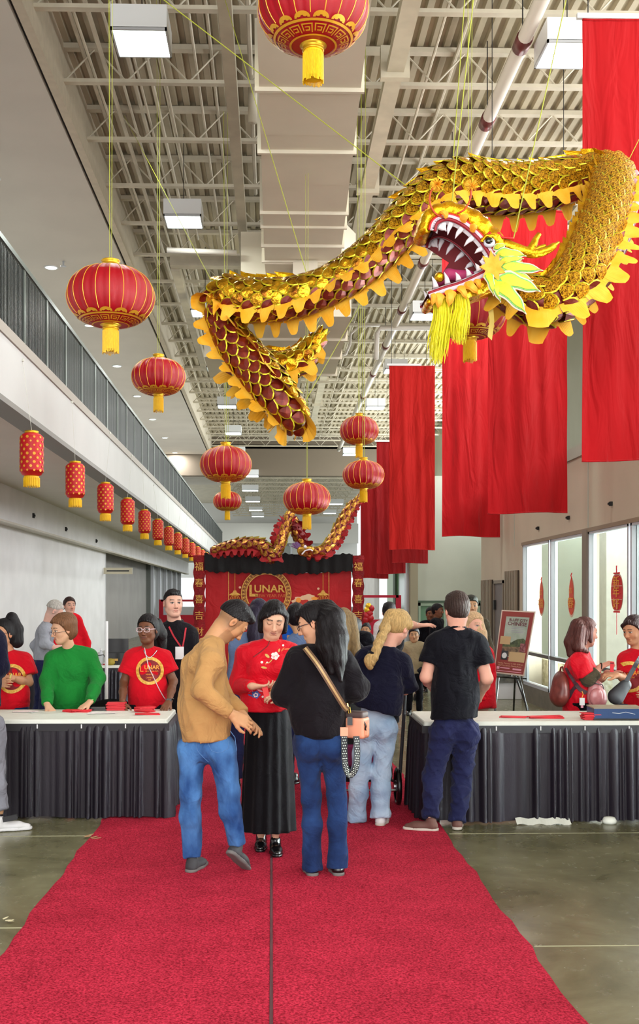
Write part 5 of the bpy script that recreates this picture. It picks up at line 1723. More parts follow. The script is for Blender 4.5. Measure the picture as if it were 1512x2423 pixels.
# -- 12. person in red behind him
Y = 15.5
J = stand(U(170, 1690, Y).x, Y, 1.62, 172)
px(J, Y, head=(165, 1434, 0), nck=(168, 1456, 0), sR=(152, 1466, 0), sL=(182, 1466, 0), cht=(168, 1482))
P12 = person('person in long-sleeved red top standing against the white wall', J,
    dict(mat=C_red, hem=-.05, sleeve='long', name='long_top'), dict(mat=C_blkT, name='trousers'), (S_black, S_black), tone=(208, 160, 140), hair=('short_bun', (44, 30, 28)), look=(150, -4, 0), female=True, res=.018, hres=.006, seed=25)

# -- 13. woman with backpack at the right table
Y = 9.05
J = stand(U(1372, 1700, Y).x, Y, 1.62, 78)
px(J, Y, head=(1386, 1497, 0), nck=(1374, 1540, 0), sR=(1368, 1566, -.17), sL=(1374, 1566, .17), cht=(1372, 1592), wst=(1372, 1640), pel=(1374, 1690), eR=(1392, 1608, -.2), wR=(1421, 1578, -.16), eL=(1410, 1614, .1), wL=(1440, 1592, .02))
P13 = person('woman in red shirt with brown backpack and pink front bag handing over an envelope', J,
    dict(mat=C_redsilk, hem=-.04, rh=.165, rw=.16, rc=.158, arm=(.08, .075, .05), sleeve=.8, fold=.01, depth=.85, name='red_shirt', sw=1.1), dict(mat=C_blkT, name='trousers'), (S_black, S_black), tone=(214, 150, 128), hair=('bob_long', (66, 34, 30)), look=(78, 6, 0), female=True, seed=27, smile=.6, bust=True,
    world_hair=[([U(1366, 1480, Y - .04), U(1352, 1520, Y - .07), U(1350, 1548, Y - .09)], [.06, .06, .03]), ([U(1372, 1490, Y - .1), U(1368, 1530, Y - .14), U(1390, 1542, Y - .12)], [.05, .045, .015])],
    hands={'R': dict(dir=A(.8, .0, .35), back=A(-.4, -.3, .9), curl=.75), 'L': dict(dir=A(.7, -.3, -.3), back=A(.1, .5, -.8), curl=.5)})
fs_ = F(.02); e, w = J['eR'], J['wR']
fs_.cap(J['sR'] + (e - J['sR']) * .75, e, .062, .06); fs_.cap(e, e + (w - e) * .62, .06, .062, cuts=[(e + (w - e) * .62, w - e)]); fs_.disp = cloth_disp(5, .008, 22)
v, q = surf(fs_, .009); raw_obj('rolled_sleeve', v, q, C_olive, P13['root'], base=P13['base'])
MB().tube([w + A(.012 * math.cos(t) * .4, .03 * math.sin(t), .03 * math.cos(t)) - P13['base'] for t in np.linspace(0, 6.28, 14)], .006, 6).build('bracelet', S_black, P13['root'])
mbs = MB(); mbs.tube([head_pt(P13, s_ * .07, .02, .085 - abs(s_) * .02) - P13['base'] for s_ in np.linspace(-1, 1, 9)], .008, 6); mbs.build('glasses_on_hair', M_goldm, P13['root'])

# -- 14. woman in printed red shirt at the right edge
Y = 9.25
J = stand(U(1505, 1700, Y).x, Y, 1.64, 200)
px(J, Y, head=(1499, 1492, -.02), nck=(1508, 1538, 0), sR=(1480, 1562, -.02), sL=(1548, 1560, 0), cht=(1512, 1592), wst=(1512, 1640), pel=(1514, 1694), eR=(1482, 1608, -.06), wR=(1461, 1598, -.4), eL=(1560, 1620, 0), wL=(1530, 1640, -.3))
P14 = person('smiling woman with black sling bag in printed red t-shirt at the right edge', J,
    dict(mat=C_red, hem=.02, rh=.16, rw=.152, rc=.152, sleeve=.68, arm=(.066, .074, .05), fold=.006, name='printed_shirt'), dict(mat=C_navyp, name='trousers'), (S_black, S_black), tone=(206, 148, 112), hair=('pony_side', (40, 24, 24)), look=(238, 14, 0), female=True, seed=29, smile=1.0, bust=True,
    extra_hair=[([(0, -.09, .03), (0, -.12, -.02)], [.05, .03])],
    hands={'R': dict(dir=A(-.9, -.2, .1), back=A(-.1, -.4, .9), curl=.6)})
tshirt_print(P14, U(1508, 1606, Y - .3), (1, .0, 0), (0, 0, 1), 1.0)

# -- background figures
def bg(label, x, yfoot, Y, H, face, top, bot, tone, hair, look=(None, 0, 0), res=.018, hres=.007, female=False, sleeve='long', over=None, eyes='open', wh=None, name='shirt', eh=None, seed=40, kind='pants', group=None, **kw):
    J = stand(U(x, yfoot, Y).x, Y, H, face)
    if over: px(J, Y, **over)
    b = dict(mat=bot, name='trousers') if kind == 'pants' else dict(mat=bot, kind='skirt', hem=.48 * H if kind == 'short' else .08 * H, r=(.1, .2))
    return person(label, J, dict(mat=top, sleeve=sleeve, hem=-.06, name=name), b, (S_black, S_black), tone=tone, hair=hair, look=look, eyes=eyes, female=female, res=res, hres=hres, world_hair=wh, extra_hair=eh, seed=seed, fine_arm=.009, group=group, **kw)
Y = 9.4
bg('woman with long black hair in blue-grey shirt behind the tan sweater', 585, 1800, Y, 1.62, 352, C_bluegrey, C_navyp, LIGHT, ('long', (26, 20, 36)), over=dict(head=(612, 1452), nck=(604, 1496), sL=(560, 1530), sR=(634, 1530), eL=(552, 1600)), female=True,
   wh=[([U(606, 1450, Y - .08), U(604, 1500, Y - .12), U(606, 1560, Y - .14)], [.07, .07, .05]), ([U(622, 1450, Y - .08), U(624, 1500, Y - .12), U(626, 1550, Y - .14)], [.06, .06, .04])], seed=41)
bg('person in grey-blue shirt between the red top and the ponytail', 706, 1800, 9.4, 1.58, 10, C_bluegrey, C_navyp, LIGHT, ('short_full', BLACKH), over=dict(head=(702, 1462), nck=(712, 1500), sL=(700, 1522), sR=(740, 1526)), female=True, seed=42)
bg('small child in bright blue shirt carried beside the grey-blue shirt', 690, 1560, 9.6, .95, 20, cloth('bright_blue_cotton', (30, 96, 200)), C_navyp, LIGHT, ('short', BROWNH), over=dict(head=(688, 1466), nck=(690, 1482), sL=(682, 1490), sR=(700, 1490), cht=(691, 1502), wst=(691, 1530), pel=(691, 1556), hL=(686, 1560), hR=(697, 1560), kL=(686, 1590), kR=(697, 1590), aL=(686, 1620), aR=(697, 1620), eL=(680, 1510), eR=(704, 1510), wL=(684, 1528), wR=(702, 1528)), seed=43, hs=.6, girth=.55)
Y = 10.0
bg('woman with long straight light brown hair seen from behind', 815, 1810, Y, 1.62, 0, C_blk, C_blkT, LIGHT, ('long', (112, 92, 62)), over=dict(head=(813, 1472), nck=(814, 1515), sL=(780, 1545), sR=(848, 1545)), female=True,
   wh=[([U(800, 1465, Y - .08), U(793, 1500, Y - .12), U(785, 1550, Y - .14)], [.07, .06, .05]), ([U(814, 1465, Y - .09), U(814, 1500, Y - .14), U(812, 1570, Y - .16)], [.08, .07, .05]), ([U(826, 1465, Y - .08), U(834, 1500, Y - .12), U(842, 1545, Y - .14)], [.07, .06, .05])], seed=44)
bg('person with dark curly hair behind the light brown hair', 838, 1760, 11.0, 1.55, 30, C_blkT, C_blkT, BROWN, ('mid', BLACKH), over=dict(head=(836, 1490)), seed=45)
Y = 13.5
P20 = bg('person in dark vest over white hoodie pointing with an outstretched right arm', 915, 1720, Y, 1.66, 10, C_white, C_blkT, PINK, ('short_top', BLACKH), over=dict(head=(921, 1450), nck=(921, 1468), sL=(898, 1482), sR=(944, 1482), eR=(965, 1478), wR=(990, 1480), eL=(892, 1510), wL=(898, 1540)), seed=46, name='hoodie',
   hands={'R': dict(dir=A(1, 0, .05), back=A(0, -.3, .9), curl=.1, spread=1.8, sc=1.3)})
vf = F(.04); Jb = N3(U(921, 1520, Y)); vf.cap(Jb, N3(U(921, 1488, Y)), .19, .17, sq=(A(0, 1, 0), .75)); vf.cut(N3(U(921, 1478, Y)), A(0, 0, 1))
v, q = surf(vf, .018); raw_obj('vest', v, q, C_blkT, P20['root'], base=P20['base'])
bg('silhouetted person in dark coat standing left by the green glass doors', 1018, 1630, 19.0, 1.48, 180, C_blkT, C_blkT, BROWN, ('short_full', BLACKH), seed=47)
bg('silhouetted person in dark coat standing right by the green glass doors', 1034, 1640, 18.4, 1.55, 120, C_blkT, C_blkT, BROWN, ('short', BLACKH), seed=48)
Y = 9.5
bg('woman with long blonde hair and red dress behind the black t-shirt man', 1122, 1810, Y, 1.58, 150, C_red, C_red, PINK, ('long', (172, 142, 108)), over=dict(head=(1122, 1482), nck=(1126, 1520), sL=(1150, 1545), sR=(1104, 1545), cht=(1130, 1570), wst=(1134, 1620), pel=(1138, 1660), eL=(1160, 1600), wL=(1150, 1640)), female=True, kind='short',
   wh=[([U(1126, 1465, Y), U(1136, 1500, Y - .04), U(1142, 1530, Y - .06)], [.06, .06, .05])], seed=49)
bg('person with dark cap behind the blonde woman in red', 1114, 1720, 13.0, 1.68, 180, C_olive, C_blkT, LIGHT, ('short_top', (30, 32, 26)), seed=50)
bg('person in beige shirt with dark hair beyond the blonde braid', 980, 1650, 15.2, 1.22, 190, C_beige, C_blkT, LIGHT, ('short_full', BLACKH), seed=51)
bg('little child in red top and pink skirt with white tights', 977, 1652, 17.5, .95, 30, C_red, C_pink, PINK, ('short_full', BLACKH), kind='short', sleeve=.7, seed=52)
bg('person in red shirt with black hair beside the red tent post', 867, 1640, 17.0, 1.24, 200, C_dred, C_blkT, LIGHT, ('short_full', BLACKH), seed=53)
# ------------------------------------------------------------------ tables and what lies on them
M_skirt = mat('black_satin_skirt', (24, 18, 29), .55, var=.2, vscale=4, spec=.35, sheen=.0, bump=.0015, bscale=90, stretch=(1, 1, .25))
M_topcloth = mat('white_plastic_tablecloth', (232, 236, 226), .5, var=.03, wrinkle=.006, wscale=6)
def skirted_table(x0, x1, y0, y1, lab, seed, top=.745):
    cx, cy = (x0 + x1) / 2, (y0 + y1) / 2
    t = thing('skirted_table', lab, 'table', (cx, cy, 0), group='white-topped tables with black skirts')
    w, d = (x1 - x0) / 2, (y1 - y0) / 2
    mb = MB()
    loop = []
    rc = .03
    for (sx, sy, a0) in ((1, 1, 0), (-1, 1, 90), (-1, -1, 180), (1, -1, 270)):
        for k in range(5):
            a = math.radians(a0 + 22.5 * k)
            loop.append((sx * (w - rc) + rc * math.cos(a), sy * (d - rc) + rc * math.sin(a)))
    n = len(loop); vs = []
    for z, o in ((top, -.004), (top - .006, 0.002), (top - .045, .006)):
        vs += [(x * (1 + o / w), y * (1 + o / d), z) for x, y in loop]
    fs = [tuple(range(n))] + [(k * n + i, (k + 1) * n + i, (k + 1) * n + (i + 1) % n, k * n + (i + 1) % n) for k in range(2) for i in range(n)]
    mb.add(vs, fs); mb.build('tablecloth_top', M_topcloth, t)
    # pleated skirt: front and both ends
    path = [(-w, d), (-w, -d), (w, -d), (w, d)]
    seg = [2 * d, 2 * w, 2 * d]; T = sum(seg)
    rr = random.Random(seed)
    widths = []; s = 0
    while s < T: k = rr.choice((.03, .04, .05, .06, .08)) * rr.uniform(.8, 1.2); widths.append((s, k, rr.choice((.1, .3, .7, 1.0, 1.3)))); s += k
    def at(s):
        s = max(0, min(T - 1e-6, s)); i = 0
        while s > seg[i]: s -= seg[i]; i += 1
        a, b = Vector(path[i]), Vector(path[i + 1]); dr = (b - a).normalized()
        return a + dr * s, Vector((dr.y, -dr.x))
    nU = int(T / .009); nV = 12; S = [T * i / nU for i in range(nU + 1)]
    def wave(s, v):
        # pleat profile
        for (a, k, h) in widths:
            if a <= s < a + k:
                q = (s - a) / k
                return h * (math.sin(q * PI) ** .9) * (.75 + .5 * q)
        return 0
    wv = [wave(s, 0) for s in S]
    vs = []
    for i, s in enumerate(S):
        p, nn = at(s)
        for j in range(nV + 1):
            v = j / nV
            z = top - .04 - v * (top - .055) + (.006 * math.sin(s * 9) if j == nV else 0)
            amp = (.008 if v < .06 else .02 + .026 * v ** .6)
            sh = .02 * v * math.sin(s * 5 + seed)
            o = .008 + amp * wv[i] + .012 * v + sh * .4
            q = p + nn * o
            vs.append((q.x, q.y, z))
    fs = [(i * (nV + 1) + j, i * (nV + 1) + j + 1, (i + 1) * (nV + 1) + j + 1, (i + 1) * (nV + 1) + j) for i in range(nU) for j in range(nV)]
    MB().add(vs, fs).build('skirt', M_skirt, t, smooth=True)
    MB().bb(-w - .014, w + .014, -d - .02, -d - .008, top - .085, top - .03).bb(w + .008, w + .02, -d - .014, d, top - .085, top - .03).bb(-w - .02, -w - .008, -d - .014, d, top - .085, top - .03).build('skirt_band', mat('black_skirt_band', (26, 24, 30), .6), t)
    for i in range(int(2 * w / .33)):
        MB().box((-w + .2 + i * .33, -d - .021, top - .05), (.008, .006, .03)).build('clip', M_white_metal, t)
    for sx in (-1, 1):
        for sy in (-1, 1): MB().tube([(sx * (w - .12), sy * (d - .1), 0), (sx * (w - .12), sy * (d - .1), top - .03)], .014, 8).build('leg', M_silver, t)
    return t
skirted_table(-2.62, -.792, 8.16, 8.9, 'skirted table with white top at left, where the green sweatshirt woman leans', 3)
skirted_table(1.13, 2.96, 7.95, 8.68, 'skirted table with white top at right beside the black t-shirt man', 9)
skirted_table(-3.9, -2.05, 14.6, 15.3, 'rear skirted table by the left wall holding a black box', 5)
TZ = .746
def ontab(x, y, ztab=TZ): return UZ(x, y, ztab)
def env_stack(p, n, sx, sy, rz, lab, fan=0.0, name='envelope_stack', grp=None):
    t = thing(name, lab, 'envelopes', p, rz=rz, group=grp)
    rr = random.Random(int(p.x * 100))
    for i in range(n):
        a = rr.uniform(-.12, .12) + fan * (i - n / 2)
        o = MB().box((0, 0, 0), (sx, sy, .0052)).build('envelope', M_envelope, t, loc=(rr.uniform(-.01, .01), rr.uniform(-.01, .01), .003 + i * .0058))
        o.rotation_euler = (rr.uniform(-.02, .02), rr.uniform(-.02, .02), a)
    return t
p = ontab(276, 1680); env_stack(p, 11, .15, .09, 0, 'neat stack of red envelopes on the left table in front of the arm')
p = ontab(342, 1684); env_stack(p, 7, .15, .085, .2, 'loose heap of red envelopes below the printed red shirt', .22)
p = ontab(348, 1691); env_stack(p, 2, .19, .06, .1, 'flat pair of red envelopes near the table front edge', .05)
p = ontab(190, 1684); env_stack(p, 3, .17, .08, .3, 'spread of dark red envelopes under the green woman hands', .4)
p = ontab(168, 1684); env_stack(p, 3, .12, .08, -.3, 'red envelopes beside the right hand of the green woman', .3)
p = ontab(1400, 1702); env_stack(p, 9, .15, .09, 0, 'neat stack of pink-red envelopes on the right table beside the blue box')
p = ontab(1290, 1699); env_stack(p, 3, .26, .07, .05, 'spread of flat red envelopes along the middle of the right table', .12)
p = ontab(1215, 1698); env_stack(p, 2, .2, .06, -.1, 'thin red strips of paper on the right table near the man', .15)
for i, (x, y, w_, d_, rz, c, lab) in enumerate([(205, 1681, .16, .1, .5, (236, 236, 236), 'white card held flat by the green woman left hand'), (60, 1684, .2, .1, .3, (240, 220, 220), 'pinkish paper sheet on the left table near its end'),
        (78, 1686, .08, .05, 1.0, (236, 240, 238), 'crumpled white tissue on the left table'), (240, 1688, .22, .09, .1, (238, 232, 232), 'pale printed sheet on the left table')]):
    q = ontab(x, y)
    mb = MB(); mb.grid(lambda u, v: ((u - .5) * w_, (v - .5) * d_, .003 + .004 * math.sin(u * 7 + i) * math.sin(v * 5)), 8, 5)
    o = mb.build('paper_sheet', mat('paper_%d' % i, c, .7), loc=q, smooth=True); o.rotation_euler[2] = rz
    props(o, lab, 'paper')
q = ontab(228, 1681); t = thing('eyeglass_case', 'flat black case on the left table beside the green sleeve', 'case', q)
MB().bb(-.08, .08, -.03, .03, 0.001, .018).build('lower_shell', S_black, t); MB().bb(-.075, .075, -.026, .026, .018, .026).build('lid', S_black, t)
# blue book box
q = ontab(1455, 1700); t = thing('blue_box', 'dark blue flat box with pale lid on the right table', 'box', q, rz=-.05)
MB().bb(-.19, .19, -.12, .12, 0.001, .012).build('base', S_black, t)
MB().bb(-.185, .185, -.115, .115, .012, .085).build('body', mat('deep_blue_card', (22, 60, 110), .35), t)
MB().bb(-.188, .188, -.118, .118, .085, .093).build('lid', mat('taupe_lid', (150, 138, 116), .5), t)
MB().tube([(-.05, -.1155, .055), (0, -.1155, .05), (.05, -.1155, .06), (.12, -.1155, .045)], .002, 4).build('print_line', M_white_metal, t)
# folding chair behind left table
q = U(256, 1700, 9.7); t = thing('folding_chair', 'black folding chair back showing behind the left table', 'chair', (q.x, 9.9, 0))
zb = U(0, 1655, 9.9).z
mb = MB(); mb.grid(lambda u, v: ((u - .5) * .44, .03 * math.cos((u - .5) * 2.4), zb - .22 * v - .03 * abs(u - .5) ** 2 * 8), 12, 5); mb.grid(lambda u, v: ((u - .5) * .44, .012 + .03 * math.cos((u - .5) * 2.4), zb - .22 * v - .03 * abs(u - .5) ** 2 * 8), 12, 5)
mb.build('backrest', S_black, t, smooth=True)
MB().bb(-.2, .2, -.42, -.04, .44, .47).build('seat', S_black, t)
for sx in (-1, 1):
    MB().tube([(sx * .21, .03, zb - .02), (sx * .22, -.05, .45), (sx * .22, -.4, .0)], .012, 6).build('leg', S_char, t)
    MB().tube([(sx * .19, -.38, .44), (sx * .2, .1, .0)], .012, 6).build('leg', S_char, t)
# things on the rear table
q = U(277, 1562, 14.9); t = thing('black_box', 'open black cardboard box on the rear table', 'box', (q.x, 14.9, TZ))
MB().bb(-.14, .14, -.12, .12, 0.001, .16).build('body', S_black, t); MB().box((0, .13, .25), (.28, .01, .2)).build('lid', S_black, t)
MB().box((-.02, -.121, .07), (.1, .004, .03)).build('label', M_e_gold, t)
q = U(239, 1560, 14.8); t = thing('water_bottle', 'clear plastic water bottle on the rear table', 'bottle', (q.x, 14.8, TZ))
MB().lathe([(.03, 0.001), (.034, .02), (.034, .14), (.014, .19), (.014, .21)], 16).build('body', mat('clear_plastic', (225, 232, 238), .1, alpha=.6), t, smooth=True); MB().lathe([(.016, .205), (.016, .225)], 12).build('cap', M_white_metal, t)
q = UZ(246, 1571, TZ); env_stack(V(q.x, 14.85, TZ), 2, .3, .1, .1, 'red envelopes lying on the rear table', .2)
t = thing('yellow_bag', 'small yellow and black pouch on the rear table', 'pouch', (U(262, 1560, 14.8).x, 14.75, TZ)); MB().lathe([(.05, 0.001), (.07, .03), (.05, .08), (.02, .09)], 14).build('body', mat('olive_yellow', (150, 130, 30), .6), t, smooth=True); MB().tube([(-.05, 0, .07), (-.09, 0, .14), (-.18, 0, .13)], .006, 5).build('cord', S_black, t)
# white things under the right table hem
props(MB().grid(lambda u, v: ((u - .5) * .4, -.07 * v, .004 + .035 * (1 - v) + .006 * math.sin(u * 19)), 20, 3).build('white_cloth_end', M_topcloth, loc=(U(1280, 1950, 7.93).x, 7.9, 0)), 'end of white plastic sheet lying under the right table skirt', 'cloth')
props(MB().lathe([(.05, 0.001), (.055, .02), (.04, .045), (.01, .05)], 16).build('white_paper_cup', M_topcloth, loc=(U(1440, 1955, 7.9).x, 7.88, 0), smooth=True), 'crushed white cup on the floor under the right table skirt', 'cup')

# ------------------------------------------------------------------ easel with poster
Y = 14.4
t = thing('poster_easel', 'black folding easel carrying a framed poster near the windows', 'easel', tuple(N3(U(1235, 1700, Y)) * A(1, 1, 0)))
b = t.location
ptL, ptR = U(1186, 1462, Y + .1) - b, U(1256, 1466, Y + .1) - b
top = U(1225, 1452, Y + .25) - b
def g(x, Yy): v = U(x, 1500, Yy); return Vector((v.x, Yy, 0.01)) - Vector((b.x, b.y, 0))
for nm, a_, q in (('leg', U(1226, 1590, Y - .1) - b, g(1256, Y - .5)), ('leg', U(1216, 1590, Y + .0) - b, g(1262, Y - .35)), ('leg', U(1180, 1600, Y) - b, g(1168, Y - .4)), ('rear_leg', top, g(1215, Y + .9))):
    MB().tube([a_, q], .014, 6).build(nm, S_black, t, smooth=True)
MB().tube([U(1172, 1601, Y - .06) - b, U(1246, 1606, Y - .06) - b], .012, 6).build('ledge', S_black, t)
MB().tube([top, U(1210, 1600, Y + .05) - b], .012, 6).build('mast', S_black, t)
po = thing('event_poster', 'tilted red-framed poster reading bluff city chinese on the easel', 'poster', U(1205, 1525, Y))
b = po.location
c00, c10, c11, c01 = [U(x, y, yy) for x, y, yy in ((1168, 1592, Y - .02), (1240, 1600, Y - .22), (1267, 1447, Y - .06), (1187, 1443, Y + .14))]
def PP(u, v): return (c00 * (1 - u) + c10 * u) * (1 - v) + (c01 * (1 - u) + c11 * u) * v
nP = (c10 - c00).cross(c01 - c00).normalized()
if nP.y > 0: nP = -nP
def panel(nm, poly, off, m, thick=.0):
    vs = [PP(u, v) + nP * off - b for u, v in poly]
    k = len(vs)
    if thick: 
        mb = MB().add(vs + [p - nP * thick for p in vs], [tuple(range(k)), tuple(range(2 * k - 1, k - 1, -1))] + [(i, i + k, (i + 1) % k + k, (i + 1) % k) for i in range(k)])
    else: mb = MB().add(vs, [tuple(range(k))])
    return mb.build(nm, m, po)
R4 = lambda u0, v0, u1, v1: [(u0, v0), (u1, v0), (u1, v1), (u0, v1)]
panel('board', R4(0, 0, 1, 1), 0, mat('cream_board', (226, 206, 190), .6), .02)
panel('print_frame', R4(.03, .02, .97, .98), .002, mat('brick_red_print', (150, 58, 52), .6))
panel('print_picture', R4(.17, .27, .86, .9), .004, mat('pale_green_sky_print', (186, 196, 184), .6, color2=(160, 176, 158), vscale=8))
panel('print_trees', [(.17, .5), (.3, .56), (.42, .49), (.5, .52), (.6, .55), (.78, .57), (.86, .54), (.86, .44), (.17, .42)], .0055, mat('tree_print', (92, 104, 66), .6, color2=(50, 60, 42), vscale=30))
panel('print_street', R4(.17, .28, .86, .46), .005, mat('street_print', (150, 122, 92), .6, color2=(78, 62, 50), vscale=22))
panel('print_note', R4(.08, .46, .4, .585), .007, mat('kraft_note', (206, 174, 128), .6))
panel('print_note', R4(.42, .2, .93, .35), .007, mat('kraft_note', (206, 174, 128), .6))
panel('print_card', R4(.72, .36, .9, .49), .0065, mat('rose_card', (170, 110, 112), .6, color2=(110, 50, 56), vscale=30))
panel('print_badge_ground', R4(.17, .22, .38, .36), .0065, S_char)
panel('print_badge', [(.275 + .08 * math.cos(a), .285 + .045 * math.sin(a)) for a in np.linspace(0, 6.0, 16)], .008, M_white_metal)
for yy_, h_ in ((.19, .004), (.105, .004), (.95, .003)): pass
exP, eyP = (c10 - c00).normalized(), (c01 - c00).normalized()
def ptext(s, u, v, size, m, sx=1.0, bold=0.0, align='CENTER'):
    vs, fs = text_mesh(s, size, align, bold)
    o = PP(u, v) + nP * .009 - b
    MB().add([o + exP * x * sx + eyP * y for x, y in vs], fs).build('print_lettering', m, po)
M_pt = mat('maroon_ink', (104, 44, 56), .6); M_pc = mat('cream_ink', (236, 190, 150), .6)
ptext('BLUFF CITY', .55, .845, .052, M_pt, .95, .0012); ptext('CHINESE', .53, .785, .07, M_pt, .95, .0015)
for v_ in (.735, .71, .68, .655): panel('print_text_line', R4(.38, v_, .75, v_ + .006), .006, mat('lilac_ink', (164, 160, 176), .6))
ptext('Tuesday, February 4 | 5:30 - 8:00 pm', .5, .165, .026, M_pc, .9); ptext('Bluff City Library, Meeting Room', .5, .13, .026, M_pc, .9)
panel('print_logo', R4(.08, .07, .17, .11), .006, M_e_pink); panel('print_text_line', R4(.19, .085, .5, .1), .006, M_e_pink); panel('print_text_line', R4(.6, .075, .88, .1), .006, M_e_pink); panel('print_text_line', R4(.1, .04, .9, .05), .006, M_e_pink)
# second framed board on the floor behind the easel
q = U(1205, 1625, 17.6); t = thing('leaning_board', 'white framed picture board standing on the floor behind the easel', 'board', (q.x, 17.6, 0))
MB().box((0, 0, .3), (.62, .03, .6), Matrix.Rotation(-.15, 3, 'X')).build('frame', M_white_metal, t); MB().box((.02, -.025, .42), (.46, .01, .3), Matrix.Rotation(-.15, 3, 'X')).build('picture', mat('grey_photo', (110, 108, 96), .5, color2=(60, 58, 50), vscale=9), t)

# ------------------------------------------------------------------ window stickers
XS = XR + .012
def onwin(x, y):
    r = (x - PPX) / FPX; Yp = XS * (_c - _s * r) / (_s + _c * r)
    return U(x, y, Yp)
M_st_o = mat('orange_red_sticker', (232, 74, 26), .4); M_st_y = mat('golden_sticker', (250, 180, 40), .4); M_st_r = mat('red_sticker', (216, 20, 30), .4); M_st_w = mat('pale_sticker_edge', (252, 214, 190), .5)
def sticker_text(s, p, size, parent, m=M_st_y, off=.006):
    vs, fs = text_mesh(s, size)
    MB().add([Vector((-off, -x * 1.9, z)) + p for x, z in vs], fs).build('character_print', m, parent)
for (x, ytop, ybot, lab, ch) in [(1282, 1368, 1455, 'orange gourd-shaped sticker on the farthest window pane', '福'), (1353, 1358, 1458, 'orange gourd-shaped sticker on the second farthest window pane', '春')]:
    pt_, pb = onwin(x, ytop), onwin(x, ybot)
    h = pt_.z - pb.z; c = V(XS - .004, pt_.y, (pt_.z + pb.z) / 2)
    t = thing('window_sticker', lab, 'sticker', c)
    out = []
    for k in range(28):
        a = 2 * PI * k / 28; z = math.sin(a)
        w_ = (.62 if z < 0 else .45) * abs(math.cos(a)) * (1 - .25 * math.exp(-((z - .1) / .12) ** 2))
        out.append((w_ * (1 if math.cos(a) > 0 else -1) * .62, z * .42 - .05))
    def disc(sc, off, m, nm):
        k = len(out); MB().add([(-off, -x_ * h * sc * .75, (z_ * sc) * h) for x_, z_ in out] + [(-off + .003, -x_ * h * sc * .75, (z_ * sc) * h) for x_, z_ in out], [tuple(range(k)), tuple(range(2 * k - 1, k - 1, -1))]).build(nm, m, t)
    disc(1.12, 0.001, M_st_w, 'sticker_edge'); disc(1.0, .005, M_st_o, 'sticker_body')
    MB().tube([(-.004, 0, h * .36), (-.004, -.02, h * .42), (-.004, .015, h * .46), (-.004, -.03, h * .52)], .008, 5).build('stalk', M_st_r, t)
    sticker_text(ch, V(-.008, 0, -.2 * h), .16, t); sticker_text('吉', V(-.008, 0, .1 * h), .09, t)
pt_, pb = onwin(1461, 1352), onwin(1461, 1452); h = pt_.z - pb.z; c = V(XS - .004, pt_.y, (pt_.z + pb.z) / 2)
t = thing('window_sticker', 'red lantern-shaped sticker with gold characters on the nearer window', 'sticker', c)
k = 28; out = [(.27 * (abs(math.cos(a)) ** .6) * (1 if math.cos(a) > 0 else -1), .21 * math.sin(a)) for a in [2 * PI * i / k for i in range(k)]]
for sc, off, m, nm in ((1.07, .001, M_st_w, 'sticker_edge'), (1.0, .005, M_st_r, 'sticker_body')):
    MB().add([(-off, -x_ * sc * .8, z_ * sc) for x_, z_ in out], [tuple(range(k))]).build(nm, m, t)
MB().bb(-.01, .0, -.11, .11, .22, .24).bb(-.01, .0, -.11, .11, -.24, -.22).build('sticker_cap', M_st_r, t); MB().bb(-.009, -.007, -.2, .2, .075, .082).bb(-.009, -.007, -.2, .2, -.085, -.078).bb(-.009, -.007, -.004, .004, -.2, -.09).build('sticker_lines', M_st_w, t)
MB().tube([(-.004, 0, -.24), (-.004, 0, -.5)], .005, 4).build('tassel_line', M_st_r, t); MB().tube([(-.004, 0, .24), (-.004, 0, .32)], .01, 4).build('hook', M_st_r, t)
for s_, z_ in (('新', .12), ('年', 0.0), ('好', -.14)): sticker_text(s_, V(-.009, 0, z_), .14, t)
# small wall sign at left
q = U(287, 1349, 33.0); t = thing('wall_sign', 'small cream sign plate high on the left wall above the grey panels', 'sign', (XLW + .02, 34.0, q.z)); MB().bb(0, .9, -.02, .02, -.1, .1).build('plate', mat('cream_sign', (222, 214, 190), .5), t); MB().bb(.1, .8, -.026, -.02, -.02, .02).build('text_line', S_char, t)
# white pole
t = thing('white_pole', 'slim white post standing in front of the left wall', 'pole', (U(252, 1700, 14.2).x, 14.2, 0)); MB().tube([(0, 0, 0), (0, 0, U(0, 1470, 14.2).z)], .022, 8).build('shaft', M_white_metal, t, smooth=True); MB().lathe([(.12, 0), (.12, .015), (.03, .03)], 16).build('foot_plate', M_white_metal, t)

# ------------------------------------------------------------------ bags and straps, envelope in hand
M_peach = mat('peach_leather', (236, 160, 128), .4, spec=.5); M_taup = mat('taupe_canvas', (70, 54, 52), .6)
t = thing('shoulder_bag', 'small boxy peach shoulder bag on the black sweatshirt woman hip', 'bag', U(846, 1715, 6.4))
b = t.location
def rbox(mb, c, s, R=None, rr=.02):
    fb = F(.01); fb._bb(A(*c), max(s) / 2 + .02)
    Rm = np.array(R) if R is not None else np.eye(3)
    def g_(P, d):
        q = np.abs((P - A(*c)) @ Rm) - (A(*s) / 2 - rr)
        return np.linalg.norm(np.maximum(q, 0), axis=1) + np.minimum(q.max(1), 0) - rr
    fb.fn(g_); return surf(fb, .006, .02)
Rb = np.array(Matrix.Rotation(-.5, 3, 'Z'))
v, q = rbox(None, (0, 0, -.015), (.12, .1, .125), Rb, .014); raw_obj('bag_body', v, q, M_peach, t)
v, q = rbox(None, (-.005, 0, .062), (.118, .095, .04), Rb, .012); raw_obj('bag_top', v, q, M_taup, t)
v, q = rbox(None, (.028, -.042, -.02), (.075, .012, .08), Rb, .004); raw_obj('front_pocket', v, q, M_peach, t)
MB().tube([(-.055, -.03, .07), (-.06, -.035, .1), (-.05, -.04, .11), (-.045, -.035, .075)], .005, 6).tube([(-.06, -.035, .1), (-.066, -.03, .13)], .008, 6).build('clasp', M_goldm, t)
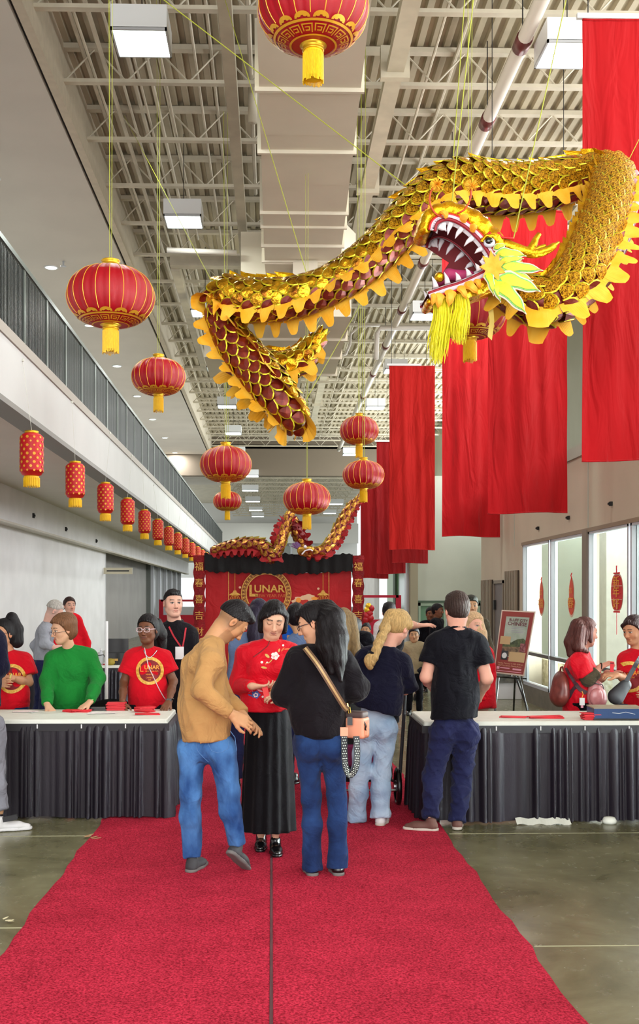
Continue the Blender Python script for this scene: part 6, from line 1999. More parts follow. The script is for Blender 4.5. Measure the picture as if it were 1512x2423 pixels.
MB().tube([(.03, -.055, .03), (.045, -.06, .0), (.04, -.058, -.02), (.055, -.05, -.03)], .006, 6).build('charm', S_black, t)
MB().box((-.05, -.062, .03), (.03, .006, .05)).build('buckle_tab', S_black, t)
q = spline([U(722, 1533, 6.33), U(752, 1572, 6.2), U(782, 1620, 6.2), U(812, 1668, 6.26), U(822, 1680, 6.32)], 24)
n_s = [A(0, -1, .1)] * 24
strap(P3, [x - N3(b) * 0 for x in q], .034, mat('brown_strap', (104, 78, 58), .6), 'shoulder_strap', .005, A(0, -1, .1), t, N3(b))
strap(P3, [x + A(0, -.004, 0) for x in q], .012, mat('tan_stripe', (190, 160, 110), .6), 'strap_stripe', .004, A(0, -1, .1), t, N3(b))
# wide dotted strap loop
Yb = 6.28
lp = spline([U(814, 1738, Yb), U(815, 1780, Yb), U(818, 1815, Yb - .01), U(829, 1834, Yb - .03), U(842, 1815, Yb - .04), U(845, 1780, Yb - .02), U(843, 1742, Yb)], 40)
o = strap(P3, lp, .038, mat('black_woven_strap', (24, 28, 34), .7), 'dotted_strap', .005, A(.25, -1, 0), t, N3(b))
db = MB()
for i in range(1, 39):
    pA, tg = lp[i], nrm(lp[i + 1] - lp[i - 1]); sd = nrm(np.cross(tg, A(.25, -1, 0)))
    for k_ in ((-1, 0, 1) if i % 2 else (-.5, .5)):
        c_ = pA + sd * k_ * .011 - N3(b); nn = nrm(np.cross(sd, tg)); nn = nn if nn[1] < 0 else -nn
        db.add([c_ + nn * .0035 + sd * .0034 * math.cos(a) + tg * .0034 * math.sin(a) for a in np.linspace(0, 2 * PI, 7)[:-1]], [tuple(range(6))])
db.build('strap_dots', mat('mint_white_dots', (226, 240, 224), .6), t, kind='stuff')
MB().box(N3(U(814, 1731, Yb)) - N3(b), (.045, .02, .05)).build('strap_tab', M_peach, t)
# envelope held out by the woman in red
w = N3(U(630, 1640, 6.82)); t = thing('held_envelope', 'bright red envelope held by the woman in the red embroidered top', 'envelope', w)
MB().box((0, 0, -.005), (.035, .006, .1), Matrix.Rotation(-.22, 3, 'Y')).build('paper', mat('coral_envelope', (240, 60, 60), .5), t); MB().box((-.011, -.0035, .04), (.034, .002, .014), Matrix.Rotation(-.22, 3, 'Y')).build('flap', M_envelope, t)
# backpack and bag of the woman at the right table
M_brownl = mat('brown_leather', (98, 40, 36), .4, color2=(126, 58, 50), vscale=12, spec=.5); M_rosel = mat('rose_leather', (176, 104, 108), .3, color2=(196, 128, 130), vscale=14, spec=.6)
c_ = N3(U(1325, 1624, 8.98)); t = thing('backpack', 'brown leather backpack on the back of the woman at the right table', 'backpack', c_)
fb = F(.03); fb.ell((0, 0, -.02), (.07, .13, .15)); fb.ell((-.01, 0, -.08), (.075, .13, .09)); fb.disp = cloth_disp(3, .006, 18); v, q = surf(fb, .008); raw_obj('bag_body', v, q, M_brownl, t)
MB().tube([(0, 0, .12), (.0, -.03, .16), (.02, .0, .165), (.03, 0, .13)], .008, 6).build('top_loop', M_brownl, t)
for pts in ([U(1340, 1583, 8.86), U(1352, 1604, 8.82), U(1370, 1630, 8.84), U(1388, 1640, 8.86)], [U(1342, 1660, 8.9), U(1352, 1640, 8.84), U(1366, 1622, 8.82)]):
    qq = on_surface(P13, spline(pts, 14), A(-.3, -1, 0), .008); strap(P13, qq, .034, mat('dark_strap', (58, 20, 34), .6), 'shoulder_strap', .006, A(0, -1, 0), t, c_)
c_ = N3(U(1411, 1640, 8.85)); t = thing('front_bag', 'glossy pink leather sling bag worn on the front of the same woman', 'bag', c_)
fb = F(.03); fb.ell((0, 0, -.01), (.075, .045, .115)); fb.ell((0.01, 0, -.05), (.078, .05, .08)); v, q = surf(fb, .007); raw_obj('bag_body', v, q, M_rosel, t)
fb = F(.02); fb.ell((-.01, -.035, -.03), (.058, .03, .075)); v, q = surf(fb, .007); raw_obj('front_pocket', v, q, M_rosel, t)
MB().tube([(-.06, -.02, .06), (-.02, -.045, .085), (.04, -.04, .07), (.07, -.01, .0)], .004, 6).build('zip', S_char, t)
c_ = N3(U(1377, 1660, 8.8)); t = thing('hand_gel_charm', 'small clear gel bottle hanging from the strap of the pink bag', 'bottle', c_)
MB().box((0, 0, 0), (.04, .02, .06)).build('bottle', M_white_metal, t); MB().box((0, 0, -.04), (.018, .016, .022)).build('cap', M_e_pink, t); MB().tube([(0, 0, .03), (.01, 0, .06), (.0, 0, .085)], .004, 5).build('loop', M_orange_print, t)
c_ = N3(U(1472, 1636, 8.72)); t = thing('sling_bag', 'black sling bag across the front of the woman at the right edge', 'bag', c_)
fb = F(.03); fb.cap((-.05, 0, -.04), (.03, 0, .05), .07, .05, sq=(A(0, 1, 0), .6)); fb.disp = cloth_disp(8, .004, 20); v, q = surf(fb, .008); raw_obj('bag_body', v, q, mat('black_nylon', (20, 18, 26), .6), t)
qq = on_surface(P14, spline([U(1482, 1612, 8.7), U(1498, 1584, 8.7), U(1512, 1560, 8.7), U(1530, 1535, 8.8)], 14), A(0, -1, 0), .009); strap(P14, qq, .035, mat('black_nylon', (20, 18, 26), .6), 'sling_strap', .006, A(0, -1, 0), t, c_)
# envelope between the two women
c_ = N3(U(1448, 1578, 8.82)); t = thing('held_envelope', 'small dark red envelope passed between the two women at right', 'envelope', c_); MB().box((0, 0, 0), (.03, .006, .085), Matrix.Rotation(.05, 3, 'Y')).build('paper', M_envelope, t); MB().box((0, -.004, .03), (.03, .002, .012)).build('flap', M_dred_print, t)

# ------------------------------------------------------------------ stroller behind the braid woman
Ys = 8.75
t = thing('stroller', 'black baby stroller beyond the woman with the blonde braid', 'stroller', (U(900, 1800, Ys).x, Ys, 0)); b = t.location
def wheel(x, y, r, nm='wheel'):
    mb = MB(); mb.tube([(x + 0.0, y + r * math.cos(a), r + r * math.sin(a) * .97 + .003) for a in np.linspace(0, 2 * PI, 25)], .02, 8); o = mb.build(nm, S_black, t, smooth=True)
    for k_ in range(5):
        a = 2 * PI * k_ / 5; MB().tube([(x, y, r + .003), (x, y + r * .9 * math.cos(a), r + .003 + r * .9 * math.sin(a))], .008, 5).build('spoke', M_silver, o)
    MB().tube([(x - .03, y, r + .003), (x + .03, y, r + .003)], .025, 10).build('hub', M_silver, o)
wheel(.13, -.1, .14); wheel(-.4, -.1, .14); wheel(.08, .6, .09, 'front_wheel'); wheel(-.32, .6, .09, 'front_wheel')
MB().tube([(.14, -.12, .16), (.16, -.2, .6), (.17, -.3, .98)], .014, 8).build('frame_tube', S_char, t); MB().tube([(-.4, -.12, .16), (-.42, -.2, .6), (-.42, -.3, .98)], .014, 8).build('frame_tube', S_char, t)
MB().tube([(.17, -.3, .98), (.0, -.36, 1.0), (-.25, -.36, 1.0), (-.42, -.3, .98)], .02, 8).build('handle', S_black, t)
MB().tube([(.13, -.1, .17), (.08, .6, .12)], .012, 6).tube([(-.4, -.1, .17), (-.32, .6, .12)], .012, 6).build('side_rail', S_char, t)
v, q = rbox(None, (-.13, .15, .62), (.42, .4, .5), None, .06); raw_obj('seat_shell', v, q, mat('black_stroller_cloth', (16, 15, 18), .8), t)
v, q = rbox(None, (-.13, .1, .26), (.44, .45, .16), None, .04); raw_obj('basket', v, q, mat('black_stroller_cloth', (16, 15, 18), .8), t)
v, q = rbox(None, (-.14, -.14, .4), (.3, .05, .18), None, .03); raw_obj('magenta_pouch', v, q, mat('magenta_cloth', (120, 20, 80), .7), t)
MB().tube([(-.4, -.14, .12), (.13, -.14, .12)], .012, 6).build('axle', M_silver, t)

# ------------------------------------------------------------------ red tent with backdrop
Yt = 20.0
M_tent = mat('tent_red_cloth', (168, 8, 18), .7, color2=(186, 14, 24), vscale=1.5, wrinkle=.03, wscale=3)
t = thing('pop_up_tent', 'red pop-up tent with printed lunar fair backdrop and black valance', 'tent', (U(660, 1700, Yt).x, Yt, 0)); b = t.location
def tp(x, y, off=0): return U(x, y, Yt + off) - b
xl, xr = tp(486, 1500).x, tp(831, 1500).x; zt = tp(600, 1345).z
mb = MB(); mb.grid(lambda u, v: (xl + (xr - xl) * u, .02 * math.sin(u * 26 + 2 * math.sin(v * 4)) * (1 if (u < .18 or u > .84) else .15), zt * (1 - v) + .05), 90, 20); mb.build('backdrop', M_tent, t, smooth=True)
for x in (472, 847):
    px_ = tp(x, 1500).x
    MB().bb(px_ - .02, px_ + .02, .0, .04, 0, zt + .1).build('pole', M_frame, t)
    mb = MB(); mb.grid(lambda u, v: (px_ + (u - .5) * (.21 + .02 * math.sin(v * 60)), -.04 - .05 * math.sin(u * PI), (zt + .22) * (1 - v) + .02), 6, 70); cv = mb.build('pole_cover', mat('pole_cover_red', (120, 4, 14), .8, color2=(150, 10, 20), vscale=12, bump=.02, bscale=30), t, smooth=True)
    for i, s_ in enumerate('福春喜吉財祥瑞'):
        vs, fs = text_mesh(s_, .17); MB().add([(px_ + a, -.105, zt + .02 - i * .3 + c) for a, c in vs], fs).build('gold_character', M_gold_print, cv)
for x in (472, 847):
    MB().bb(tp(x, 1500).x - .02, tp(x, 1500).x + .02, 2.8, 2.84, 0, zt + .1).build('pole', M_frame, t)
# valance with shaggy edge
vf = MB(); xa, xb = tp(484, 0).x, tp(834, 0).x; z1, z0 = tp(0, 1311).z, tp(0, 1352).z
vf.grid(lambda u, v: (xa + (xb - xa) * u, -.09 - .02 * math.sin(u * 80), z1 + (z0 - z1) * v + (.012 * math.sin(u * 130) + .015 * math.sin(u * 47 + 1) - .05 * math.sin(u * PI) * v)), 200, 4)
vf.bb(xa, xb, -.08, 2.8, z1 - .02, z1 - .005)
vf.build('valance', mat('black_plush', (8, 6, 8), .95), t)
# print on backdrop
def tprint(nm, vs, fs, m, off=.045): MB().add([(p[0], -off, p[1]) for p in vs], fs).build(nm, m, t)
cc = tp(630, 1405); sc = Yt / FPX
for r0, r1, m, o_ in ((46 * sc, 48.5 * sc, M_gold_print, .05), (48.5 * sc, 57.5 * sc, mat('dark_gold_key', (118, 60, 16), .6, color2=(150, 84, 20), vscale=24), .046), (57.5 * sc, 59.5 * sc, M_gold_print, .05)):
    vs, fs = ring2(r0, r1, 56); tprint('ring', [(a + cc.x, c + cc.z) for a, c in vs], fs, m, o_)
for i in range(40):
    a = 2 * PI * i / 40; e1 = (math.cos(a), math.sin(a)); e2 = (-e1[1], e1[0]); rm = 53 * sc
    pts = [(-.022, -.024), (.02, -.024), (.02, .024), (-.008, .024), (-.008, -.004), (.006, -.004), (.006, .01), (.013, .01), (.013, -.015), (-.022, -.015)]
    tprint('key_motif', [(cc.x + e1[0] * (rm + q_) + e2[0] * p_, cc.z + e1[1] * (rm + q_) + e2[1] * p_) for p_, q_ in pts], [tuple(range(len(pts)))], M_gold_print, .048)
def ttext(s, x, y, hpx, m, sx=1.0, bold=0.0):
    vs, fs = text_mesh(s, hpx * sc * 1.42, 'CENTER', bold); o_ = tp(x, y); tprint('lettering', [(a * sx + o_.x, c + o_.z) for a, c in vs], fs, m, .05)
ttext('UNAR', 637, 1394, 17, M_gold_print, 1.08, .004)
o_ = tp(590, 1384); L1 = [(0, 0), (6, 0), (6, -21), (21, -21), (21, -27.5), (0, -27.5)]
tprint('lettering', [(o_.x + a * sc, o_.z + c * sc) for a, c in L1], [(0, 1, 2, 5), (2, 3, 4, 5)], M_gold_print, .05)
ttext('NEW YEAR FAIR', 641, 1410, 7.2, mat('copper_print', (206, 110, 50), .6), 1.0)
for x in (541, 778): o_ = tp(x, 1345); tprint('border_line', [(o_.x - .006, o_.z), (o_.x + .006, o_.z), (o_.x + .006, .3), (o_.x - .006, .3)], [(0, 1, 2, 3)], M_gold_print, .047)
o_ = tp(714, 1353); tprint('top_line', [(o_.x - .38, o_.z), (o_.x + .38, o_.z), (o_.x + .38, o_.z - .02), (o_.x - .38, o_.z - .02)], [(0, 1, 2, 3)], M_white_metal, .06)
for x in (556, 764):
    mb = MB(); c_ = tp(x, 1425)
    mb.tube([(c_.x, -.048, zt), (c_.x, -.048, c_.z + .2)], .006, 4)
    for w_ in (.02, .06, .1):
        for s_ in (-1, 1): mb.tube([(c_.x + s_ * w_ * math.sin(a), -.048, c_.z + .14 * math.cos(a)) for a in np.linspace(.15, PI - .15, 12)], .005, 4)
    mb.prism([(-.11, .0), (.11, .0), (.08, .03), (.04, .05), (.02, .09), (-.02, .09), (-.04, .05), (-.08, .03)], (c_.x, -.048, c_.z + .13), (1, 0, 0), (0, 0, 1), .004)
    mb.build('lantern_outline', M_gold_print, t)
# generic festive beast and lucky knots in cream, red and gold
def blob(x, y, rx, ry, m, off, n_=18, k_=0, am=.12):
    o_ = tp(x, y); tprint('festive_print', [(o_.x + rx * sc * (1 + am * math.sin(k_ * a)) * math.cos(a), o_.z + ry * sc * (1 + am * math.sin(k_ * a)) * math.sin(a)) for a in [2 * PI * i / n_ for i in range(n_)]], [tuple(range(n_))], m, off)
M_cr = mat('cream_print', (236, 200, 160), .6)
blob(718, 1425, 27, 15, M_cr, .048, 30, 9); blob(716, 1429, 22, 10, mat('festive_red_print', (190, 40, 24), .6), .05, 24, 7); blob(730, 1412, 14, 6, M_cr, .052, 20, 5); blob(706, 1420, 6, 6, M_orange_print, .054)
blob(700, 1436, 9, 9, M_gold_print, .052, 20, 6); blob(735, 1432, 12, 5, M_cr, .054, 18, 6); blob(744, 1416, 8, 4, M_orange_print, .054, 18, 5)
blob(585, 1440, 15, 12, M_cr, .05); blob(585, 1437, 13, 9, M_dred_print, .052); blob(585, 1445, 9, 4, M_orange_print, .054)
for x, y in ((568, 1390), (753, 1393)): blob(x, y, 3, 3, M_cr, .05, 8, 4, .4)
# red booths and balloons far behind
t = thing('balloon_cluster', 'cluster of red and gold balloons beside the tent post', 'balloons', (U(872, 1460, 30).x, 30, 0)); 
for i, (x, y, r_, m) in enumerate([(866, 1458, .13, M_lred), (873, 1452, .12, M_lred), (869, 1444, .1, M_lgold), (878, 1440, .1, M_lred), (864, 1466, .13, M_lred), (875, 1463, .12, M_lred), (872, 1434, .09, M_lgold)]):
    c_ = U(x, y, 30) - t.location; MB().lathe([(.01, -r_ * 1.1), (r_ * .6, -r_ * .8), (r_, 0), (r_ * .7, r_ * .75), (.01, r_)], 14, c=c_).build('balloon', m, t, smooth=True)
MB().tube([(0, 0, 0), (0, 0, 1.3)], .02, 6).build('stand', M_frame, t)
for (x, w_, z_, c, lab) in [(893, 1.3, 1.75, (176, 20, 50), 'magenta-red booth frame beyond the balloons'), (442, 2.0, 1.6, (176, 14, 40), 'red draped booth seen between the shopfront and the tent')]:
    Yb = 33 if x > 600 else 42
    t = thing('booth', lab, 'booth', (U(x, 1500, Yb).x, Yb, 0))
    MB().bb(-w_ / 2, w_ / 2, 0, .05, 0, 1.0).build('front_drape', mat('booth_cloth_%d' % x, c, .8), t)
    for s_ in (-1, 1): MB().bb(s_ * w_ / 2 - .08, s_ * w_ / 2 + .08, -.02, .1, 0, z_).build('booth_post', mat('booth_cloth_%d' % x, c, .8), t)
    MB().bb(-w_ / 2, w_ / 2, -.02, .1, z_ - .08, z_).build('booth_header', mat('booth_cloth_%d' % x, c, .8), t)
# ------------------------------------------------------------------ dance dragons
M_foil = mat('gold_foil', (250, 196, 30), .24, metal=.85, color2=(214, 150, 16), vscale=14, bump=.01, bscale=26)
M_foil2 = mat('yellow_green_foil', (214, 206, 40), .3, metal=.6, color2=(180, 150, 20), vscale=16)
M_amber = mat('amber_scale', (244, 186, 40), .2, metal=.88, color2=(122, 70, 14), vscale=9, bump=.03, bscale=9)
M_maroonsc = mat('maroon_scale', (96, 14, 12), .35, metal=.3, color2=(130, 40, 14), vscale=20)
M_fringe = mat('orange_yellow_felt', (252, 178, 24), .75, color2=(255, 196, 60), vscale=9)
M_fringe_r = mat('red_felt', (150, 8, 16), .8)
def scale_mesh(nm, rim, cen, w, h):
    mb = MB()
    out = [(-.5, 0), (-.5, .45), (-.38, .78), (-.18, .96), (0, 1.04), (.18, .96), (.38, .78), (.5, .45), (.5, 0)]
    inn = [(x * .84, .05 + y * .86) for x, y in out]
    def z(x, y): return .05 * (1 - (x * 2) ** 2) + .01 + .05 * y
    vo = [(x * w, y * h, z(x, y) * w) for x, y in out]; vi = [(x * w, y * h, (z(x, y) + .05) * w) for x, y in inn]
    n = len(out)
    mb.cur = 0; mb.add(vo + vi, [(i, i + 1, n + i + 1, n + i) for i in range(n - 1)])
    mb.cur = 1; mb.add(vi + [(0, .5 * h, (z(0, .5) + .09) * w)], [(i, (i + 1) % n, n) for i in range(n)])
    return mb.mesh(nm, [rim, cen])
def dragon_body(root, ctrl, sch, n_path, spacing, wsc, hsc, max_parts, seed=1, fr_h=.17, fin=True, nfr=None):
    """ctrl: (px, py, Y, radius_px, belly(dx,dz,dy))"""
    base = N3(root.location)
    P = [np.concatenate([N3(U(c[0], c[1], c[2])), [c[3] * c[2] / FPX], nrm(A(c[4][0], c[4][2], c[4][1]))]) for c in ctrl]
    S = spline(P, n_path)
    L = [0]
    for a, b_ in zip(S[:-1], S[1:]): L.append(L[-1] + np.linalg.norm(b_[:3] - a[:3]))
    def at(s):
        j = min(max(np.searchsorted(L, s) - 1, 0), n_path - 2); tt = (s - L[j]) / max(L[j + 1] - L[j], 1e-9)
        q = S[j] * (1 - tt) + S[j + 1] * tt
        tg = nrm(S[min(j + 2, n_path - 1)][:3] - S[max(j - 1, 0)][:3])
        be = q[4:7]; be = nrm(be - tg * (be @ tg)); sd = np.cross(tg, be)
        return q[:3], max(q[3], .004), tg, be, sd
    rr = random.Random(seed)
    # inner sleeve
    mb = MB(); nr = int(L[-1] / .06)
    def fn(u, v):
        c, r, tg, be, sd = at(L[-1] * u); a = 2 * PI * v
        r = r * .93 * (1 + .03 * math.sin(u * 190) + .03 * math.sin(u * 310 + 4 * v * 6.28))
        return c - base + r * (math.cos(a) * be * .95 + math.sin(a) * sd)
    mb.grid(fn, nr, 22, cv=True); mb.build('fabric_tube', sch['tube'], root, smooth=True)
    # scales
    top, bot = scale_mesh('scale', sch['rim'], sch['cen'], 1, 1), scale_mesh('belly_scale', sch['rim'], sch['belly'], 1, 1)
    items = []
    s = spacing * .5; row = 0
    while s < L[-1] - .02:
        c, r, tg, be, sd = at(s)
        if r > .03:
            k = max(6, int(round(2 * PI * r / wsc)))
            for i in range(k):
                a = 2 * PI * (i + .5 * (row % 2)) / k
                out = math.cos(a) * be + math.sin(a) * sd
                x = np.cross(tg, out)
                pos = c + out * r * .97 - tg * .01
                w = 2 * PI * r / k * 1.12; h = hsc
                tilt = .06 + rr.uniform(-.05, .09)
                y = nrm(tg + out * tilt); z = nrm(np.cross(x, y)) ; 
                if z @ out < 0: x = -x; z = nrm(np.cross(x, y))
                is_b = math.cos(a) > .55
                items.append((pos, x * w, y * h, z * (w + h) * .5, is_b, -pos[1] - (1 if is_b else 0)))
        s += spacing; row += 1
    items.sort(key=lambda t: -t[5])
    rest = {False: MB(), True: MB()}
    src = {}
    for isb, me in ((False, top), (True, bot)):
        src[isb] = ([np.array(v.co) for v in me.vertices], [tuple(p.vertices) for p in me.polygons], [p.material_index for p in me.polygons])
    for i, (pos, x, y, z, isb, _) in enumerate(items):
        if i < max_parts:
            M = Matrix(((x[0], y[0], z[0], pos[0] - base[0]), (x[1], y[1], z[1], pos[1] - base[1]), (x[2], y[2], z[2], pos[2] - base[2]), (0, 0, 0, 1)))
            o = bpy.data.objects.new('scale', bot if isb else top); link(o, root); o.matrix_local = M
        else:
            vs, fs, ms = src[isb]; mbr = rest[isb]; off = len(mbr.v)
            mbr.v.extend([tuple(pos - base + v[0] * x + v[1] * y + v[2] * z) for v in vs]); mbr.f.extend([tuple(q + off for q in f_) for f_ in fs]); mbr.m.extend(ms)
    if rest[False].f: rest[False].build('back_scales', [sch['rim'], sch['cen']], root, kind='stuff')
    if rest[True].f: rest[True].build('belly_scales', [sch['rim'], sch['belly']], root, kind='stuff')
    # scalloped fringe along both flanks
    for sg in (-1, 1):
        mb = MB(); nt = int(L[-1] / .14); sub = 14
        for i in range(nt):
            pts = []
            for j in range(sub + 1):
                u = (i + j / sub) / nt * L[-1]
                c, r, tg, be, sd = at(u)
                out = be * .62 + sd * sg * .80
                p0 = c + out * r * 1.0
                dn = nrm(be * 1.0 + sd * sg * .35)
                q = j / sub; kk = min(1, max(0, (math.sin(q * PI) - .35) / .58)); dpt = .34 + .66 * kk * kk * (3 - 2 * kk) * (.72 + .28 * math.sin(q * PI) ** 2)
                if j in (0, sub): dpt = .34
                hh = fr_h * min(1, r / .12)
                sw = .02 * math.sin(i * 1.7 + q * 3)
                pts.append((p0 - be * r * .12 - base, p0 + dn * hh * dpt + sd * sw - base))
            vs = [p for a in pts for p in a]
            mb.add(vs, [(2 * j, 2 * j + 1, 2 * j + 3, 2 * j + 2) for j in range(sub)])
        mb.build('scalloped_fringe', sch['fringe'], root)
    if fin:
        mb = MB(); nt = int(L[-1] / .11)
        for i in range(nt):
            c, r, tg, be, sd = at((i + .5) / nt * L[-1])
            if r < .02: continue
            o_ = c - be * r * .95 - base; k = rr.uniform(.7, 1.25) * min(1, r / .15)
            tip = o_ - be * .075 * k + tg * .11 * k + sd * rr.uniform(-.04, .04)
            mb.add([o_ - tg * .08, o_ + tg * .07 + sd * .012, tip, o_ + tg * .07 - sd * .012, o_ - tg * .02 - be * .05 * k], [(0, 1, 2), (0, 2, 3), (0, 4, 2), (1, 3, 2)])
        mb.build('back_fin', sch['fin'], root, kind='stuff')
    return at, L[-1]
gold = dict(tube=M_maroonsc, rim=M_foil2, cen=M_amber, belly=M_maroonsc, fringe=M_fringe, fin=M_foil)
g1 = thing('gold_dragon', 'long gold scaled dance dragon hanging in loops under the roof', 'dragon', U(1120, 620, 7.9))
B_ = (0, -1, -.1)
ctrl = [(1178, 672, 8.0, 40, (0, -1, 0)), (1232, 700, 7.95, 50, (0, -1, -.1)), (1300, 712, 7.9, 56, (.25, -1, -.1)), (1372, 655, 7.95, 62, (.75, -.7, 0)), (1422, 560, 8.2, 62, (1, -.25, 0)), (1450, 465, 8.5, 56, (1, -.25, 0)),
        (1440, 412, 8.8, 46, (.6, -.8, 0)), (1375, 420, 8.95, 48, (.1, -1, 0)), (1290, 438, 8.95, 55, B_), (1190, 446, 8.9, 57, B_), (1095, 436, 8.85, 55, B_), (1020, 466, 8.85, 52, (.3, -1, -.2)), (940, 545, 8.9, 46, (.4, -.9, -.5)),
        (860, 622, 9.0, 44, (.4, -.9, -.55)), (775, 676, 9.1, 42, (.2, -.9, -.5)), (690, 704, 9.2, 46, (.0, -1, -.15)), (600, 710, 9.3, 47, (0, -1, -.1)), (535, 700, 9.4, 42, (-.1, -1, -.1)), (512, 722, 9.45, 28, (-.5, -.5, -.7)),
        (548, 800, 9.4, 42, (-.35, -.25, -1)), (604, 872, 9.35, 47, (-.35, -.25, -1)), (656, 935, 9.3, 44, (-.3, -.3, -1)), (696, 990, 9.4, 30, (0, -.4, -1)), (672, 968, 9.65, 28, (.1, -1, -.1)), (620, 930, 9.75, 38, (-.3, -1, -.1)), (576, 878, 9.85, 38, (-.5, -.8, 0)),
        (596, 850, 9.95, 32, (0, -1, 0)), (650, 866, 9.95, 32, (.1, -1, 0)), (700, 856, 9.95, 30, (.3, -1, 0)), (735, 825, 9.95, 22, (.4, -1, 0)), (768, 778, 9.95, 2, (.4, -1, 0))]
dragon_body(g1, ctrl, gold, 500, .082, .105, .115, 280)

# ---- head of the gold dragon
base = N3(g1.location)
YN, YFr = 7.62, 7.94
rim = [(1013, 694), (1050, 681), (1086, 670), (1120, 655), (1149, 639), (1161, 620), (1156, 602), (1131, 567), (1096, 536), (1061, 521), (1036, 529), (1029, 548)]
nearc = spline([N3(U(x, y, YN)) for x, y in rim], 60); farc = [p + A(-.012, YFr - YN, -.012) for p in nearc]
def outw(i):
    tg = nrm(nearc[min(i + 1, 59)] - nearc[max(i - 1, 0)]); return nrm(A(-tg[2], 0, tg[0])) * -1
cen = N3(U(1085, 610, YN))
nrmls = []
for i in range(60):
    o = outw(i); nrmls.append(o if o @ (nearc[i] - cen) > 0 else -o)
M_lipred = mat('lip_crimson', (150, 8, 34), .5); M_hred = mat('mouth_dark_red', (104, 2, 14), .7); M_hwhite = mat('white_felt', (232, 226, 232), .8); M_orange = mat('orange_felt', (250, 164, 30), .75, color2=(255, 186, 60), vscale=20)
M_leafy = mat('lime_yellow_sequin', (222, 220, 40), .45, color2=(190, 200, 40), vscale=60); M_leafg = mat('green_glitter', (92, 190, 110), .45, color2=(150, 210, 80), vscale=70); M_pinkrim = mat('cream_pink_trim', (240, 214, 196), .7)
# skin over the jaws
hf = F(.03)
for i in range(0, 60, 3):
    th = .03 + .03 * math.sin(PI * i / 59) + (.02 if i > 30 else 0)
    c = nearc[i] + nrmls[i] * (th * 1.0 + .022); hf.cap(c + A(0, .05, 0), c + A(0, YFr - YN - .04, 0), th, k=.03)
hf.ell(N3(U(1186, 632, 7.8)), (.15, .17, .16), k=.06); hf.ell(N3(U(1165, 575, 7.72)), (.07, .12, .05), k=.04); hf.ell(N3(U(1200, 660, 7.85)), (.14, .16, .14), k=.05)
hf.ell(N3(U(1062, 512, 7.78)), (.07, .12, .04), k=.04)
hf.disp = cloth_disp(3, .008, 24)
v, q = surf(hf, .011)
lipo = A(*cen); colv = np.tile(lin((214, 160, 26)), (len(v), 1))
raw_obj('head_skin', v, q, M_foil, g1, base=base)
# mouth lining: cheeks, palate
mb = MB(); n = 60
mb.add([p - nrmls[i] * .0 + A(0, .0, 0) - base for i, p in enumerate(nearc)] + [p - base for p in farc], [(i, i + 1, n + i + 1, n + i) for i in range(n - 1)])
mb.add([p - base for p in farc] + [N3(U(1062, 622, YFr)) - base], [(i, i + 1, n) for i in range(n - 1)] )
mb.build('mouth_lining', M_hred, g1)
for nm, cv, dy in (('near_lip', nearc, 0), ('far_lip', farc, 0)):
    MB().tube([p + nrmls[i] * .004 + A(0, -.006, 0) - base for i, p in enumerate(cv)], .013, 8).build(nm, M_lipred, g1, smooth=True)
    MB().tube([p + nrmls[i] * .026 + A(0, -.004, 0) - base for i, p in enumerate(cv)], .012, 8).build('lip_trim', M_hwhite, g1, smooth=True)
    zz = MB()
    for i in range(59):
        for h_ in (0, .5):
            p = cv[i] * (1 - h_) + cv[i + 1] * h_ + nrmls[i] * .012 + A(0, -.021, 0) - base; tg = nrm(cv[i + 1] - cv[i])
            zz.add([p - tg * .006, p + tg * .006, p + nrmls[i] * .02 + tg * .003, p + nrmls[i] * .02 - tg * .003], [(0, 1, 2, 3)])
    zz.build('zigzag_trim', mat('pale_rose_trim', (226, 200, 214), .7), g1)
    MB().tube([p + nrmls[i] * .043 - base for i, p in enumerate(cv)], .009, 6).build('lip_piping', M_hwhite if nm == 'far_lip' else M_st_r, g1, smooth=True)
# gums: white felt band inside each lip
for cv in (nearc, farc):
    mb = MB(); mb.add([p - base for p in cv] + [p - nrmls[i] * .022 + A(0, .03 if cv is nearc else -.03, 0) - base for i, p in enumerate(cv)], [(i, i + 1, n + i + 1, n + i) for i in range(n - 1)])
    mb.build('gum_band', M_hwhite, g1)
    for i in list(range(3, 24, 4)) + list(range(31, 58, 4)):
        L_ = .085 if i in (3, 7, 39, 43, 47) else .06
        p = cv[i] - nrmls[i] * .02; tip = p - nrmls[i] * L_ + A(0, .0, 0)
        tg = nrm(cv[min(i + 1, 59)] - cv[i - 1])
        MB().tube([p - base, p * .5 + tip * .5 + tg * .004 - base, tip - base], [.022, .014, .002], 8).build('tooth', M_hwhite, g1, smooth=True)
fb = F(.02); fb.cap(N3(U(1110, 655, 7.76)), N3(U(1062, 650, 7.76)), .045, .04); fb.cap(N3(U(1062, 650, 7.76)), N3(U(1040, 668, 7.74)), .04, .025); v, q = surf(fb, .009); raw_obj('tongue', v, q, mat('magenta_felt', (170, 44, 96), .7), g1, base=base)
fb = F(.0); fb.ell(N3(U(1040, 656, 7.66)), .036); fb.disp = lambda P: .002 * np.sin(P[:, 0] * 400) * np.sin(P[:, 2] * 400); v, q = surf(fb, .005); raw_obj('gold_pearl', v, q, M_foil, g1, base=base)
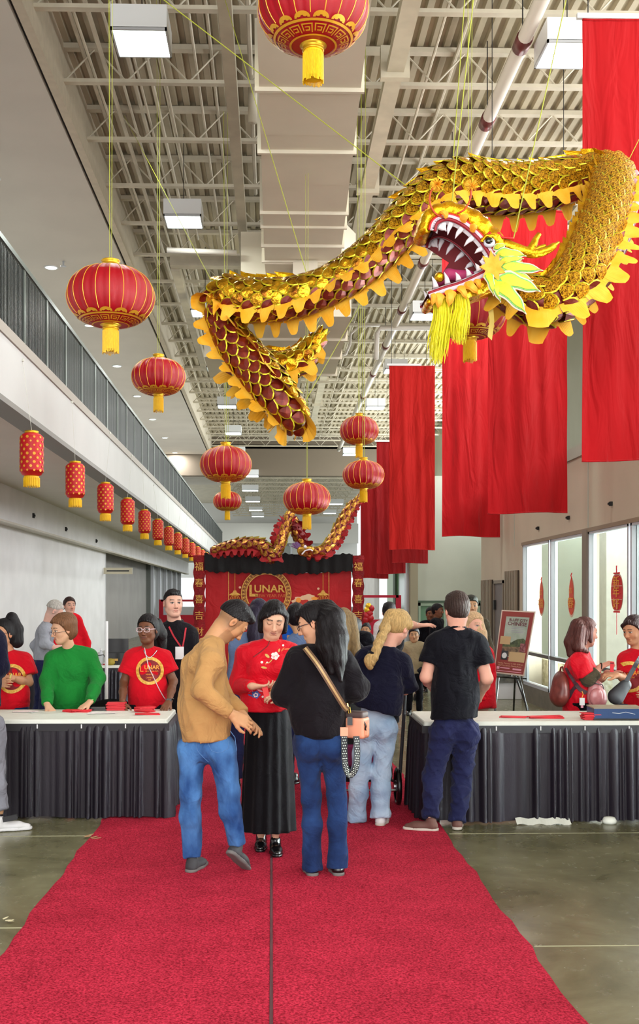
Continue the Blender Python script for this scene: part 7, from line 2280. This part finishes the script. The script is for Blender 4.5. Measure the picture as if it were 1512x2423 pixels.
# eye
e = N3(U(1158, 574, 7.585)); 
fb = F(0); fb.ell(e, (.042, .03, .036)); v, q = surf(fb, .006); eo = raw_obj('eye', v, q, mat('eye_white', (225, 230, 245), .2), g1, base=base)
fb = F(0); fb.ell(e + A(-.006, -.018, .006), (.028, .02, .026)); v, q = surf(fb, .004); raw_obj('pupil', v, q, mat('eye_black', (8, 8, 12), .08, spec=.8), eo, base=base)
fr = MB()
fr.tube([e + A(.055 * math.cos(a), -.01, .045 * math.sin(a) + .006 * math.sin(a * 7)) - base for a in np.linspace(.0, PI, 20)], .013, 6); fr.build('eyelid_ruffle', M_foil, g1, smooth=True)
fr = MB(); fr.tube([N3(U(x, y, 7.6)) - base for x, y in ((1150, 560), (1158, 550), (1168, 558), (1180, 551), (1188, 562), (1200, 563), (1215, 565))], .009, 6); fr.build('brow_trim', M_st_r, g1, smooth=True)
# horns
def horn(pts, rs, nm, par):
    return MB().tube([N3(U(x, y, yy)) - base for x, y, yy in pts], rs, 12).build(nm, M_foil, par, smooth=True)
sp_ = spline([A(1190, 578, 7.64), A(1225, 590, 7.62), A(1262, 600, 7.62), A(1295, 592, 7.64), A(1322, 573, 7.66)], 20)
h1 = horn([tuple(p) for p in sp_], [.045 - .0012 * i - (.012 if i > 17 else 0) for i in range(20)], 'horn', g1)
sp_ = spline([A(1250, 600, 7.62), A(1262, 580, 7.62), A(1268, 566, 7.63), A(1276, 554, 7.64)], 10); horn([tuple(p) for p in sp_], [.034 - .0018 * i for i in range(10)], 'horn_branch', h1)
sp_ = spline([A(1185, 585, 7.95), A(1225, 590, 8.0), A(1258, 592, 8.02), A(1290, 582, 8.04)], 14); horn([tuple(p) for p in sp_], [.042 - .002 * i for i in range(14)], 'horn', g1)
# leafy mane
def leaf(bx, by, tx, ty, w, Y0, lobes=0, m3=(M_pinkrim, M_leafg, M_leafy), nm='mane_leaf'):
    a_, t_ = N3(U(bx, by, Y0)), N3(U(tx, ty, Y0 - .02)); ax = t_ - a_; L_ = np.linalg.norm(ax); ax = ax / L_; sd = nrm(np.cross(ax, A(0, 1, 0)))
    root_ = None
    for k_, (sc_, off, m) in enumerate(((1.0, 0, m3[0]), (.78, .006, m3[1]), (.6, .011, m3[2]))):
        out = []
        for i in range(13):
            s_ = i / 12; wv = (math.sin(PI * min(1, s_ * 1.05) ** .75) ** .9) * w * .5 * sc_ * (1 + .22 * math.sin(s_ * PI * 3)) if 0 < i < 12 else .002
            out.append((L_ * (.5 + (s_ - .5) * (1 - (1 - sc_) * .45)), wv))
        ring = [(x, y) for x, y in out] + [(x, -y) for x, y in reversed(out)]
        def zc(x): return -.03 * math.sin(PI * x / L_)
        vs = [a_ + ax * x + sd * y + A(0, zc(x) - off, 0) - base for x, y in ring]; k2 = len(vs)
        vs2 = [p + A(0, .008, 0) for p in vs]
        mb = MB().add(vs + vs2, [(i, i + 1, k2 - 2 - i, k2 - 1 - i) for i in range(12)] + [(k2 + i, k2 + k2 - 1 - i, k2 + k2 - 2 - i, k2 + i + 1) for i in range(12)] + [(i, i + k2, (i + 1) % k2 + k2, (i + 1) % k2) for i in range(k2)])
        o_ = mb.build(nm if k_ == 0 else ('leaf_edge' if k_ == 1 else 'leaf_centre'), m, g1 if k_ == 0 else root_)
        if k_ == 0: root_ = o_
for L_ in [(1166, 590, 1198, 580, .05, 7.60), (1168, 600, 1246, 606, .085, 7.585), (1176, 622, 1240, 612, .07, 7.575), (1178, 632, 1286, 640, .10, 7.565), (1180, 650, 1262, 664, .10, 7.57), (1172, 655, 1280, 690, .13, 7.55), (1168, 660, 1246, 744, .13, 7.545), (1150, 640, 1168, 700, .07, 7.555), (1160, 655, 1185, 716, .08, 7.56)]:
    leaf(*L_)
st = MB(); c_ = N3(U(1166, 632, 7.535)) - base
ol = []
for i in range(18):
    a = 2 * PI * i / 18; r_ = (.105 if i % 2 else .062); ol.append((r_ * math.cos(a) * .9, r_ * math.sin(a) * 1.15))
st.prism(ol, c_, (1, 0, 0), (0, 0, 1), .012); st.build('cheek_star', M_orange, g1)
for (bx, by, tx, ty, w) in [(1100, 668, 1131, 696, .07), (1125, 660, 1136, 684, .05), (1085, 676, 1104, 708, .06), (1066, 684, 1062, 726, .08), (1040, 692, 1036, 730, .07), (1028, 694, 1022, 724, .05), (1060, 514, 1040, 500, .05), (1090, 524, 1108, 508, .06), (1112, 545, 1130, 535, .06)]:
    leaf(bx, by, tx, ty, w, 7.6, m3=(M_orange, M_orange, M_orange), nm='flame_leaf')
# beard
M_beard = mat('lime_yellow_fibre', (232, 228, 30), .5, color2=(250, 236, 60), vscale=40)
rr = random.Random(5); bd = MB()
for (x0, y0, x1, y1, sp, n_, L0) in [(1046, 700, 1036, 858, 9, 240, 1), (1090, 696, 1086, 812, 9, 210, 1)]:
    for i in range(n_):
        a, b_ = rr.gauss(0, 1), rr.gauss(0, 1); f_ = rr.uniform(.7, 1.04)
        p = [A(x0 + a * sp * .7, y0, 7.68 + b_ * .03), A(x0 + a * sp * .9 + 3, y0 + (y1 - y0) * .35 * f_, 7.66 + b_ * .04), A((x0 + x1) / 2 + a * sp + rr.uniform(-4, 4), y0 + (y1 - y0) * .7 * f_, 7.66 + b_ * .05), A(x1 + a * sp * .8 + rr.uniform(-6, 6), y0 + (y1 - y0) * f_, 7.67 + b_ * .05)]
        bd.tube([N3(U(*q_)) - base for q_ in spline(p, 7)], [.005, .005, .0045, .004, .0035, .0025, .0012], 4, cap=False)
bd.build('beard', M_beard, g1, kind='stuff')
# antennae with pompoms
M_orng = mat('rust_wire', (196, 70, 20), .5)
for pts, c in (([(1048, 515), (1030, 505), (1017, 480), (1020, 452), (1034, 440)], (1034, 437)), ([(1082, 505), (1100, 495), (1113, 470), (1114, 448)], (1116, 440))):
    an = MB().tube([N3(U(x, y, 7.6)) - base for x, y in [tuple(t_) for t_ in spline([A(*p) for p in pts], 16)]], .007, 6).build('antenna', M_orng, g1, smooth=True)
    pm = MB(); cc_ = N3(U(c[0], c[1], 7.6)) - base
    for i in range(90):
        d_ = nrm(A(rr.gauss(0, 1), rr.gauss(0, 1), rr.gauss(0, 1))); pm.tube([cc_, cc_ + d_ * .05], [.004, .002], 3, cap=False)
    pm.build('pompom', M_fringe, an)
# ribbons under the head
MB().prism([(-.02, 0), (.02, 0), (.03, -.12), (.012, -.26), (-.02, -.23), (-.005, -.12)], N3(U(1160, 722, 7.9)) - base, (1, 0, 0), (0, 0, 1), .004).build('ribbon', mat('pale_yellow_ribbon', (222, 196, 96), .6), g1)
# suspension cords
for pts in ([(495, 0, 12.0), (460, 590, 9.6)],): pass
for (x0, y0, x1, y1, Y1) in [(1118, 20, 1066, 510, 7.75), (1098, 20, 1072, 380, 8.8), (1335, 20, 1215, 565, 7.75), (1512, 330, 1486, 382, 8.8), (440, 40, 1022, 486, 8.85), (445, 560, 500, 664, 9.3), (610, 260, 726, 650, 9.1), (870, 690, 722, 950, 9.4), (790, 690, 712, 838, 9.95)]:
    e_ = N3(U(x1, y1, Y1)); s_ = N3(U(x0, y0, Y1 + .15 if x0 > 1500 else (Y1 + 1.2 if y0 > 200 else Y1)))
    d_ = s_ - e_; k_ = (ZJ + .05 - e_[2]) / d_[2] if d_[2] > .2 else 1
    if 1 < k_ < 9 and not (x0, y0) in ((870, 690), (790, 690)): s_ = e_ + d_ * k_
    MB().tube([e_ - base, s_ - base], .004, 4).build('hanging_cord', M_string, g1)

# ---- red and gold dragon lying on the tent
M_rg = mat('gold_scale_centre', (206, 160, 60), .3, metal=.7, color2=(120, 30, 16), vscale=8); M_rrim = mat('crimson_scale_rim', (120, 6, 14), .5)
red = dict(tube=mat('crimson_sleeve', (120, 4, 10), .7), rim=M_rrim, cen=M_rg, belly=M_rrim, fringe=M_fringe_r, fin=mat('olive_gold_fin', (150, 130, 40), .4, metal=.4))
g2 = thing('red_dragon', 'red and gold scaled dance dragon draped over the top of the tent', 'dragon', U(720, 1320, 19.6))
ctrl = [(722, 1306, 19.3, 10, B_), (760, 1306, 19.3, 12, B_), (785, 1285, 19.4, 13, (1, -.6, 0)), (806, 1248, 19.5, 13, (1, -.6, 0)), (826, 1210, 19.6, 12, (1, -.6, 0)), (850, 1180, 19.7, 6, (1, -.6, 0))]
dragon_body(g2, ctrl, red, 120, .1, .11, .12, 60, seed=3, fr_h=.14)
ctrl = [(500, 1305, 19.8, 9, B_), (535, 1296, 19.7, 12, B_), (575, 1290, 19.6, 14, B_), (620, 1294, 19.5, 15, B_), (642, 1318, 19.4, 11, B_), (658, 1300, 19.5, 12, (-.5, -1, 0)), (668, 1262, 19.6, 13, (-1, -.4, -.3)), (686, 1222, 19.7, 10, (0, -1, -.2)), (704, 1262, 19.8, 13, (.8, -.5, -.3)), (722, 1300, 19.8, 12, (.5, -1, 0))]
dragon_body(g2, ctrl, red, 200, .1, .11, .12, 110, seed=4, fr_h=.16)
b2 = N3(g2.location)
fb = F(.03); fb.cap(N3(U(712, 1302, 19.2)), N3(U(738, 1300, 19.1)), .07, .05); fb.cap(N3(U(712, 1308, 19.2)), N3(U(732, 1316, 19.1)), .05, .03); v, q = surf(fb, .015); raw_obj('head_skin', v, q, M_rg, g2, base=b2)
MB().tube([N3(U(x, y, 19.05)) - b2 for x, y in ((714, 1312), (722, 1303), (734, 1300), (740, 1304))], .014, 6).build('lip', M_hwhite, g2)
mb = MB()
for i in range(26):
    a = rr.uniform(.3, 2.9); mb.tube([N3(U(706, 1298, 19.2)) - b2, N3(U(706 - 22 * math.cos(a) * .6 - 6, 1298 - 16 * math.sin(a), 19.2)) - b2], [.02, .004], 4, cap=False)
mb.build('mane', mat('lilac_mane', (120, 84, 130), .7), g2, kind='stuff')
fb = F(0); fb.ell(N3(U(722, 1294, 19.05)), .03); v, q = surf(fb, .01); raw_obj('eye', v, q, M_hwhite, g2, base=b2)
bpy.context.view_layer.update()
